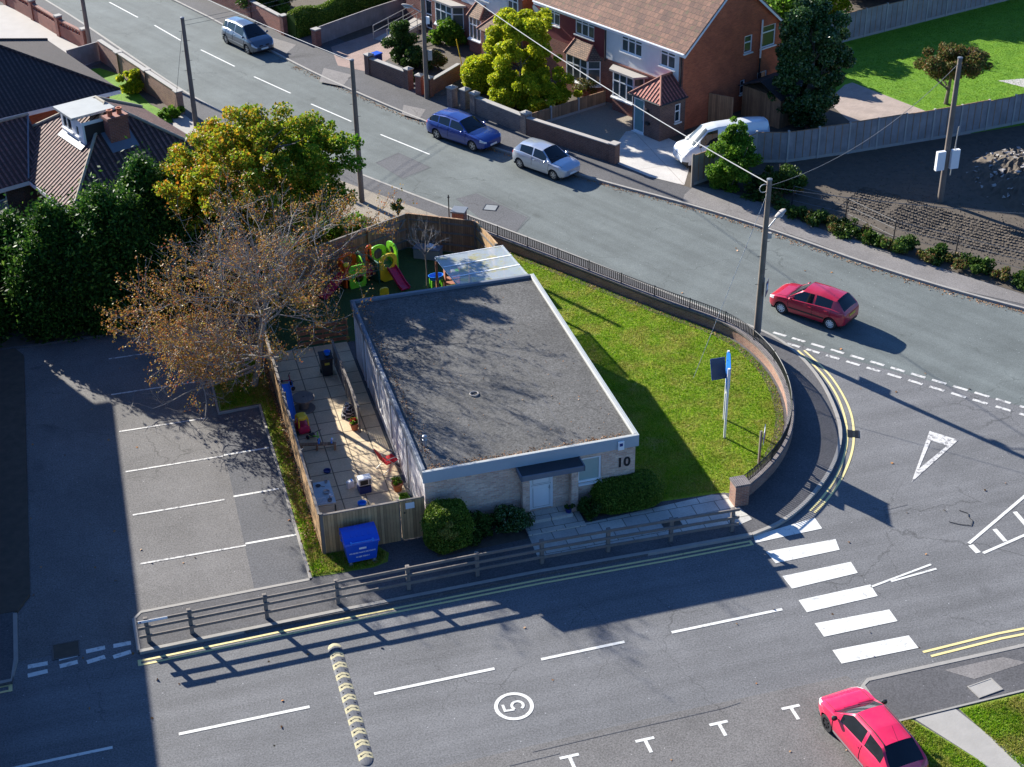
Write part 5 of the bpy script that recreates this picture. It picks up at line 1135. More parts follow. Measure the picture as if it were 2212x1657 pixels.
def car(label,cat,x,y,rz,S,group=None):
    """x forward; body lofted from stations, windows and lamps cut out of the same surface"""
    t=thing(S.get('name','parked_car'),label,cat,(x,y,S.get('z',0)),rz,group)
    L,W=S['L'],S['W']; xf,xr=L/2,-L/2; wf,wr=S['wf'],S['wr']; rw=S['rw']; ra=rw+.055
    cow,hdr,rh,rt=S['cowl'],S['header'],S['rearhdr'],S['rearbase']
    key={xf,xr,cow,hdr,rh,rt}
    for a,b in S['sidewin']: key|={a,b}
    xs=set(np.linspace(xr,xf,58))|key|{xf-.02,xf-.06,xf-.13,xr+.02,xr+.06,xr+.13}
    xs=sorted(xs); out=[xs[0]]
    for v in xs[1:]:
        if v-out[-1]>.018 or v in key:
            if v-out[-1]<=.018 and out[-1] not in key: out[-1]=v
            elif v-out[-1]>1e-6: out.append(v)
    xs=out
    def halfw(x):
        w_=W/2
        f=max(0,(x-(xf-.75))/.75); w_*=1-.27*f**2.6-.10*(max(0,(x-(xf-.12))/.12)**2)
        f=max(0,((xr+.65)-x)/.65); w_*=1-.17*f**2.6-.07*(max(0,((xr+.1)-x)/.1)**2)
        return w_
    rows=[]
    NR=10
    for x_ in xs:
        zt=smoothtab(S['belt'],x_,.06) if x_ not in (xf,xr) else interp(S['belt'],x_)
        zr_=smoothtab(S['roof'],x_,.05) if rt<x_<cow and x_ not in key else interp(S['roof'],x_)
        cab=rt-1e-6<=x_<=cow+1e-6 and zr_>zt+.012
        sill=S.get('sill',.22); 
        zb=sill
        if x_>wf+ra: zb=sill+.02+.10*max(0,(x_-(xf-.25))/.25)
        if x_<wr-ra: zb=sill+.06+.08*max(0,((xr+.25)-x_)/.25)
        for wx in (wf,wr):
            if abs(x_-wx)<ra: zb=max(zb,rw+math.sqrt(ra*ra-(x_-wx)**2))
        hw=halfw(x_); r_=[]
        zz=[0,.28,.55,.78,1]
        for f in zz:
            z=zb+(zt-zb)*f; rel=(z-sill)/(.92-sill)
            yy=hw*(1-.075*max(0,(.45-rel)/.45)**2-.11*max(0,(rel-.55)/.5)**2)
            r_.append((yy,z))
        yb=r_[-1][0]
        if cab:
            h=zr_-zt
            y6=yb-.025-h*S.get('tumble',.36); 
            r_.append((yb-.03,zt+.012)); r_.append((max(y6,.2),zt+h*.86)); r_.append((max(y6-.075,.15),zr_-.02)); r_.append(((y6-.05)*.55,zr_+.012)); r_.append((0,zr_+.022))
        else:
            cm=.035
            if x_>cow: cm=.05*min(1,(xf-x_)/.4)
            r_+= [(yb*.93,zt+cm*.35),(yb*.8,zt+cm*.6),(yb*.62,zt+cm*.8),(yb*.35,zt+cm*.95),(0,zt+cm)]
        rows.append(r_)
    # roof drop of hatch: rearmost stations behind 'rt' use belt only
    V=[];idx={}
    for i,(x_,r_) in enumerate(zip(xs,rows)):
        for j,(yy,z) in enumerate(r_):
            xx=x_
            if x_>=xf-.14: xx=x_-.10*max(0,(z-.5))*(x_-(xf-.14))/.14
            idx[i,j,1]=len(V); V.append((xx,yy,z))
            if j==NR-1: idx[i,j,-1]=idx[i,j,1]
            else: idx[i,j,-1]=len(V); V.append((xx,-yy,z))
    def region(i,j):
        xm=(xs[i]+xs[i+1])/2
        if j==5:
            for k,(a,b) in enumerate(S['sidewin']):
                if a-1e-6<=xs[i] and xs[i+1]<=b+1e-6: return ('sw',k)
        if j>=7:
            if hdr-1e-6<=xs[i] and xs[i+1]<=cow+1e-6: return ('ws',0)
            if rt-1e-6<=xs[i] and xs[i+1]<=rh+1e-6 and S.get('rearglass',True): return ('rw',0)
        if j in (2,3,4) and xs[i]>=xf-S.get('hl',.34) : return ('hl',0) if j in S.get('hlrows',(3,4)) else None
        if j in S.get('tlrows',(3,)) and xs[i+1]<=xr+S.get('tl',.16): return ('tl',0)
        if S.get('bumper') and j==0 and (xs[i]>=xf-.35 or xs[i+1]<=xr+.35): return ('bp',0)
        return None
    parts={}
    n=len(xs)
    for i in range(n-1):
        for j in range(NR-1):
            rg_=region(i,j)
            for s in (1,-1):
                q=[idx[i,j,s],idx[i+1,j,s],idx[i+1,j+1,s],idx[i,j+1,s]]
                if s==1: q=q[::-1]
                if len(set(q))<3: continue
                q=list(dict.fromkeys(q))
                k=None if rg_ is None else (rg_ if rg_[0] in ('ws','rw','bp') else (*rg_,s))
                parts.setdefault(k,[]).append(tuple(q))
    for i,sgn in ((0,1),(n-1,-1)):
        ring=[idx[i,j,1] for j in range(NR)]+[idx[i,j,-1] for j in range(NR-2,-1,-1)]
        parts[None].append(tuple(ring if sgn==1 else ring[::-1]))
    body=None
    nm={'ws':'windscreen','rw':'rear_window','sw':'side_window','hl':'headlight','tl':'tail_light','bp':'bumper'}
    mt={'ws':S.get('screen','carglass'),'rw':'carglass','sw':'carglass','hl':'lamp','tl':'taillamp','bp':S.get('bumper') or 'black'}
    for k,fs in sorted(parts.items(),key=lambda a:str(a[0]) if a[0] else ''):
        used=sorted({v for f in fs for v in f}); mp={v:i for i,v in enumerate(used)}
        m=MB(); m.add([V[v] for v in used],[tuple(mp[v] for v in f) for f in fs])
        o=m.build('body' if k is None else nm[k[0]],S['paint'] if k is None else mt[k[0]],t,local=True,smooth=True)
        if k is None: body=o
    # underside
    m=MB(); m.box(xr+.15,xf-.2,-W/2+.13,W/2-.13,.16,.34); m.box(wr+ra+.02,wf-ra-.02,-W/2+.06,W/2-.06,.2,.26)
    for wx in (wf,wr): m.box(wx-ra-.02,wx+ra+.02,-W/2+.30,W/2-.30,.2,.75)
    for wx in (wf,wr):
        for s in (1,-1):
            vs=[];k=14
            for i in range(k+1):
                a=math.pi*i/k
                for yy in (W/2-.075,W/2-.32): vs.append((wx+ra*1.0*math.cos(a),s*yy,rw+ra*1.0*math.sin(a)))
            m.add(vs,[(2*i,2*i+1,2*i+3,2*i+2) for i in range(k)])
    m.build('underbody','dark',t,local=True)
    for wx in (wf,wr):
        for s in (1,-1): wheel(t,wx,s*(W/2-.125),rw,.19,S.get('rim','alloy'),S.get('spokes',6),s)
    def surf(x_,z):
        i=min(range(n),key=lambda k:abs(xs[k]-x_)); r_=rows[i]
        for (y0_,z0_),(y1_,z1_) in zip(r_[:-1],r_[1:]):
            if z0_<=z<=z1_+1e-9: return y0_+(y1_-y0_)*(z-z0_)/max(z1_-z0_,1e-6)
        return r_[4][0]
    # door seams, handles, trim
    for s in (1,-1):
        for d in S['doors']:
            i=min(range(n),key=lambda k:abs(xs[k]-d)); r_=rows[i]
            pts=[(xs[i],s*(yy+.003),z) for yy,z in r_[:5] if z>.28]
            if len(pts)>2: m=MB(); m.tube(pts,.009,4); m.build('door_seam','dark',body,local=True)
        for d in S['handles']:
            z=interp(S['belt'],d)-.13; m=MB(); m.box(d-.07,d+.07,s*surf(d,z)-.01,s*surf(d,z)+.028*s+.0,z-.015,z+.015) if s>0 else m.box(d-.07,d+.07,s*surf(d,z)-.028,s*surf(d,z)+.01,z-.015,z+.015); m.build('door_handle',S.get('handlemat',S['paint']),body,local=True)
        if S.get('strip'):
            a,b,z,mtn=S['strip']; pts=[(v,s*(surf(v,z)+.008),z) for v in np.linspace(a,b,14)]; m=MB()
            for p,q in zip(pts[:-1],pts[1:]): m.add([(p[0],p[1],z-.035),(q[0],q[1],z-.035),(q[0],q[1],z+.035),(p[0],p[1],z+.035)],[(0,1,2,3)])
            m.build('rubbing_strip',mtn,body,local=True)
        if S.get('rails'):
            a,b=S['rails']; pts=[]
            for v in np.linspace(a,b,9):
                i=min(range(n),key=lambda k:abs(xs[k]-v)); pts.append((v,s*(rows[i][7][0]-.02),rows[i][7][1]+.035))
            m=MB(); m.tube(pts,.014,5); m.build('roof_rail',S.get('railmat','black'),t,local=True)
        mx=cow-.28; mz=interp(S['belt'],mx)+.09; my=surf(mx,mz-.12)
        m=MB(); loft(m,[(mx-.06,.075,mz-.07,mz+.05,3),(mx,.095,mz-.08,mz+.065,3),(mx+.07,.05,mz-.045,mz+.03,2.5)],12); m.v=[(a_,b_+s*(my+.10),c_) for a_,b_,c_ in m.v]; mm=m.build('door_mirror',S.get('mirror',S['paint']),t,local=True,smooth=True)
        m=MB(); m.box(mx-.02,mx+.03,s*(my+.02)-.035,s*(my+.02)+.035,mz-.07,mz-.03); m.build('mirror_stalk','black',mm,local=True)
    for s in (1,-1):   # bonnet shut line
        pts=[(xs[i],s*rows[i][6][0],rows[i][6][1]+.003) for i in range(n) if cow+.04<xs[i]<xf-.22]
        m=MB(); m.tube(pts,.007,4); m.build('bonnet_seam','dark',body,local=True)
    zf=S.get('platez',.42); xp=xf-.015
    m=MB(); m.box(xp,xp+.02,-.26,.26,zf-.055,zf+.055); m.build('front_plate','plate',t,local=True)
    m=MB(); m.box(xr-.015,xr+.008,-.26,.26,S.get('rplatez',.62)-.055,S.get('rplatez',.62)+.055); m.build('rear_plate','amber',t,local=True)
    for g_ in S.get('grille',[]):
        m=MB(); m.box(xp-.05,xp+.013-.10*max(0,g_[3]-.5),g_[0],g_[1],g_[2],g_[3]); m.build('grille','black',t,local=True)
    m=MB(); m.box(xr-.012,xr+.05,-.5,.5,.30,.40); m.build('rear_valance','black',t,local=True)
    # wipers and aerial
    for y_ in (.35,-.15): m=MB(); zc=interp(S['belt'],cow); m.tube([(cow+.02,y_,zc+.05),(cow-.16*(cow-hdr)/.6,y_-.42,zc+.05+.16*(interp(S['roof'],hdr)-zc)/.6+.02)],.008,4); m.build('wiper','black',t,local=True)
    if S.get('aerial'): xa,dx=S['aerial']; za=interp(S['roof'],xa)+.02; m=MB(); m.tube([(xa,0,za),(xa-dx,0,za+.28)],.006,4); m.build('aerial','black',t,local=True)
    # interior: seats seen through the glass edge
    return t
MT['p_grey']=paint('grey_metallic_paint',(.115,.135,.165),.5,.3); MT['p_blue']=paint('blue_metallic_paint',(.008,.045,.25),.35,.3); MT['p_silver']=paint('silver_metallic_paint',(.50,.54,.60),.55,.28)
MT['p_red']=paint('deep_red_paint',(.46,.008,.035),.15,.3); MT['p_pink']=paint('sun_faded_pink_red_paint',(.70,.010,.075),.0,.35); MT['p_white']=paint('white_van_paint',(.62,.65,.68),0,.3)
hatch=dict(L=3.83,W=1.65,wf=1.17,wr=-1.27,rw=.29,cowl=.98,header=.22,rearhdr=-1.42,rearbase=-1.80,
  belt=[(-1.915,.74),(-1.83,.92),(-1.2,.97),(.2,.90),(.98,.86),(1.5,.80),(1.8,.71),(1.915,.63)],
  roof=[(-1.86,.94),(-1.80,.97),(-1.42,1.37),(-.6,1.43),(.22,1.40),(.98,.88)],
  sidewin=[(-1.25,-.42),(-.34,.62)],doors=[.85,-.38],handles=[-.22],paint='p_silver',grille=[(-.30,.30,.50,.58),(-.45,.45,.26,.34)],platez=.41)
def veh(label,rearw,frontw,side,S,group='cars on the roads',cat='car'):
    rx,ry=rearw;fx,fy=frontw; d=Vector((fx-rx,fy-ry)).normalized(); rt_=Vector((d.y,-d.x)) # right hand side
    c=(Vector(rearw)+Vector(frontw))/2; wbm=(S['wf']+S['wr'])/2
    c=c+rt_*side*(S['W']/2-.12)-d*wbm
    return car(label,cat,c.x,c.y,math.atan2(d.y,d.x),S,group)
S1=dict(hatch,aerial=(-1.35,.15),sidewin=[(-1.30,-.42),(-.34,.60)],strip=(-.9,.8,.45,'p_silver'))
veh('silver three door hatchback parked at the kerb before the low brown brick wall',(21.23,74.52),(22.53,72.31),-1,S1) if False else None
veh('silver three door hatchback parked at the kerb before the low brown brick wall',(21.29,74.45),(22.56,72.34),-1,S1)
S2=dict(hatch,paint='p_red',sidewin=[(-1.22,-.42),(-.33,.60)],doors=[.85,-.38,-1.2],handles=[-.22,-1.0],rim='white_paint',spokes=9,strip=(-.95,.8,.48,'black'),rearhdr=-1.38,rplatez=.70,handlemat='p_red',name='hatchback_car')
veh('deep red five door hatchback driving past the junction on the upper road',(29.33,53.21),(27.88,55.23),1,S2)
S3=dict(hatch,paint='p_pink',mirror='black',rails=(-1.35,.15),rim='iron',spokes=7,sidewin=[(-1.42,-.62),(-.50,.58)],doors=[.85,-.55],handles=[-.42],rearhdr=-1.22,rearbase=-1.78,aerial=(-1.2,-.35),strip=(-.95,.8,.33,'grey'),tlrows=(3,4,6),bumper='grey',name='hatchback_car',L=3.84)
S3['roof']=[(-1.86,.94),(-1.80,.97),(-1.25,1.38),(-.6,1.43),(.22,1.41),(.98,.88)]
car('bright pink three door hatchback parked at the bottom right corner','car',19.10,29.62,R(96.5),S3,'cars on the roads')
S4=dict(L=4.53,W=1.80,wf=1.42,wr=-1.34,rw=.31,cowl=1.02,header=.22,rearhdr=-1.72,rearbase=-2.14,
  belt=[(-2.265,.80),(-2.2,.93),(-1.6,.98),(.3,.92),(1.02,.90),(1.7,.82),(2.1,.73),(2.265,.65)],
  roof=[(-2.2,.94),(-2.14,.97),(-1.72,1.36),(-.8,1.45),(.22,1.40),(1.02,.92)],
  sidewin=[(-1.95,-1.30),(-1.22,-.42),(-.34,.66)],doors=[.95,-.38,-1.2],handles=[-.22,-1.05],paint='p_blue',rails=(-1.9,.0),railmat='p_blue',mirror='p_blue',spokes=5,hl=.36,name='estate_car',grille=[(-.26,-.03,.49,.60),(.03,.26,.49,.60),(-.55,.55,.24,.33)],platez=.41)
veh('blue estate car parked at the far kerb ahead of the silver hatchback',(17.98,79.82),(19.46,77.49),-1,S4)
S5=dict(L=4.26,W=1.80,wf=1.30,wr=-1.38,rw=.32,cowl=1.30,header=.42,rearhdr=-1.72,rearbase=-2.02,
  belt=[(-2.13,.85),(-2.05,1.0),(-1.2,1.08),(.4,1.0),(1.30,.96),(1.75,.82),(2.02,.66),(2.13,.55)],
  roof=[(-2.08,1.04),(-2.02,1.08),(-1.75,1.52),(-.6,1.62),(.42,1.57),(1.30,.98)],
  sidewin=[(-1.92,-1.42),(-1.32,-.42),(-.34,.72)],doors=[1.0,-.38,-1.3],handles=[-.22,-1.1],paint='p_grey',mirror='p_grey',strip=(-.95,.95,.5,'steel'),spokes=5,tlrows=(4,5,6),tl=.12,name='people_carrier',grille=[(-.35,-.12,.58,.66),(.12,.35,.58,.66),(-.5,.5,.28,.38)])
veh('dark grey tall people carrier parked beside the red garden wall at the top',(8.62,100.0),(9.68,97.55),-1,S5)
S6=dict(L=5.2,W=1.95,wf=1.68,wr=-1.65,rw=.33,cowl=1.9,header=1.1,rearhdr=-2.50,rearbase=-2.58,
  belt=[(-2.6,.95),(-2.55,1.2),(.9,1.18),(1.9,1.18),(2.3,1.04),(2.52,.84),(2.6,.7)],
  roof=[(-2.59,1.22),(-2.58,1.25),(-2.5,2.0),(-1.5,2.1),(.5,2.09),(1.1,2.0),(1.9,1.22)],
  sidewin=[(.52,1.55)],doors=[1.62,.44,-.8],handles=[.5],paint='p_white',mirror='black',tumble=.16,rearglass=False,screen='screen_glass',bumper='black',rim='steel',spokes=8,sill=.28,name='parked_van',hl=.45,grille=[(-.5,.5,.55,.75)],platez=.45)
car('white panel van on the driveway behind the grey fence, windscreen catching the sun','van',31.95,71.95,math.atan2(-.034,-1),dict(S6,z=PZ+.01),None)
# driver in the moving red car: seen dimly behind glass, glass is opaque dark so left out
# ================================================================ HOUSES ALONG THE UPPER ROAD
def T3(t,d,z): a=T(t,d); return (a[0],a[1],z)
RZF=math.atan2(-E1.y,-E1.x)
def front(tmax,d=0): a=T(tmax,d); return fr(a[0],a[1],0,RZF)      # local x runs towards smaller t, outside is -y
def gable(t): a=T(t,0); return fr(a[0],a[1],0,math.atan2(E2.y,E2.x))
def roof_gabled(par,t0,t1,dep,ze,zr,mat,ov=.12,ovt=.18,nm='roof'):
    m=MB(); sl=(zr-ze)/(dep/2); zz=ze-ov*sl
    m.slab([T3(t0-ovt,-ov,zz),T3(t1+ovt,-ov,zz),T3(t1+ovt,dep/2,zr),T3(t0-ovt,dep/2,zr)],.12)
    m.slab([T3(t0-ovt,dep+ov,zz),T3(t1+ovt,dep+ov,zz),T3(t1+ovt,dep/2+.002,zr),T3(t0-ovt,dep/2+.002,zr)],.12)
    r_=m.build(nm,mat,par)
    m=MB(); m.tube([T3(t0-ovt,dep/2,zr+.02),T3(t1+ovt,dep/2,zr+.02)],.11,8); m.build('ridge','ridge_tile',r_)
    m=MB(); m.tube([T3(t0-ovt,-ov-.06,zz-.03),T3(t1+ovt,-ov-.06,zz-.03)],.06,8); m.build('gutter','white',r_)
    m=MB(); p,q=T(t0-ovt,-ov-.0),T(t1+ovt,-ov); m.obox(p,q,.03,zz-.22,zz-.02); m.build('fascia_board','white',r_)
    for t_,s in ((t0-ovt,-1),(t1+ovt,1)):
        m=MB(); 
        for d0,d1,z0,z1 in ((-ov,dep/2,zz,zr),(dep/2,dep+ov,zr,zz)):
            a,b=T3(t_,d0,z0-.10),T3(t_,d1,z1-.10); c,e_=T3(t_,d1,z1-.26),T3(t_,d0,z0-.26); o_=E1*.02*s
            m.add([a,b,c,e_]+[(x+o_.x,y+o_.y,z) for x,y,z in (a,b,c,e_)],[(0,1,2,3),(7,6,5,4),(0,4,5,1),(1,5,6,2),(2,6,7,3),(3,7,4,0)])
        m.build('barge_board','white_paint',r_)
    return r_
def gable_wall(par,t,dep,ze,zr,mat,ops=(),out=-1,nm='gable_wall'):
    m=MB()
    if out<0: M=gable(t); wallpanel(m,M,dep,ze-.02,ops,.1,z0=PZ); m.M=M; m.add([(0,0,ze-.02),(dep,0,ze-.02),(dep/2,0,zr-.1)],[(0,1,2)])
    else: m.M=gable(t); m.add([(0,0,PZ),(dep,0,PZ),(dep,0,ze),(dep/2,0,zr-.1),(0,0,ze)],[(4,3,2,1,0)])
    return m.build(nm,mat,par)
def bay(par,t0,t1,dd,z0,z1,cols,side=True,roofk='hip',splay=.55,brickmat='redb',roofmat='tile_m'):
    """projecting bay window with brick dado"""
    pts=[T(t0-splay,0),T(t0,-dd),T(t1,-dd),T(t1+splay,0)]
    m=MB(); m.prism([T(t0-splay,-.01),T(t0,-dd),T(t1,-dd),T(t1+splay,-.01)],PZ,z0-.05); b=m.build('bay_base',brickmat,par)
    M=front(t1,-dd); L=t1-t0; m=MB(); M2=M
    w_=window(b,M@Matrix.Translation((0,-.03,0)),0,L,z0,z1,cols,.66,True,curt='curtain')
    for (p,q) in ((pts[1],pts[0]),(pts[3],pts[2])):
        v=Vector(q)-Vector(p); Mx=fr(p[0],p[1],0,math.atan2(v.y,v.x))
        if (Matrix.Rotation(math.atan2(v.y,v.x),3,'Z')@Vector((0,-1,0))).dot(Vector((-E2.x,-E2.y,0)))<0: Mx=fr(q[0],q[1],0,math.atan2(-v.y,-v.x))
        window(b,Mx,0.02,v.length-.02,z0,z1,1,.66,True,curt='curtain')
    if roofk=='hip':
        e=.12; zt=z1+.02; a=[T3(t0-splay-e,0,zt),T3(t0-e*.6,-dd-e,zt),T3(t1+e*.6,-dd-e,zt),T3(t1+splay+e,0,zt)]; hz=z1+.8; i0,i1=T3(t0+.15,-.03,hz),T3(t1-.15,-.03,hz)
        m=MB(); m.slab([a[1],a[2],i1,i0],.05); m.slab([a[0],a[1],i0],.05); m.slab([a[2],a[3],i1],.05); r_=m.build('bay_roof',roofmat,b)
        
        for u_,v_ in ((a[1],i0),(a[2],i1)): m=MB(); m.tube([u_,v_],.06,6); m.build('hip_tiles','ridge_tile',r_)
    else:
        m=MB(); m.prism([T(t0-splay-.25,-.0),T(t0-.15,-dd-.15),T(t1+.15,-dd-.15),T(t1+splay+.25,-.0)],z1+.02,z1+.14); r_=m.build('bay_roof','concrete_l',b)
    return b
sh=thing('semi_detached_house','pair of semi detached houses, dark red and white render under one brown tiled roof','house',(*T(6.3,3.5),PZ))
TM=12.6; W1=[(.67,1.88,3.52,4.69,2),(3.36,5.09,3.52,4.70,3),(7.41,9.09,3.55,4.72,3),(10.5,11.59,3.58,4.72,2)]
FM_=front(TM)
m=MB(); wallpanel(m,FM_,TM,2.72,[(TM-9.5,TM-7.0,.9,2.45),(TM-5.4,TM-3.1,.9,2.45),(TM-1.4,TM-.5,.1,2.0)],.2,z0=PZ); m.build('wall','redb',sh)
m=MB(); wallpanel(m,FM_,TM-6.35,4.70,[(TM-b,TM-a,c,d) for a,b,c,d,_ in W1[2:]],.1,z0=2.72); m.build('upper_wall','render_r',sh)
m=MB(); wallpanel(m,front(6.35),6.0,4.70,[(6.35-b,6.35-a,c,d) for a,b,c,d,_ in W1[:2]],.1,z0=2.72); m.build('upper_wall','render_w',sh)
m=MB(); wallpanel(m,front(.35),.35,4.70,(),z0=2.72); m.build('quoin','redb',sh)
m=MB(front(6.4)); m.box(0,6.05,-.05,-.002,2.64,2.74); m.build('brick_band','redb',sh)
for a,b,c,d,n in W1: window(sh,FM_,TM-b,TM-a,c,d,n,.62,True,curt='curtain')
gw_=gable_wall(sh,0,8,4.8,8.05,'gableb',[(4.84,5.5,3.52,4.55),(6.2,7.44,3.5,4.80),(4.7,5.1,1.1,1.95),(6.13,6.95,.15,2.08)])
for a,b,c,d,n,tr in ((4.84,5.5,3.52,4.55,1,.6),(6.2,7.44,3.5,4.80,1,.68),(4.7,5.1,1.1,1.95,1,.6),(6.13,6.95,.15,2.08,1,None)): window(gw_,gable(0),a,b,c,d,n,tr,True)
gable_wall(sh,TM,8,4.8,8.05,'redb',out=1,nm='far_gable_wall')
m=MB(); a,b=T(0,8),T(TM,8); m.quad((*a,PZ),(*a,4.8),(*b,4.8),(*b,PZ)); m.build('back_wall','redb',sh)
roof_gabled(sh,0,TM,8,4.8,8.15,'tile_r')
for x,y,z0,z1 in ((*T(.12,-.08),PZ,4.7),(*T(6.35,-.08),2.6,4.7)): m=MB(); m.tube([(x,y,z0),(x,y,z1)],.045,6); m.build('drainpipe','black',sh)
m=MB(); q=T(-.08,6.17); m.tube([(*q,3.0),(*q,5.25)],.055,8); m.build('soil_pipe','white_paint',sh); m=MB(); m.tube([(*q,PZ),(*q,3.0)],.055,8); m.build('soil_pipe','black',sh)
m=MB(); 
for t_ in (6.3,): 
    c=[T(t_-.5,3.6),T(t_+.5,3.6),T(t_+.5,4.4),T(t_-.5,4.4)]; m.prism(c,7.0,9.3)
ch=m.build('chimney','redb',sh); m=MB()
for k in range(4): q=T(6.0+.2*k,4.0); m.lathe([(.08,9.3),(.1,9.6),(.07,9.6)],(*q,0),10)
m.build('chimney_pots','terracotta',ch)
m=MB(); c=[T(.6,3.7),T(1.3,3.7),T(1.3,4.3),T(.6,4.3)]; m.prism(c,7.4,8.8); m.build('chimney','redb',sh)
bay(sh,7.3,9.2,.62,.92,2.46,3,roofk='hip'); bay(sh,3.35,5.1,.60,.92,2.44,3,roofk='flat',splay=.35)
dsh=MB(); 
k=12; q=T(12.3,-.35); 
dsh.add([( *q,4.3)]+[(q[0]+.28*math.cos(2*math.pi*i/k)*E1.x-.1*math.sin(2*math.pi*i/k),q[1]+.28*math.cos(2*math.pi*i/k)*E1.y,4.3+.28*math.sin(2*math.pi*i/k)) for i in range(k)],[(0,1+i,1+(i+1)%k) for i in range(k)]); dsh.tube([(*q,4.3),(*T(12.3,0),4.2)],.015,4); dsh.build('satellite_dish','white',sh)
# porch of the semi
pc=MB(); P0,P1,PD=-.28,1.95,1.95
pm=front(P1,-PD); wallpanel(pc,pm,P1-P0,2.3,[(P1-1.88,P1-1.0,.02+PZ,2.15)],.08,z0=PZ)
a=T(P0,-PD); Mg=fr(a[0],a[1],0,math.atan2(E2.y,E2.x)); wallpanel(pc,Mg,PD,2.3,[(1.15,1.6,.9,1.98)],.08,z0=PZ)
a=T(P1,0); wallpanel(pc,fr(a[0],a[1],0,math.atan2(-E2.y,-E2.x)),PD,2.3,(),z0=PZ); po=pc.build('porch','brownb',sh)
window(po,pm,P1-1.88,P1-1.0,.05+PZ,2.15,1,None,True,curt=None,fw=.09)
MT['doorglass']=plain('green_tinted_door',(.16,.27,.27),.15,var=.2)
m=MB(pm); m.box(P1-1.80,P1-1.08,.05,.07,.12+PZ,2.05); d_=m.build('door','doorglass',po); m=MB(pm); m.box(P1-1.16,P1-1.13,.02,.05,.9,1.2); m.build('handle','steel',d_)
window(po,Mg,1.15,1.6,.9,1.98,1,.6)
m=MB(); o=.18; zz=2.3; A=[T3(P0-o,-PD-o,zz),T3(P1+o,-PD-o,zz),T3(P1+o,0,zz),T3(P0-o,0,zz)]; ap=T3(.85,-.85,3.35); ap2=T3(.85,-.03,3.35)
m.slab([A[0],A[1],ap],.05); m.slab([A[1],A[2],ap2,ap],.05); m.slab([A[3],A[0],ap,ap2],.05); r_=m.build('porch_roof','tile_red',po)
m=MB(); m.tube([A[0],ap],.07,8); m.tube([A[1],ap],.07,8); m.tube([ap,ap2],.07,8); m.build('hip_tiles','ridge_tile',r_)
m=MB(); m.tube([A[1],A[0]],.05,6); m.tube([A[0],A[3]],.05,6); m.build('porch_gutter','black',r_)
m=MB(pm); m.box(P1-.75,P1-.6,-.1,-.002,1.5,1.72); m.build('wall_lamp','black',po); m=MB(pm); m.box(P1-.80,P1-.5,-.14,-.003,.85,1.0); m.build('letterbox','black',po)
# second pair further along
h2=thing('brick_house','white rendered and red brick house at the top edge with two tiled bays','house',(*T(20,3.5),PZ))
TM2=26.4; W2=[(14.5,15.5,3.4,4.5,2),(17.3,19.0,3.5,4.6,3),(20.8,22.5,3.5,4.6,3),(24.3,25.4,3.5,4.6,2)]
F2=front(TM2)
m=MB(); wallpanel(m,F2,TM2-14,2.9,[(TM2-22.4,TM2-20.5,.95,2.45),(TM2-18.8,TM2-17.5,.95,2.4),(TM2-24.25,TM2-23.5,.1,2.1)],.2,z0=PZ); m.build('wall','redb',h2)
m=MB(); wallpanel(m,front(20.2),5.8,4.68,[(20.2-b,20.2-a,c,d) for a,b,c,d,_ in W2[:2]],.1,z0=2.9); m.build('upper_wall','render_w',h2)
m=MB(); wallpanel(m,F2,TM2-20.2,4.68,[(TM2-b,TM2-a,c,d) for a,b,c,d,_ in W2[2:]],.1,z0=2.9); m.build('upper_wall','redb',h2)
m=MB(); wallpanel(m,front(14.4),.4,4.68,(),z0=2.9); m.build('quoin','redb',h2)
for a,b,c,d,n in W2: window(h2,F2,TM2-b,TM2-a,c,d,n,.62,True,curt='curtain')
gable_wall(h2,14,8,4.8,8.05,'gableb'); gable_wall(h2,TM2,8,4.8,8.05,'redb',out=1,nm='far_gable_wall')
m=MB(); a,b=T(14,8),T(TM2,8); m.quad((*a,PZ),(*a,4.8),(*b,4.8),(*b,PZ)); m.build('back_wall','redb',h2)
roof_gabled(h2,14,TM2,8,4.8,8.1,'tile_r')
bay(h2,20.5,22.3,.6,1.05,2.55,3,roofk='flat'); bay(h2,17.55,18.75,.55,.95,2.4,3,roofk='hip',splay=.4)
w_=window(h2,F2,TM2-24.25,TM2-23.5,.15,2.1,1,.5,False); w_['label']='white front door with dark glazed panel'; 
pc=MB(); pm=front(16.6,-1.25); wallpanel(pc,pm,1.7,2.25,[(.3,1.25,.02+PZ,2.05)],.08,z0=PZ); a=T(14.9,-1.25); wallpanel(pc,fr(a[0],a[1],0,math.atan2(E2.y,E2.x)),1.25,2.25,(),z0=PZ); a=T(16.6,0); wallpanel(pc,fr(a[0],a[1],0,math.atan2(-E2.y,-E2.x)),1.25,2.25,(),z0=PZ); po=pc.build('porch','redb',h2)
m=MB(pm); m.box(.3,1.25,.03,.07,.05+PZ,2.05); d_=m.build('door','white',po); m=MB(pm); m.box(.62,.92,.018,.03,1.0,1.75); m.build('door_pane','glass',d_)
m=MB(); o=.2; zz=2.25; A=[T3(14.9-o,-1.25-o,zz),T3(16.6+o,-1.25-o,zz),T3(17.0,-.0,zz),T3(14.6,0,zz)]; i0,i1=T3(15.2,-.02,3.15),T3(16.2,-.02,3.15)
m.slab([A[0],A[1],i1,i0],.05); m.slab([A[3],A[0],i0],.05); m.slab([A[1],A[2],i1],.05); r_=m.build('porch_roof','tile_m',po)
for u_,v_ in ((A[0],i0),(A[1],i1)): m=MB(); m.tube([u_,v_],.06,6); m.build('hip_tiles','ridge_tile',r_)
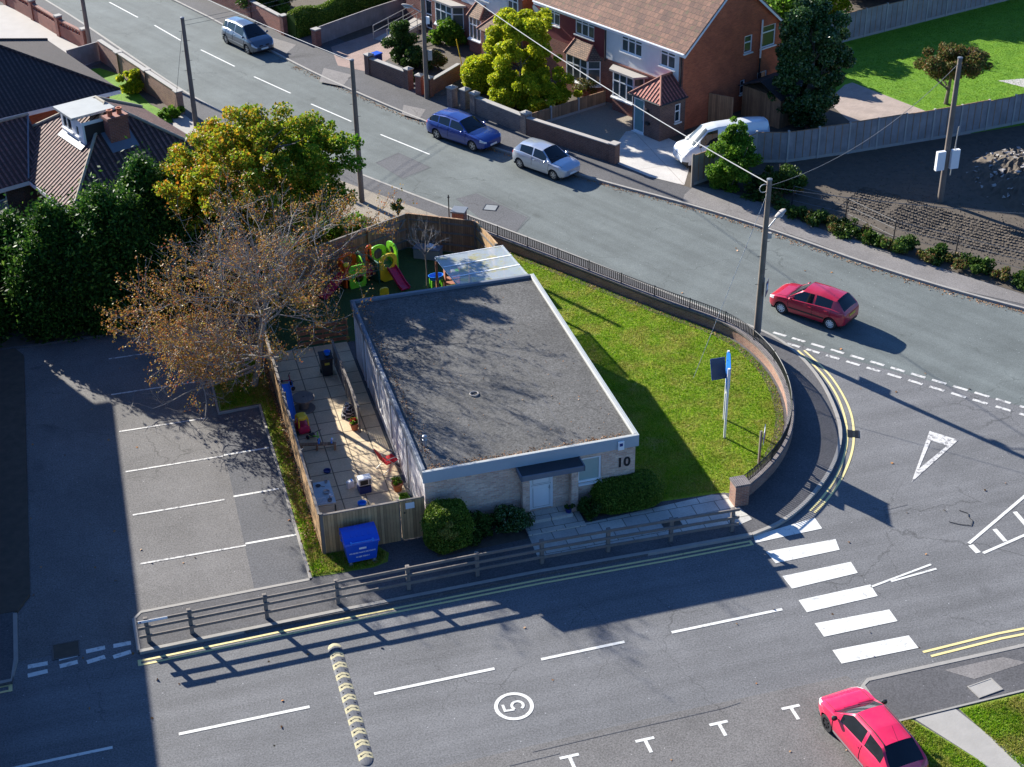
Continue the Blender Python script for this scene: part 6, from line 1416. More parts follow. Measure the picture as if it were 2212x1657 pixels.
# third house: only its corner shows
h3=thing('brick_house','dark brick house corner beyond the big hedge at the very top','house',(*T(33,3),PZ))
m=MB(); wallpanel(m,front(38,1),10,4.8,[(1,3,.9,2.3),(6,8,.9,2.3)],.1,z0=PZ); a=T(28,1); wallpanel(m,fr(a[0],a[1],0,math.atan2(E2.y,E2.x)),8,4.8,(),z0=PZ); m.build('wall','redb',h3)
for a_ in ((1,3),(6,8)): window(h3,front(38,1),*a_,.9,2.3,3)
_E=Vector(E2); roof_gabled(h3,28,38,9.2,4.9,8,'tile_r')
# ================================================================ BUNGALOWS ON THE LEFT
e_=Vector((.385,-.923)); f_=Vector((.923,.385))
Kc=Vector((-2.14,70.40)); Ec=Vector((2.11,83.49)); c2=Kc+f_*8.96; c4=Kc-e_*10.45
b2=thing('bungalow','bungalow with weathered pantile hip roof, white dormer and tall brick chimney','bungalow',(*((Kc+Ec)/2),PZ))
def P3(v,z): return (v.x,v.y,z)
C0=(Kc+Ec)/2; A1=C0+e_*.5; A2=C0-e_*.5; ZE,ZA=2.5,5.5; ov=.35
m=MB()
m.slab([P3(Kc,ZE),P3(c4,ZE),P3(A2,ZA),P3(A1,ZA)],.12); m.slab([P3(Kc,ZE),P3(A1,ZA),P3(c2,ZE)],.12); m.slab([P3(c2,ZE),P3(A1,ZA),P3(A2,ZA),P3(Ec,ZE)],.12); m.slab([P3(Ec,ZE),P3(A2,ZA),P3(c4,ZE)],.12)
r2=m.build('roof','tile_d',b2)
MT['hiptile']=plain('weathered_hip_tiles',(.36,.31,.23),.9,var=.3,scale=5)
m=MB()
for a,b in ((Kc,A1),(c2,A1),(Ec,A2),(c4,A2)): m.tube([P3(a,ZE+.02),P3(b,ZA+.03)],.085,8)
m.tube([P3(A1,ZA+.03),P3(A2,ZA+.03)],.085,8); m.build('hip_tiles','hiptile',r2)
def rect_in(k,inset):
    s=[(Kc,1,-1),(c2,-1,-1),(Ec,-1,1),(c4,1,1)]
    return [v+f_*inset*a-e_*inset*(-b) if False else v+f_*inset*a+e_*inset*b for v,a,b in s]
wv_=rect_in(0,.4); m=MB(); m.prism([(v.x,v.y) for v in wv_],PZ,2.45); m.build('wall','brownb',b2)
m=MB(); cs=[Kc,c2,Ec,c4]
for a,b in zip(cs,cs[1:]+cs[:1]): m.obox((a.x,a.y),(b.x,b.y),.03,ZE-.26,ZE-.06)
m.build('fascia_board','white_paint',r2)
# left wing
Wd=3.9; w0=Vector((-2.06,79.6))-e_*0+Vector((0,0)); zrw=4.3
q0=Vector((-4.07,75.02)); ridge_r=q0-e_*Wd+f_*2.0; ridge_l=ridge_r-f_*14; eave_l=q0-f_*13; eave_r=q0+f_*1.2
m=MB(); m.slab([P3(eave_l,2.5),P3(eave_r,2.5),P3(ridge_r,zrw),P3(ridge_l,zrw)],.12); bk=ridge_r-e_*Wd; bl=ridge_l-e_*Wd; m.slab([P3(ridge_l,zrw+.002),P3(ridge_r,zrw+.002),P3(bk,2.5),P3(bl,2.5)],.12); r3=m.build('wing_roof','tile_d',b2)
m=MB(); m.tube([P3(ridge_l,zrw+.03),P3(ridge_r,zrw+.03)],.085,8); m.build('ridge','hiptile',r3)
m=MB(); m.tube([P3(q0+Vector((-.0,.05)),2.56),P3(ridge_r,zrw+.03)],.05,6); m.build('valley','lead',r3)
m=MB(); m.obox((eave_l.x,eave_l.y),(q0.x,q0.y),.04,2.26,2.46); m.build('fascia_board','white_paint',r3)
a=q0-e_*.4-f_*12; m=MB(); L_=(q0-f_*0-a+(-e_*.4)).length
wo=q0-e_*.45-f_*11; wallpanel(m,fr(wo.x,wo.y,0,math.atan2(f_.y,f_.x)),11.6,2.45,[(8.2,9.9,.9,2.1)],.1,z0=PZ); wl=m.build('wing_wall','brownb',b2)
window(wl,fr(wo.x,wo.y,0,math.atan2(f_.y,f_.x)),8.2,9.9,.9,2.1,2,.62)
# window in the side wall below the lit slope
sx=Kc-e_*4.0+f_*.38; window(b2,fr(*(Kc-e_*4.3+f_*.38),0,math.atan2(e_.y,e_.x))@Matrix.Translation((0,-.11,0)),.3,1.7,1.0,2.1,2,.6)
# dormer: white boxed window with flat grey roof
do=Vector(G(640/4.681,1320/4.681,4.23)); ax=e_; ay=f_; Ld=2.5; Dd=2.1
m=MB(); p=[do-ax*.2-ay*.25,do+ax*(Ld-.55)-ay*.25,do+ax*(Ld-.55)+ay*Dd,do-ax*.2+ay*Dd]; m.prism([(v.x,v.y) for v in p],5.40,5.52); MT['dorm']=plain('dormer_grp_roof',(.30,.31,.30),.7,var=.2,scale=2); dmr=m.build('dormer_roof','dorm',b2)
m=MB(); fo=do+ax*0; M_=fr(fo.x,fo.y,0,math.atan2(ax.y,ax.x)); wallpanel(m,M_,Ld,5.38,[(.12,1.25,4.5,5.25),(1.65,2.05,4.5,5.1)],.06,z0=3.9); pn=fo+ax*Ld; wallpanel(m,fr(pn.x,pn.y,0,math.atan2(ay.y,ay.x)),2.2,5.38,(),z0=3.9); dmw=m.build('dormer_wall','white',b2)
MT['dkboard']=plain('dark_dormer_cheek',(.03,.025,.025),.8)
m=MB(fr(pn.x,pn.y,0,math.atan2(ay.y,ay.x))); m.box(.12,2.15,-.02,-.002,3.9,5.2); m.build('dormer_cheek','dkboard',dmw)
window(dmw,M_,.12,1.25,4.5,5.25,2,None,True,rev=.03); window(dmw,M_,1.65,2.05,4.5,5.1,1,None,True,rev=.03)
m=MB(M_); m.slab([(-.1,-.002,4.26),(Ld+.1,-.002,4.26),(Ld+.1,-.3,4.06),(-.1,-.3,4.06)],.02); m.build('dormer_flashing','lead',dmw)
# chimney
cc=Vector((.55,74.75)); u_=e_*.30; v_=f_*.52
def cpr(k,z0,z1,m): m.prism([tuple(cc-u_*k-v_*k),tuple(cc+u_*k-v_*k),tuple(cc+u_*k+v_*k),tuple(cc-u_*k+v_*k)],z0,z1)
m=MB(); cpr(1,2.9,5.35,m); cpr(1.1,5.35,5.5,m); ch=m.build('chimney','redb',b2)
m=MB()
for s in (-.25,.25): q=cc+f_*s; m.lathe([(.13,5.5),(.12,5.72),(.16,5.76),(.16,5.82),(.10,5.82),(.10,5.6)],(q.x,q.y,0),14)
m.build('chimney_pots','terracotta',ch,smooth=True)
m=MB(); q=[cc-u_*1.6-v_*1.4,cc+u_*2.6-v_*1.4,cc+u_*2.6+v_*1.4,cc-u_*1.6+v_*1.4]
def rz_(v): # height of the front slope
    dk=(v-Kc).dot(-e_); return ZE+(ZA-ZE)*dk/(10.45/2-.5)
m.slab([(v.x,v.y,rz_(v)+.03) for v in q],.02); m.build('chimney_flashing','lead',ch)
# outbuilding corner at far left
ob=thing('garden_shed','pale walled shed with dark flat roof at the left edge by the conifers','shed',(-6.6,72.6,PZ))
m=MB(); m.box(-8.5,-5.35,71.3,73.6,PZ,2.0); m.build('wall','render_w',ob); m=MB(); m.box(-8.6,-5.2,71.2,73.7,2.0,2.12); m.build('roof','dkboard',ob)
# bungalow further up
b1=thing('bungalow','bungalow with large dark plain hipped roof and white fascia, upper left corner','bungalow',(-5,90,PZ))
r0=Vector((1.15,86.06)); r1=Vector((-2.6,96.3)); L1=(r1-r0).length; g_=(r1-r0).normalized(); h_=Vector((-g_.y,g_.x)) 
if h_.x>0: h_=-h_
l0=r0+h_*15; l1=r1+h_*15; ax_=(r0+r1)/2+h_*(L1/2); bx_=(l0+l1)/2-h_*(L1/2); ZE1,ZA1=2.7,5.3
MT['tile_dark']=tiles('dark_plain_tiles',(.075,.047,.042),(.05,.034,.032),(.015,.01,.01),.25,.3,wave=.15,var=.3)
m=MB(); m.slab([P3(r0,ZE1),P3(r1,ZE1),P3(ax_,ZA1)],.12); m.slab([P3(l0,ZE1),P3(r0,ZE1),P3(ax_,ZA1),P3(bx_,ZA1)],.12); m.slab([P3(r1,ZE1),P3(l1,ZE1),P3(bx_,ZA1),P3(ax_,ZA1)],.12); m.slab([P3(l1,ZE1),P3(l0,ZE1),P3(bx_,ZA1)],.12)
rr=m.build('roof','tile_dark',b1)
m=MB()
for a,b in ((r0,ax_),(r1,ax_),(l0,bx_),(l1,bx_)): m.tube([P3(a,ZE1+.02),P3(b,ZA1+.02)],.08,8)
m.tube([P3(ax_,ZA1+.02),P3(bx_,ZA1+.02)],.08,8); m.build('hip_tiles','tile_dark',rr)
m=MB(); 
for a,b in ((r0,r1),(l0,r0),(r1,l1)): m.obox((a.x,a.y),(b.x,b.y),.05,ZE1-.25,ZE1-.03)
m.build('fascia_board','white_paint',rr)
m=MB(); ins=.5; w4=[r0+g_*ins+h_*ins,r1-g_*ins+h_*ins,l1-g_*ins-h_*ins,l0+g_*ins-h_*ins]; m.prism([(v.x,v.y) for v in w4],PZ,2.6); m.build('wall','gableb',b1)
# big building that shades the car park (beyond the left edge)
sb=thing('brick_building','two storey brick building beyond the left edge beside the car park','building',(-14,55,PZ))
SH=6.5; rx=-8.55+.0; ry=70.4
m=MB(); wallpanel(m,fr(-20,30,0,0),20+rx-.62,SH-.15,[(2,4,1,2.4),(6,8,1,2.4),(2,4,3.8,5.2),(6,8,3.8,5.2)],.12,z0=PZ); wallpanel(m,fr(rx-.62,30,0,math.pi/2),ry-30,SH-.15,[(3+5*k,5+5*k,z,z+1.4) for k in range(7) for z in (1,3.8)],.12,z0=PZ); wallpanel(m,fr(rx-.62,ry,0,math.pi),20+rx-.62,SH-.15,(),z0=PZ); m.build('wall','redb',sb)
for k in range(7):
    for z in (1,3.8): window(sb,fr(rx-.62,30,0,math.pi/2),3+5*k,5+5*k,z,z+1.4,2)
m=MB(); m.box(-20.6,rx,29.4,ry,SH-.15,SH); m.build('roof','felt',sb)
# ================================================================ GARDEN WALLS, FENCES
def brickwall(name,label,pts,h,mat,cap='concrete',wd=.22,piers=(),pw=.36,ph=.2,group=None,capw=.06,pyr=True):
    t=thing(name,label,'wall',(pts[0][0],pts[0][1],PZ),group=group)
    m=MB()
    for p,q in zip(pts[:-1],pts[1:]): m.obox(p,q,wd,PZ-.04,PZ+h)
    m.build('wall',mat,t); m=MB()
    for p,q in zip(pts[:-1],pts[1:]): m.obox(p,q,wd+capw,PZ+h,PZ+h+.06)
    m.build('coping',cap,t,bev=.01)
    rz=math.atan2(pts[1][1]-pts[0][1],pts[1][0]-pts[0][0])
    for x,y in piers:
        m=MB(fr(x,y,PZ,rz)); m.box(-pw/2,pw/2,-pw/2,pw/2,-.04,h+ph); p_=m.build('pier',mat,t)
        m=MB(fr(x,y,PZ,rz)); c=pw/2+.04; m.box(-c,c,-c,c,h+ph,h+ph+.06)
        if pyr: m.add([(-c,-c,h+ph+.061),(c,-c,h+ph+.061),(c,c,h+ph+.061),(-c,c,h+ph+.061),(0,0,h+ph+.16)],[(0,1,4),(1,2,4),(2,3,4),(3,0,4)])
        m.build('pier_cap',cap,p_)
    return t
brickwall('garden_wall','low dark brown brick wall with pale coping before the gravel drive',[(22.95,78.6),(26.25,73.35)],1.0,'brownb','concrete_l',.24,[(26.27,73.3)],.42,.10,pyr=False)
brickwall('garden_wall','old grey brown brick wall with capped piers behind the blue estate car',[(21.0,82.6),(22.85,78.85)],1.0,'greyb','concrete',.3,[(20.95,82.7),(22.9,78.82)],.42,.2)
for i,(x,y,lb) in enumerate(((19.95,84.15,'left one of two grey brick gate piers right of the street lamp pole'),(20.6,83.6,'right one of two grey brick gate piers right of the street lamp pole'))):
    t=thing('gate_pier',lb,'gate pier',(x,y,PZ),R(-60)); m=MB(); m.box(-.22,.22,-.22,.22,0,1.15); m.build('pier','greyb',t,local=True); m=MB(); m.box(-.26,.26,-.26,.26,1.15,1.21); m.add([(-.26,-.26,1.212),(.26,-.26,1.212),(.26,.26,1.212),(-.26,.26,1.212),(0,0,1.33)],[(0,1,4),(1,2,4),(2,3,4),(3,0,4)]); m.build('pier_cap','concrete',t,local=True)
brickwall('garden_wall','purple brown brick wall with capped pier beside the small blue bin',[(16.45,90.95),(18.0,87.95)],1.05,'brownb','concrete',.26,[(16.38,91.1),(18.15,87.85)],.42,.18)
brickwall('garden_wall','red brick pier and side wall running back from the street lamp pole',[(19.15,86.3),(21.5,88.6)],.9,'redb','concrete',.22,[(18.6,86.75),(19.05,86.2)],.4,.25)
brickwall('garden_wall','long red brick wall with pale piers beside the grey people carrier',[(6.0,115.5),(8.95,109.0),(10.94,104.65),(12.5,100.3)],1.15,'redb','concrete',.24,[(10.9,104.75),(12.5,100.3)],.4,.15,pyr=False)
t=thing('gate_pier','single weathered red brick pier at the corner of the block paved drive','gate pier',(14.15,97.35,PZ),R(-60)); m=MB(); m.box(-.22,.22,-.22,.22,0,1.1); m.build('pier','redb',t,local=True); m=MB(); m.box(-.26,.26,-.26,.26,1.1,1.18); m.build('pier_cap','concrete',t,local=True)
board_fence('solid_fence','dark slate blue boarded fence between the clipped hedge and the block drive',[(14.4,97.6),(18.5,100.4),(22.2,102.6)],1.15,'fence_g',posts=False,rails=False)
MT['fence_g2']=MT['fence_g']
brickwall('garden_wall','long brown brick wall with piers round the upper left front lawn',[(.5,98.95),(4.45,88.0)],1.35,'wallb','concrete',.24,[(1.5,96.2),(2.9,92.4),(4.4,88.1)],.4,.02,pyr=False)
board_fence('timber_fence','short grey boarded fence meeting the upper left brick wall',[(-1.6,98.0),(.4,99.1)],1.2,'fence_g',posts=False,rails=False)
t=thing('garden_wall','red brick wall with pierced panels and green capped piers, top left corner','wall',(-4.5,111.3,PZ))
wpt=[(-7.0,117.2),(-5.3,113.2),(-3.5,109.0),(-1.88,104.84),(-.35,101.5)]
m=MB()
for p,q in zip(wpt[:-1],wpt[1:]): m.obox(p,q,.22,PZ-.04,PZ+.85)
m.build('wall','redb',t); m=MB()
for p,q in zip(wpt[:-1],wpt[1:]): m.obox(p,q,.22,PZ+1.1,PZ+1.2)
m.build('top_course','redb',t); m=MB()
for p,q in zip(wpt[:-1],wpt[1:]):
    P_=Vector(p);Q_=Vector(q);n=round((Q_-P_).length/.45)
    for k in range(n): c=P_+(Q_-P_)*((k+.5)/n); m.box(c.x-.08,c.x+.08,c.y-.08,c.y+.08,PZ+.85,PZ+1.1)
m.build('pierced_course','redb',t)
for x,y in wpt[1:]: m=MB(fr(x,y,PZ,R(-66))); m.box(-.2,.2,-.2,.2,0,1.35); p_=m.build('pier','redb',t); m=MB(fr(x,y,PZ,R(-66))); m.box(-.23,.23,-.23,.23,1.35,1.45); m.build('pier_cap','concrete',p_)
def panel_fence(label,pts,h,every=1.83,side=1,mat='fence_g',z=PZ,name='panel_fence',nh=1):
    t=thing(name,label,'fence',(pts[0][0],pts[0][1],z))
    for p,q in zip(pts[:-1],pts[1:]):
        P_=Vector(p);Q_=Vector(q);n=max(1,round((Q_-P_).length/every)); d=(Q_-P_).normalized()
        for k in range(n):
            a=P_+(Q_-P_)*(k/n); b=P_+(Q_-P_)*((k+1)/n); hh=h+random.uniform(-.05,.05)
            m=MB(); m.obox(a,b,.03,z+.16,z+hh); pn=m.build('fence_panel',mat,t)
            m=MB(); m.obox(a,b,.045,z,z+.16); m.build('gravel_board','concrete',t)
            m=MB(); nb_=3
            for j in range(1,nb_+1):
                c=a+(b-a)*(j/(nb_+1)); m.obox(c-d*.02,c+d*.02,.05,z+.17,z+hh-.01)
            m.obox(a,b,.052,z+hh,z+hh+.03); m.build('battens','fence_d',pn)
            m=MB(fr(a.x,a.y,0,math.atan2(d.y,d.x))); m.box(-.05,.05,-.055,.055,z,z+h+.08); m.build('post','concrete_l',t)
    return t
panel_fence('long grey panel fence with concrete posts between the white van and the building plot',[(29.15,69.15),(33.5,70.95)],1.7)
COL.objects
panel_fence('grey panel fence with concrete posts along the top of the bare building plot',[(33.5,70.95),(35.13,70.45),(38.76,70.5),(45.8,70.95),(49.4,71.35),(56,72.1),(72,73.9)],1.75)
panel_fence('far grey panel fence with concrete posts behind the shaded back lawn',[(39.5,84.9),(46.71,87.11),(60.94,91.28),(80,96.9)],1.85)
t=panel_fence('low brown panel fence with three concrete posts beside the gravel drive',[(23.4,79.5),(24.78,80.06),(28.6,81.55)],.85,1.8,mat='fence_d')
t=thing('gate_post','lone pale post at the driveway edge beside the van and bramble bush','post',(29.1,69.05,PZ)); m=MB(); m.box(29.04,29.16,68.99,69.11,PZ,1.95); tag(m.build('post','rail',t))
board_fence('side_gate','tall brown boarded gate closing the passage beside the orange brick gable',[T(-.05,2.1),T(-1.5,2.6)],1.75,'fence_d',cat='gate',posts=False,rails=False)
t=thing('garden_shed','low dark felt roofed shed beside the brick gable under the holly tree','shed',(*T(-2.2,5.8),PZ))
m=MB(); m.prism([T(-.5,4.4),T(-3.4,4.4),T(-3.4,7.2),T(-.5,7.2)],PZ,1.9); m.build('wall','fence_d',t); m=MB(); m.slab([T3(-.3,4.2,1.9),T3(-.3,7.4,1.9),T3(-2,7.4,2.6),T3(-2,4.2,2.6)],.05); m.slab([T3(-2,4.2,2.601),T3(-2,7.4,2.601),T3(-3.6,7.4,1.9),T3(-3.6,4.2,1.9)],.05); m.build('roof','dkboard',t)
# ramp with handrail
t=thing('access_ramp','concrete ramp with galvanised handrails up to the brick house','ramp',(19.5,98.0,PZ))
ra_,rb_=Vector((18.3,96.9)),Vector((21.9,99.5)); d=(rb_-ra_).normalized(); n=Vector((-d.y,d.x))
m=MB(); m.add([(*(ra_-n*.6),PZ+.01),(*(ra_+n*.6),PZ+.01),(*(rb_+n*.6),PZ+.01),(*(rb_-n*.6),PZ+.01),(*(ra_-n*.6),PZ+.05),(*(ra_+n*.6),PZ+.05),(*(rb_+n*.6),PZ+.45),(*(rb_-n*.6),PZ+.45)],[(0,3,2,1),(4,5,6,7),(0,1,5,4),(1,2,6,5),(2,3,7,6),(3,0,4,7)]); m.build('ramp_deck','concrete_l',t)
for s in (-1,1):
    for hh in (.45,.9): m=MB(); m.tube([(*(ra_+n*.62*s),PZ+.05+hh),(*(rb_+n*.62*s),PZ+.45+hh)],.025,6); m.build('handrail','steel',t)
    for k in range(4): c=ra_+(rb_-ra_)*k/3+n*.62*s; m=MB(); m.tube([(*c,PZ),(*c,PZ+.95+.4*k/3)],.025,6); m.build('rail_post','steel',t)
t=thing('recycling_bin','small blue lidded bin behind the purple brown garden wall','bin',(17.0,91.9,PZ),R(-60)); m=MB(); m.box(-.25,.25,-.3,.3,0,.95); m.build('body','navy',t,local=True,bev=.03); m=MB(); m.box(-.28,.28,-.33,.33,.951,1.03); m.build('lid','binblue',t,local=True,bev=.02)
m=MB(); m.tube([(22.1,90.0,PZ),(21.8,90.3,2.0)],.03,6); tag(m.build('marker_cane','yellow'),'thin yellow cane leaning in the garden before the white house','cane')
# wire mesh fence on the plot
t=thing('wire_fence','sagging wire fence on thin leaning posts along the bramble strip','fence',(34.8,63.5,PZ))
mp=[(33.0,65.2),(34.9,63.0),(35.9,59.9),(37.95,57.6),(40.2,54.6)]
for x,y in mp: m=MB(); m.tube([(x,y,PZ),(x+.05,y,PZ+1.15)],.03,6); m.build('post','iron',t)
for z in (.35,.75,1.12): m=MB(); m.tube([(x+.05*z,y,PZ+z) for x,y in mp],.014,4); m.build('wire','wire',t)
# ================================================================ VEGETATION
def tree(label,base,h,crown_c,rad,leafmat,nl,lsize,nc=60,cr=.9,seed=1,name='tree',r0=.2,group=None,shell=.5,flat=.8,up=.2,limbs=7,barkm='bark',reach=None,levels=2,kids=3,zmin=None):
    t=thing(name,label,'tree',(base[0],base[1],PZ),group=group)
    m=MB(); tree_limbs(m,(base[0],base[1],PZ),(crown_c[0],crown_c[1],h*.72),r0,limbs,reach or max(rad[0],rad[1])*.7,seed,levels=levels,kids=kids); m.build('trunk',barkm,t)
    leaves('crown',crown(crown_c,rad,nc,cr,nl,seed,shell,flat,zmin=zmin),lsize,leafmat,t,up=up,seed=seed+1); return t
def blob(c,rad,n,seed,pw=2.5,jit=.08,low=-.98,solid=.0):
    """points on (and a little inside) a rounded clipped shape"""
    r=np.random.default_rng(seed); d=r.normal(size=(n,3)); d/=np.linalg.norm(d,axis=1,keepdims=True)
    k=(np.abs(d)**pw).sum(1)**(-1/pw); p=d*k[:,None]
    p*= (1-abs(jit)*r.random((n,1))**2*2.2); st=(r.random((n,1))<.05)*(d[:,2:3]>-.2); p*=1+st*r.random((n,1))*.13
    w_=1+.05*np.sin(p[:,0:1]*5+seed)*np.cos(p[:,1:2]*4+seed)+.03*np.sin(p[:,2:3]*9)
    p=p*w_*np.array(rad)+np.array(c); return p[p[:,2]>PZ]
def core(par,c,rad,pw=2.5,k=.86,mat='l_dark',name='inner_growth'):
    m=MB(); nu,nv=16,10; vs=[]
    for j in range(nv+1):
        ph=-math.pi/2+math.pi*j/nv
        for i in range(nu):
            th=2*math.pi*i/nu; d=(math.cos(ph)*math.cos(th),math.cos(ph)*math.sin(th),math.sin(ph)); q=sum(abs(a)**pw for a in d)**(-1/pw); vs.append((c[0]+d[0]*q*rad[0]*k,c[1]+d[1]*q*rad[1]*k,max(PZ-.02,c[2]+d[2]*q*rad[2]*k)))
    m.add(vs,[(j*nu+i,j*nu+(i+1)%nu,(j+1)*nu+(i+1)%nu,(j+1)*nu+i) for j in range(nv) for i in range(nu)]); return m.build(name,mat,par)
def bush(label,c,rad,n,mat,size=.08,pw=2.6,seed=1,name='bush',cat='bush',group=None,jit=.06,extra=None,k=.86,rz=0):
    t=thing(name,label,cat,(c[0],c[1],PZ),group=group)
    cz=PZ+rad[2]*.9; p=blob((0,0,cz),rad,n,seed,pw,jit)
    if rz: cr_,sr_=math.cos(rz),math.sin(rz); p=np.stack([p[:,0]*cr_-p[:,1]*sr_,p[:,0]*sr_+p[:,1]*cr_,p[:,2]],1)
    p+=np.array([c[0],c[1],0])
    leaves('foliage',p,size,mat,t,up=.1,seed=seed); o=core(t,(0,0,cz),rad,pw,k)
    V=np.array([v.co for v in o.data.vertices])+np.array(t.location)
    if rz: V2=V.copy(); V[:,0]=V2[:,0]*cr_-V2[:,1]*sr_; V[:,1]=V2[:,0]*sr_+V2[:,1]*cr_
    V+=np.array([c[0],c[1],0])-np.array(t.location); o.data.vertices.foreach_set('co',V.ravel())
    if extra: leaves('new_growth',extra[0],size*1.1,extra[1],t,seed=seed+3)
    return t
def loose(label,c,rad,n,mat,size=.12,nc=14,cr=.35,seed=1,name='shrub',cat='shrub',group=None,up=.1,shell=.3):
    t=thing(name,label,cat,(c[0],c[1],PZ),group=group)
    m=MB(); r=random.Random(seed)
    for k in range(7):
        a=r.uniform(0,6.28); m.tube([(c[0],c[1],PZ),(c[0]+rad[0]*.4*math.cos(a),c[1]+rad[1]*.4*math.sin(a),PZ+rad[2]),(c[0]+rad[0]*.7*math.cos(a),c[1]+rad[1]*.7*math.sin(a),PZ+rad[2]*1.6)],.03,4,r2=.01)
    m.build('stems','bark',t)
    leaves('foliage',crown((c[0],c[1],PZ+rad[2]),rad,nc,cr,n,seed,shell,.8,zmin=PZ+.02),size,mat,t,up=up,seed=seed+1); return t
# --- clipped and low bushes before the building
ex=crown((9.4,42.30,1.25),(.34,.10,.36),22,.12,2600,5)
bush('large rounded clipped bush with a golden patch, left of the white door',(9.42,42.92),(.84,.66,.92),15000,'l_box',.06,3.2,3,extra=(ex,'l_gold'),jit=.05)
loose('low dark shrub just right of the golden patched round bush',(10.55,43.05),(.6,.45,.45),5200,'l_dark',.08,22,.25,12,group='low shrubs under the front wall')
loose('low pale speckled shrub beside the left porch pier',(11.65,43.1),(.66,.48,.5),6000,'l_holly',.07,24,.25,13,group='low shrubs under the front wall')
bush('wide dark box shaped bush under the number ten',(16.3,43.42),(1.28,.72,.58),19000,'l_box',.06,3.6,8,jit=.05)
loose('dark ground hugging shrub between the right porch pier and the box shaped bush',(14.85,43.1),(.5,.4,.36),4200,'l_dark',.07,18,.2,15,group='low shrubs under the front wall')
# --- conifer screen
MT['l_conifer2']=MT['l_conifer']
def conifer(label,x,y,h,r,seed,n=26000,mat='l_conifer',lean=0):
    t=thing('conifer',label,'conifer',(x,y,PZ),group='dark conifers behind the car park')
    m=MB(); m.tube([(x,y,PZ),(x,y,h*.8)],.18,8,r2=.05); m.build('trunk','bark',t)
    rg=np.random.default_rng(seed); nc=150
    z=rg.random(nc)**.9*(1+.06*rg.normal(size=nc)); ang=rg.random(nc)*6.283; rr=r*(1-z**2.2*.8)*(.55+.75*rg.random(nc))*(1+.22*np.sin(3*ang+seed)*np.cos(5*z+seed))
    cen=np.stack([x+rr*np.cos(ang),y+rr*np.sin(ang),PZ+.2+z*(h-.4)],1)
    idx=rg.integers(0,nc,n); e=rg.normal(size=(n,3))*np.array([.22,.22,.5]); p=cen[idx]+e; p=p[p[:,2]>PZ]
    od=p-np.array([x,y,0]); od[:,2]=np.linalg.norm(od[:,:2],axis=1)*1.6; od/=np.linalg.norm(od,axis=1,keepdims=True)+1e-6
    a=leaves('foliage',p,.10,mat,t,aspect=1.9,seed=seed); 
    core(t,(x,y,h*.38),(r*.66,r*.66,h*.42),2.2,1.0,'l_conifer'); return t
cons=[(-9.0,65.2,4.0,1.7,'leftmost conifer, cut by the left edge of the picture'),(-3.1,65.4,4.3,1.9,'dark conifer standing before the brown bungalow wall window'),(-.9,65.6,4.8,2.0,'bright tipped conifer below the lit pantile slope'),(1.2,66.8,5.3,1.9,'tallest feathery conifer below the brick chimney'),(3.4,67.0,5.1,2.0,'conifer between the tallest one and the autumn tree'),(.2,65.0,4.6,1.6,'conifer filling the row between the bright tipped and the tallest one'),(2.4,65.6,4.8,1.6,'conifer standing before the gap right of the tallest one'),(-4.9,66.6,3.6,1.4,'conifer before the brown bungalow wall at the left'),(5.0,64.6,4.0,1.6,'conifer half hidden under the autumn tree crown'),(-6.9,64.0,1.6,1.0,'low bushy conifer at the far left of the car park end'),(-3.9,64.0,3.4,1.15,'small conifer second from the left along the car park end'),(-1.6,63.9,3.6,1.5,'low conifer in the middle of the car park end'),(.9,64.0,3.4,1.5,'low conifer right of the middle of the car park end'),(3.0,64.2,3.2,1.4,'low conifer behind the bare tree at the car park end'),(-5.6,67.2,2.0,1.2,'short dark conifer at the left edge before the pale shed')]
for i,(x,y,h,r,lb) in enumerate(cons): conifer(lb,x,y,h,r,40+i,52000 if h>4 else 30000)
# --- autumn tree
tree('large autumn tree turning from green to yellow and orange behind the play area',(6.6,66.6),8.6,(6.4,65.5,5.2),(4.4,3.8,2.95),'l_autumn',98000,.12,460,.42,21,name='autumn_tree',r0=.24,limbs=9,shell=.5)
loose('dense bright green lower growth under the right side of the autumn tree',(9.3,67.0),(1.9,1.1,1.0),16000,'l_green',.13,40,.5,23)
loose('round brownish dry bush between the autumn tree and the gravel',(11.4,68.4),(.95,.8,.6),7000,'l_bronze',.07,26,.3,24)
loose('small dark conical conifer shoot in the gravel behind the board fence',(13.6,70.2),(.26,.26,.5),900,'l_dark',.08,10,.15,25)
# --- nearly bare tree in front
t=thing('bare_tree','broad nearly bare tree with rusty leaves spreading over the car park and yard','tree',(4.15,56.3,PZ))
m=MB(); tips=[]
tree_limbs(m,(4.3,55.9,PZ),(5.3,55.7,4.9),.15,26,4.0,33,levels=4,kids=5,rise=.44,tips=tips,twig=.007,low=.15,droop=.3,keepoff=True,n=7); m.build('trunk','twig',t)
tp=np.array(tips); rg=np.random.default_rng(5)
rad_=np.array([4.8,4.6,4.2]); dd=(((tp-np.array([4.5,56.2,4.2]))/rad_)**2).sum(1)
tp=tp[(rg.random(len(tp))<np.clip(.10+.8*dd-.6*(tp[:,2]>6.2),.03,1))&(tp[:,2]>1.2)]
n=27000; idx=rg.integers(0,len(tp),n); lp_=tp[idx]+rg.normal(size=(n,3))*.08
leaves('leaves',lp_,.068,'l_rust',t,seed=9)
print('bare tree tips',len(tips))
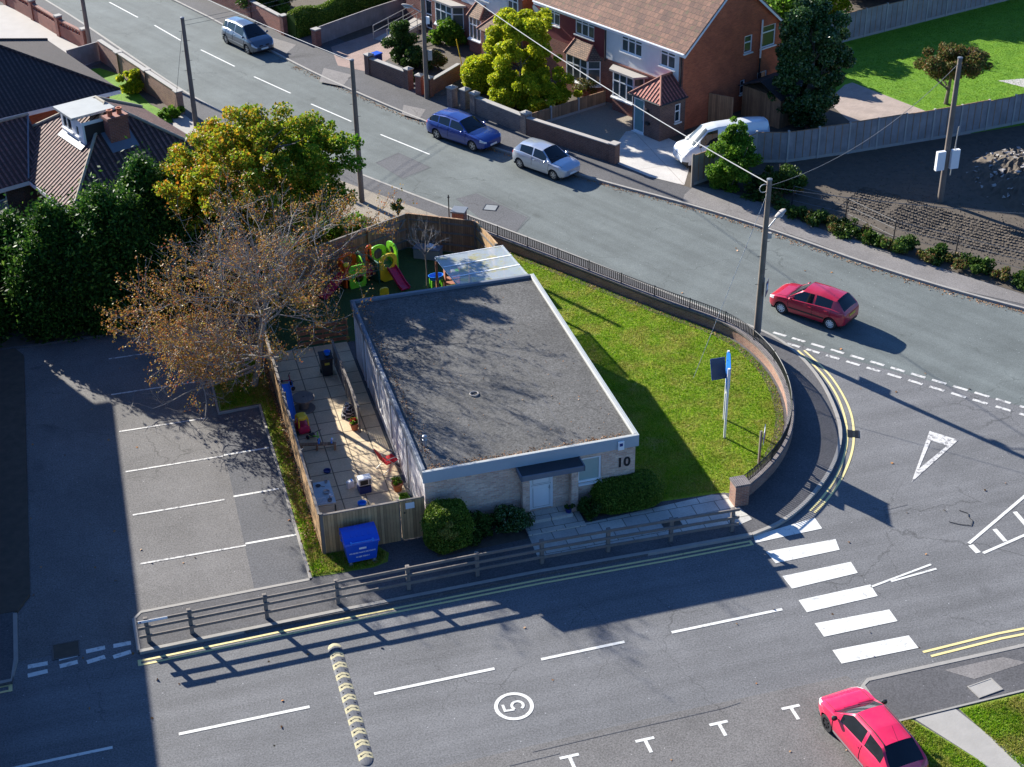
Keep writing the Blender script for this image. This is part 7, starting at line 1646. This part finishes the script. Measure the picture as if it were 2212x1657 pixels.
# --- holly and garden trees on the north side
tree('tall dark glossy holly tree between the brick gable and the back lawn',(38.3,74.6),7.6,(38.3,74.8,3.9),(1.85,1.85,3.7),'l_holly',80000,.12,150,.45,51,name='holly_tree',r0=.2,shell=.6,limbs=8)
tree('small round headed bronze tree on the bright back lawn',(47.54,75.4),3.7,(47.55,75.4,2.7),(2.1,1.9,.95),'l_bronze',20000,.11,70,.36,52,name='small_tree',r0=.13,shell=.35,limbs=7)
tree('yellow green leafed tree before the dark red rendered house',(23.9,83.9),5.4,(24.2,83.9,3.5),(2.3,2.2,2.1),'l_yellow',34000,.12,80,.45,53,name='small_tree',r0=.1,shell=.4,limbs=8)
loose('bright green shrub beneath the yellow green tree by the brown panel fence',(25.0,81.9),(2.1,1.35,1.15),34000,'l_yellow',.10,60,.36,54)
loose('sprawling bright yellow green shrub filling the garden behind the old grey brown wall',(23.1,83.3),(1.3,1.3,.9),20000,'l_yellow',.10,44,.36,62)
bush('rounded golden green clipped shrub left of the yellow green tree',(22.4,86.2),(1.3,1.2,1.1),15000,'l_yellow',.11,2.3,55,jit=.12,extra=(crown((22.35,86.1,1.7),(.95,.9,.45),24,.25,3600,5),'l_yellow'))
loose('dark green upright shrub left of the street lamp pole in the narrow garden',(18.7,92.6),(.85,.8,1.25),9000,'l_dark',.12,30,.35,56)
loose('mixed green shrub against the white bay window',(22.4,95.0),(1.5,1.1,.8),9000,'l_green',.12,30,.35,57)
loose('low mid green shrub behind the purple brown garden wall',(19.4,91.2),(1.1,1.0,.7),7000,'l_dark',.11,26,.35,58)
loose('small bronze ornamental bush behind the street lamp pole',(20.6,90.6),(.55,.5,.6),3000,'l_bronze',.09,16,.25,59)
loose('ivy covered low shrub at the foot of the purple brown wall pier',(18.4,88.5),(.35,.3,.4),1500,'l_dark',.1,10,.2,60)
loose('brown twiggy climber beside the left bay window of the semi',(28.0,82.9),(.7,.6,.7),2600,'l_bronze',.08,16,.3,61)
def hedge(label,pts,w_,h,n,mat,seed,size=.1):
    t=thing('hedge',label,'hedge',(pts[0][0],pts[0][1],PZ)); P_,S_=arclen(pts); rg=np.random.default_rng(seed); out=[]
    for i in range(n):
        c,d=at(P_,S_,rg.random()*S_[-1]); nn=Vector((-d.y,d.x)); a=rg.random()*math.pi; k=(abs(math.cos(a))**3+abs(math.sin(a))**3)**(-1/3)
        hh=h*(1+.08*math.sin(c.x*1.7+c.y*1.1)); out.append((c.x+nn.x*math.cos(a)*k*w_/2,c.y+nn.y*math.cos(a)*k*w_/2,PZ+.1+(hh-.1)*math.sin(a)*k))
    out=np.array(out)+rg.normal(size=(n,3))*.035; leaves('foliage',out,size,mat,t,up=.1,seed=seed)
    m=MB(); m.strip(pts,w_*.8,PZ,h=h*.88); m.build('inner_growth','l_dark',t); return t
hedge('long rounded clipped hedge behind the slate blue boarded fence',[(12.9,99.7),(14.6,100.4),(17,101.8),(20,103.6)],1.3,1.65,22000,'l_box',71,.09)
loose('dark bush mass at the top edge beyond the clipped hedge',(12.5,106.0),(2.2,2.2,1.3),9000,'l_dark',.16,30,.6,72); loose('dark tall shrub at the top edge left of the brick house',(21.5,104.5),(1.6,1.5,1.3),8000,'l_dark',.15,30,.5,73)
loose('pale leafed bush behind the red garden wall by the people carrier',(12.7,104.6),(.9,.9,.7),3500,'l_box',.12,20,.3,74)
loose('big leaved bright shrub in the flower bed of the upper left garden',(2.0,92.6),(.75,.75,.65),2600,'l_yellow',.17,18,.3,75)
loose('small leafy plants at the end of the upper left lawn',(3.7,87.6),(.9,.6,.3),2200,'l_green',.12,16,.2,76)
# bramble bush by the van, strip of weeds
loose('tall loose bramble bush with one high spray before the white van',(30.9,68.15),(1.35,1.25,1.6),24000,'l_green',.10,70,.36,81,name='bramble_bush')
loose('light green upright spray growing out of the bramble bush by the van',(31.3,68.9),(.8,.6,1.9),6500,'l_green',.10,40,.24,82,name='sapling')
wp=[]; 
for (x,y) in ((31.6,66.6),(32.5,64.3),(33.3,62.9),(34.2,61.5),(35.0,60.0),(35.9,58.9),(37.0,57.5),(38.2,56.0),(39.6,54.2),(41.2,52.2)):
    wp.append(crown((x+.1,y+.1,.3),(.7,.95,.35),16,.28,1500,int(x*10),.2,.8,zmin=PZ)); wp.append(crown((x+.5,y-.7,.25),(.55,.8,.25),12,.22,900,int(x*10)+1,.2,.8,zmin=PZ))
tag(leaves('brambles',np.concatenate(wp[::2]),.12,'l_dark',None,up=.2,seed=83),'strip of dark green brambles along the edge of the building plot','brambles',kind='stuff')
tag(leaves('weeds',np.concatenate(wp[1::2])+np.array([.12,-.1,.08]),.10,'l_bronze',None,up=.2,seed=84),'dry bronze tinged weeds among the brambles by the building plot','weeds',kind='stuff')
loose('dark ivy growth at the foot of the long grey fence near the junction',(33.2,67.2),(1.5,1.2,.7),9000,'l_dark',.12,26,.4,84)
loose('orange brown dead shrub in the shade of the building plot',(33.9,66.6),(.3,.3,.5),900,'l_rust',.09,8,.2,85)
# top right beyond the fence
for i,(x,y,r,h,mt,lb) in enumerate(((43,90,2.4,2.0,'l_green','green shrub beyond the far fence near the holly tree'),(48,92.5,2.6,2.0,'l_yellow','yellow green shrub beyond the far fence at the top edge'),(54,95,2.8,2.4,'l_dark','dark shrub beyond the far fence right of the yellow green one'),(61,97,3,2.8,'l_dark','dark tree mass beyond the far fence at the top right corner'),(41,83.5,1.5,1.3,'l_green','leafy shrub between the brick gable and the far fence'),(46,94,3,3,'l_dark','dark tree behind the yellow green shrub at the top edge'),(52,97,3,3.2,'l_dark','tall dark tree beyond the far fence in the middle of the top right'))):
    loose(lb,(x,y),(r,r,h),9000,mt,.22,34,r*.35,90+i)
# trees standing beyond the right edge that shade the lawn strip and plot
# --- rubble mound
t=thing('soil_heap','heap of rough soil with pale rubble at the right edge of the building plot','soil heap',(46.5,64.5,PZ))
m=MB(); nx,ny=46,46; rg=random.Random(3); hs=[[0]*ny for _ in range(nx)]
for i in range(nx):
    for j in range(ny):
        u=i/(nx-1)*2-1; v=j/(ny-1)*2-1; b_=max(0,1-(u*u+v*v)**.9); n_=.5+.5*math.sin(u*7+v*5)*math.cos(v*9-u*3); hs[i][j]=b_*(.75+.35*n_)+b_*rg.uniform(-.13,.13)
m.add([(46.8+(i/(nx-1)*2-1)*4.2,64.0+(j/(ny-1)*2-1)*4.4,PZ-.05+1.3*hs[i][j]) for i in range(nx) for j in range(ny)],[(i*ny+j,(i+1)*ny+j,(i+1)*ny+j+1,i*ny+j+1) for i in range(nx-1) for j in range(ny-1)]); m.build('soil','soil',t)
m=MB()
for k in range(230):
    a=rg.uniform(0,6.28); q=rg.random()**.6; x=46.8+4.0*q*math.cos(a); y=64+4.2*q*math.sin(a); s=rg.uniform(.06,.24); z=PZ+1.3*max(0,1-q**1.8)*.95
    vs=[(x+rg.uniform(-s,s),y+rg.uniform(-s,s),z+rg.uniform(-s*.4,s*.6)) for _ in range(6)]; m.add(vs,[(0,1,2),(0,2,3),(0,3,4),(0,4,1),(5,2,1),(5,3,2),(5,4,3),(5,1,4)])
tag(m.build('rubble','concrete_l',t),kind='stuff')
# ruts: clods of turned earth on the plot
m=MB(); rg=random.Random(8)
for k in range(7000):
    x=rg.uniform(33,52); y=rg.uniform(50,70)
    if x*.775+y*.63< 66.2 or y>70: continue
    s=rg.uniform(.015,.05); m.add([(x-s,y-s,PZ),(x+s,y-s*.7,PZ),(x+s*.6,y+s,PZ),(x-s,y+s*.6,PZ),(x,y,PZ+s*1.1)],[(0,1,4),(1,2,4),(2,3,4),(3,0,4)])
PR,SR=arclen([(35.0,64.3),(36.3,62.6),(37.5,60.3),(39.6,57.6),(42.6,54.6)])
tk=MB(); d_=0
for off_ in [.1+.31*k_ for k_ in range(11)]:
    d_=0
    while d_<SR[-1]-.1:
        c,dd=at(PR,SR,d_); nn=Vector((-dd.y,dd.x)); a=c+nn*(off_-.13)+dd*rg.uniform(-.04,.04); b_=c+nn*(off_+.13)+dd*rg.uniform(-.04,.04); tk.tube([(a.x,a.y,PZ+.012),((a.x+b_.x)/2+dd.x*.07,(a.y+b_.y)/2+dd.y*.07,PZ+.03),(b_.x,b_.y,PZ+.012)],rg.uniform(.012,.026),4); d_+=rg.uniform(.13,.24)
tag(tk.build('tyre_ruts','soil'),kind='structure')
tag(m.build('soil_clods','soil'),'loose clods of turned earth scattered over the building plot','earth',kind='stuff')
# --- grass blades
def inpoly(P,poly):
    x,y=P[:,0],P[:,1]; c=np.zeros(len(P),bool); n=len(poly)
    for i in range(n):
        x0,y0=poly[i];x1,y1=poly[(i+1)%n]
        k=((y0>y)!=(y1>y)); 
        with np.errstate(divide='ignore',invalid='ignore'): xx=(x1-x0)*(y-y0)/((y1-y0) if y1!=y0 else 1e-9)+x0
        c^=k&(x<xx)
    return c
def blades(name,label,polys,dens,h,mat,seed,wd=.014):
    rg=np.random.default_rng(seed); P=[]
    for poly in polys:
        a=np.array(poly); lo,hi=a.min(0),a.max(0); n=int((hi-lo).prod()*dens); q=lo+(hi-lo)*rg.random((n,2)); P.append(q[inpoly(q,poly)])
    P=np.concatenate(P); n=len(P); a=rg.random(n)*6.283; hh=h*(.4+1.0*rg.random(n)); d=np.stack([np.cos(a),np.sin(a)],1)*wd*(.7+.8*rg.random((n,1))); l=rg.normal(size=(n,2))*hh[:,None]*.55
    V=np.zeros((n,3,3)); V[:,0,:2]=P-d; V[:,1,:2]=P+d; V[:,2,:2]=P+l; V[:,:2,2]=Z1; V[:,2,2]=Z1+hh; V=V.reshape(-1,3)
    me=bpy.data.meshes.new(name); me.vertices.add(3*n); me.vertices.foreach_set('co',V.ravel()); me.loops.add(3*n); me.loops.foreach_set('vertex_index',np.arange(3*n,dtype=np.int32)); me.polygons.add(n); me.polygons.foreach_set('loop_start',np.arange(0,3*n,3,dtype=np.int32)); me.polygons.foreach_set('loop_total',np.full(n,3,dtype=np.int32)); me.materials.append(MT[mat]); me.update(calc_edges=True); me.validate()
    o=bpy.data.objects.new(name,me); COL.objects.link(o); return tag(o,label,'grass',kind='stuff')
lawnp=[(16.85,43.3),(20.0,43.15)]+wall_in[::-1]+[(17.2,64.9),(16.85,62)]
blades('grass','short rough grass blades over the curved front lawn',[lawnp],1000,.05,'l_grass',1,.012)
vergep=[[(4.5,42.6),(5.7,42.55),(6.6,42.5),(7.1,42.7),(7.2,43.1),(6.9,43.6),(5.0,43.7),(4.85,57.8),(4.3,57.9),(2.75,57),(2.75,54.45),(4.45,54.5)]]
blades('grass','mown grass blades over the bright back lawn behind the fence',[[(43.4,71.2),(62,72.2),(62,91.3),(47,87),(42,84.9),(44.2,80.4),(46.1,74.4)]],200,.035,'l_lush',4,.02)
blades('grass','rough grass blades on the verge beside the car park fence',vergep,1400,.08,'l_grass',2,.014)
blades('grass','rough grass blades on the verges at the bottom right corner',[[(22.5,30.2),(28,30.3),(28,26),(23.1,26.5)],[(20.2,30.25),(20.8,30.25),(21.9,28.1),(22.5,26),(20.2,26)]],1800,.06,'l_grass',3,.012)
# --- fallen leaves
def litter(label,polys,n,seed,size=.075):
    rg=np.random.default_rng(seed); P=[]
    for poly,k in zip(polys,n):
        a=np.array(poly); lo,hi=a.min(0),a.max(0); q=lo+(hi-lo)*rg.random((k*6,2)); q=q[inpoly(q,poly)][:k]; P.append(q)
    P=np.concatenate(P); P=np.concatenate([P,np.full((len(P),1),PZ+.03)],1); P[:,2]+=rg.random(len(P))*.02
    o=leaves('leaf_litter',P,size,'l_litter',None,up=.85,seed=seed); return tag(o,label,'leaves',kind='stuff')
litter('dry fallen leaves along the foot of the yard fence and over the verge',[[(4.6,43.9),(5.02,43.9),(5.06,58),(4.6,58)],[(4.4,42.6),(7,42.6),(5,44),(4.4,54)],[(2.7,54.4),(4.9,54.4),(4.9,57.9),(2.7,57.1)]],[1700,260,350],5)
sb2=[(p[0]+.1,p[1]) for p in wall_in]; 
litter('fallen leaves along the soil edge inside the curved wall',[wall_in+[(p[0]-.35,p[1]-.15) for p in wall_in[::-1]]],[900],6,.06)
def gutter_litter(label,line,off,wd,n,seed,z):
    P_,S_=arclen(line); rg=np.random.default_rng(seed); out=[]
    for i in range(n):
        c,d=at(P_,S_,rg.random()*S_[-1]); nn=Vector((-d.y,d.x)); o=off+abs(rg.normal())*wd*(1 if off>0 else -1); out.append((c.x+nn.x*o,c.y+nn.y*o,z+rg.random()*.02))
    o=leaves('leaf_litter',np.array(out),.06,'l_litter',None,up=.85,seed=seed); return tag(o,label,'leaves',kind='stuff')
gutter_litter('brown leaves gathered in the gutter of the far kerb of the upper road',[p for p in Nk if 45<p[1]<96],-.16,.16,2600,7,.015)
rg=np.random.default_rng(12); q=np.stack([rg.uniform(-5,34,170),rg.uniform(29,62,170)],1)
ok=~inpoly(q,[(-1.7,40.3),(20,40.2),(27.2,45),(27.3,53),(18,68),(4.4,62),(4.5,42)]); q=q[ok]
tag(leaves('leaf_litter',np.concatenate([q,np.full((len(q),1),.02)],1),.10,'l_litter',None,up=.8,seed=13),'single fallen leaves dotted over the tarmac','leaves',kind='stuff')
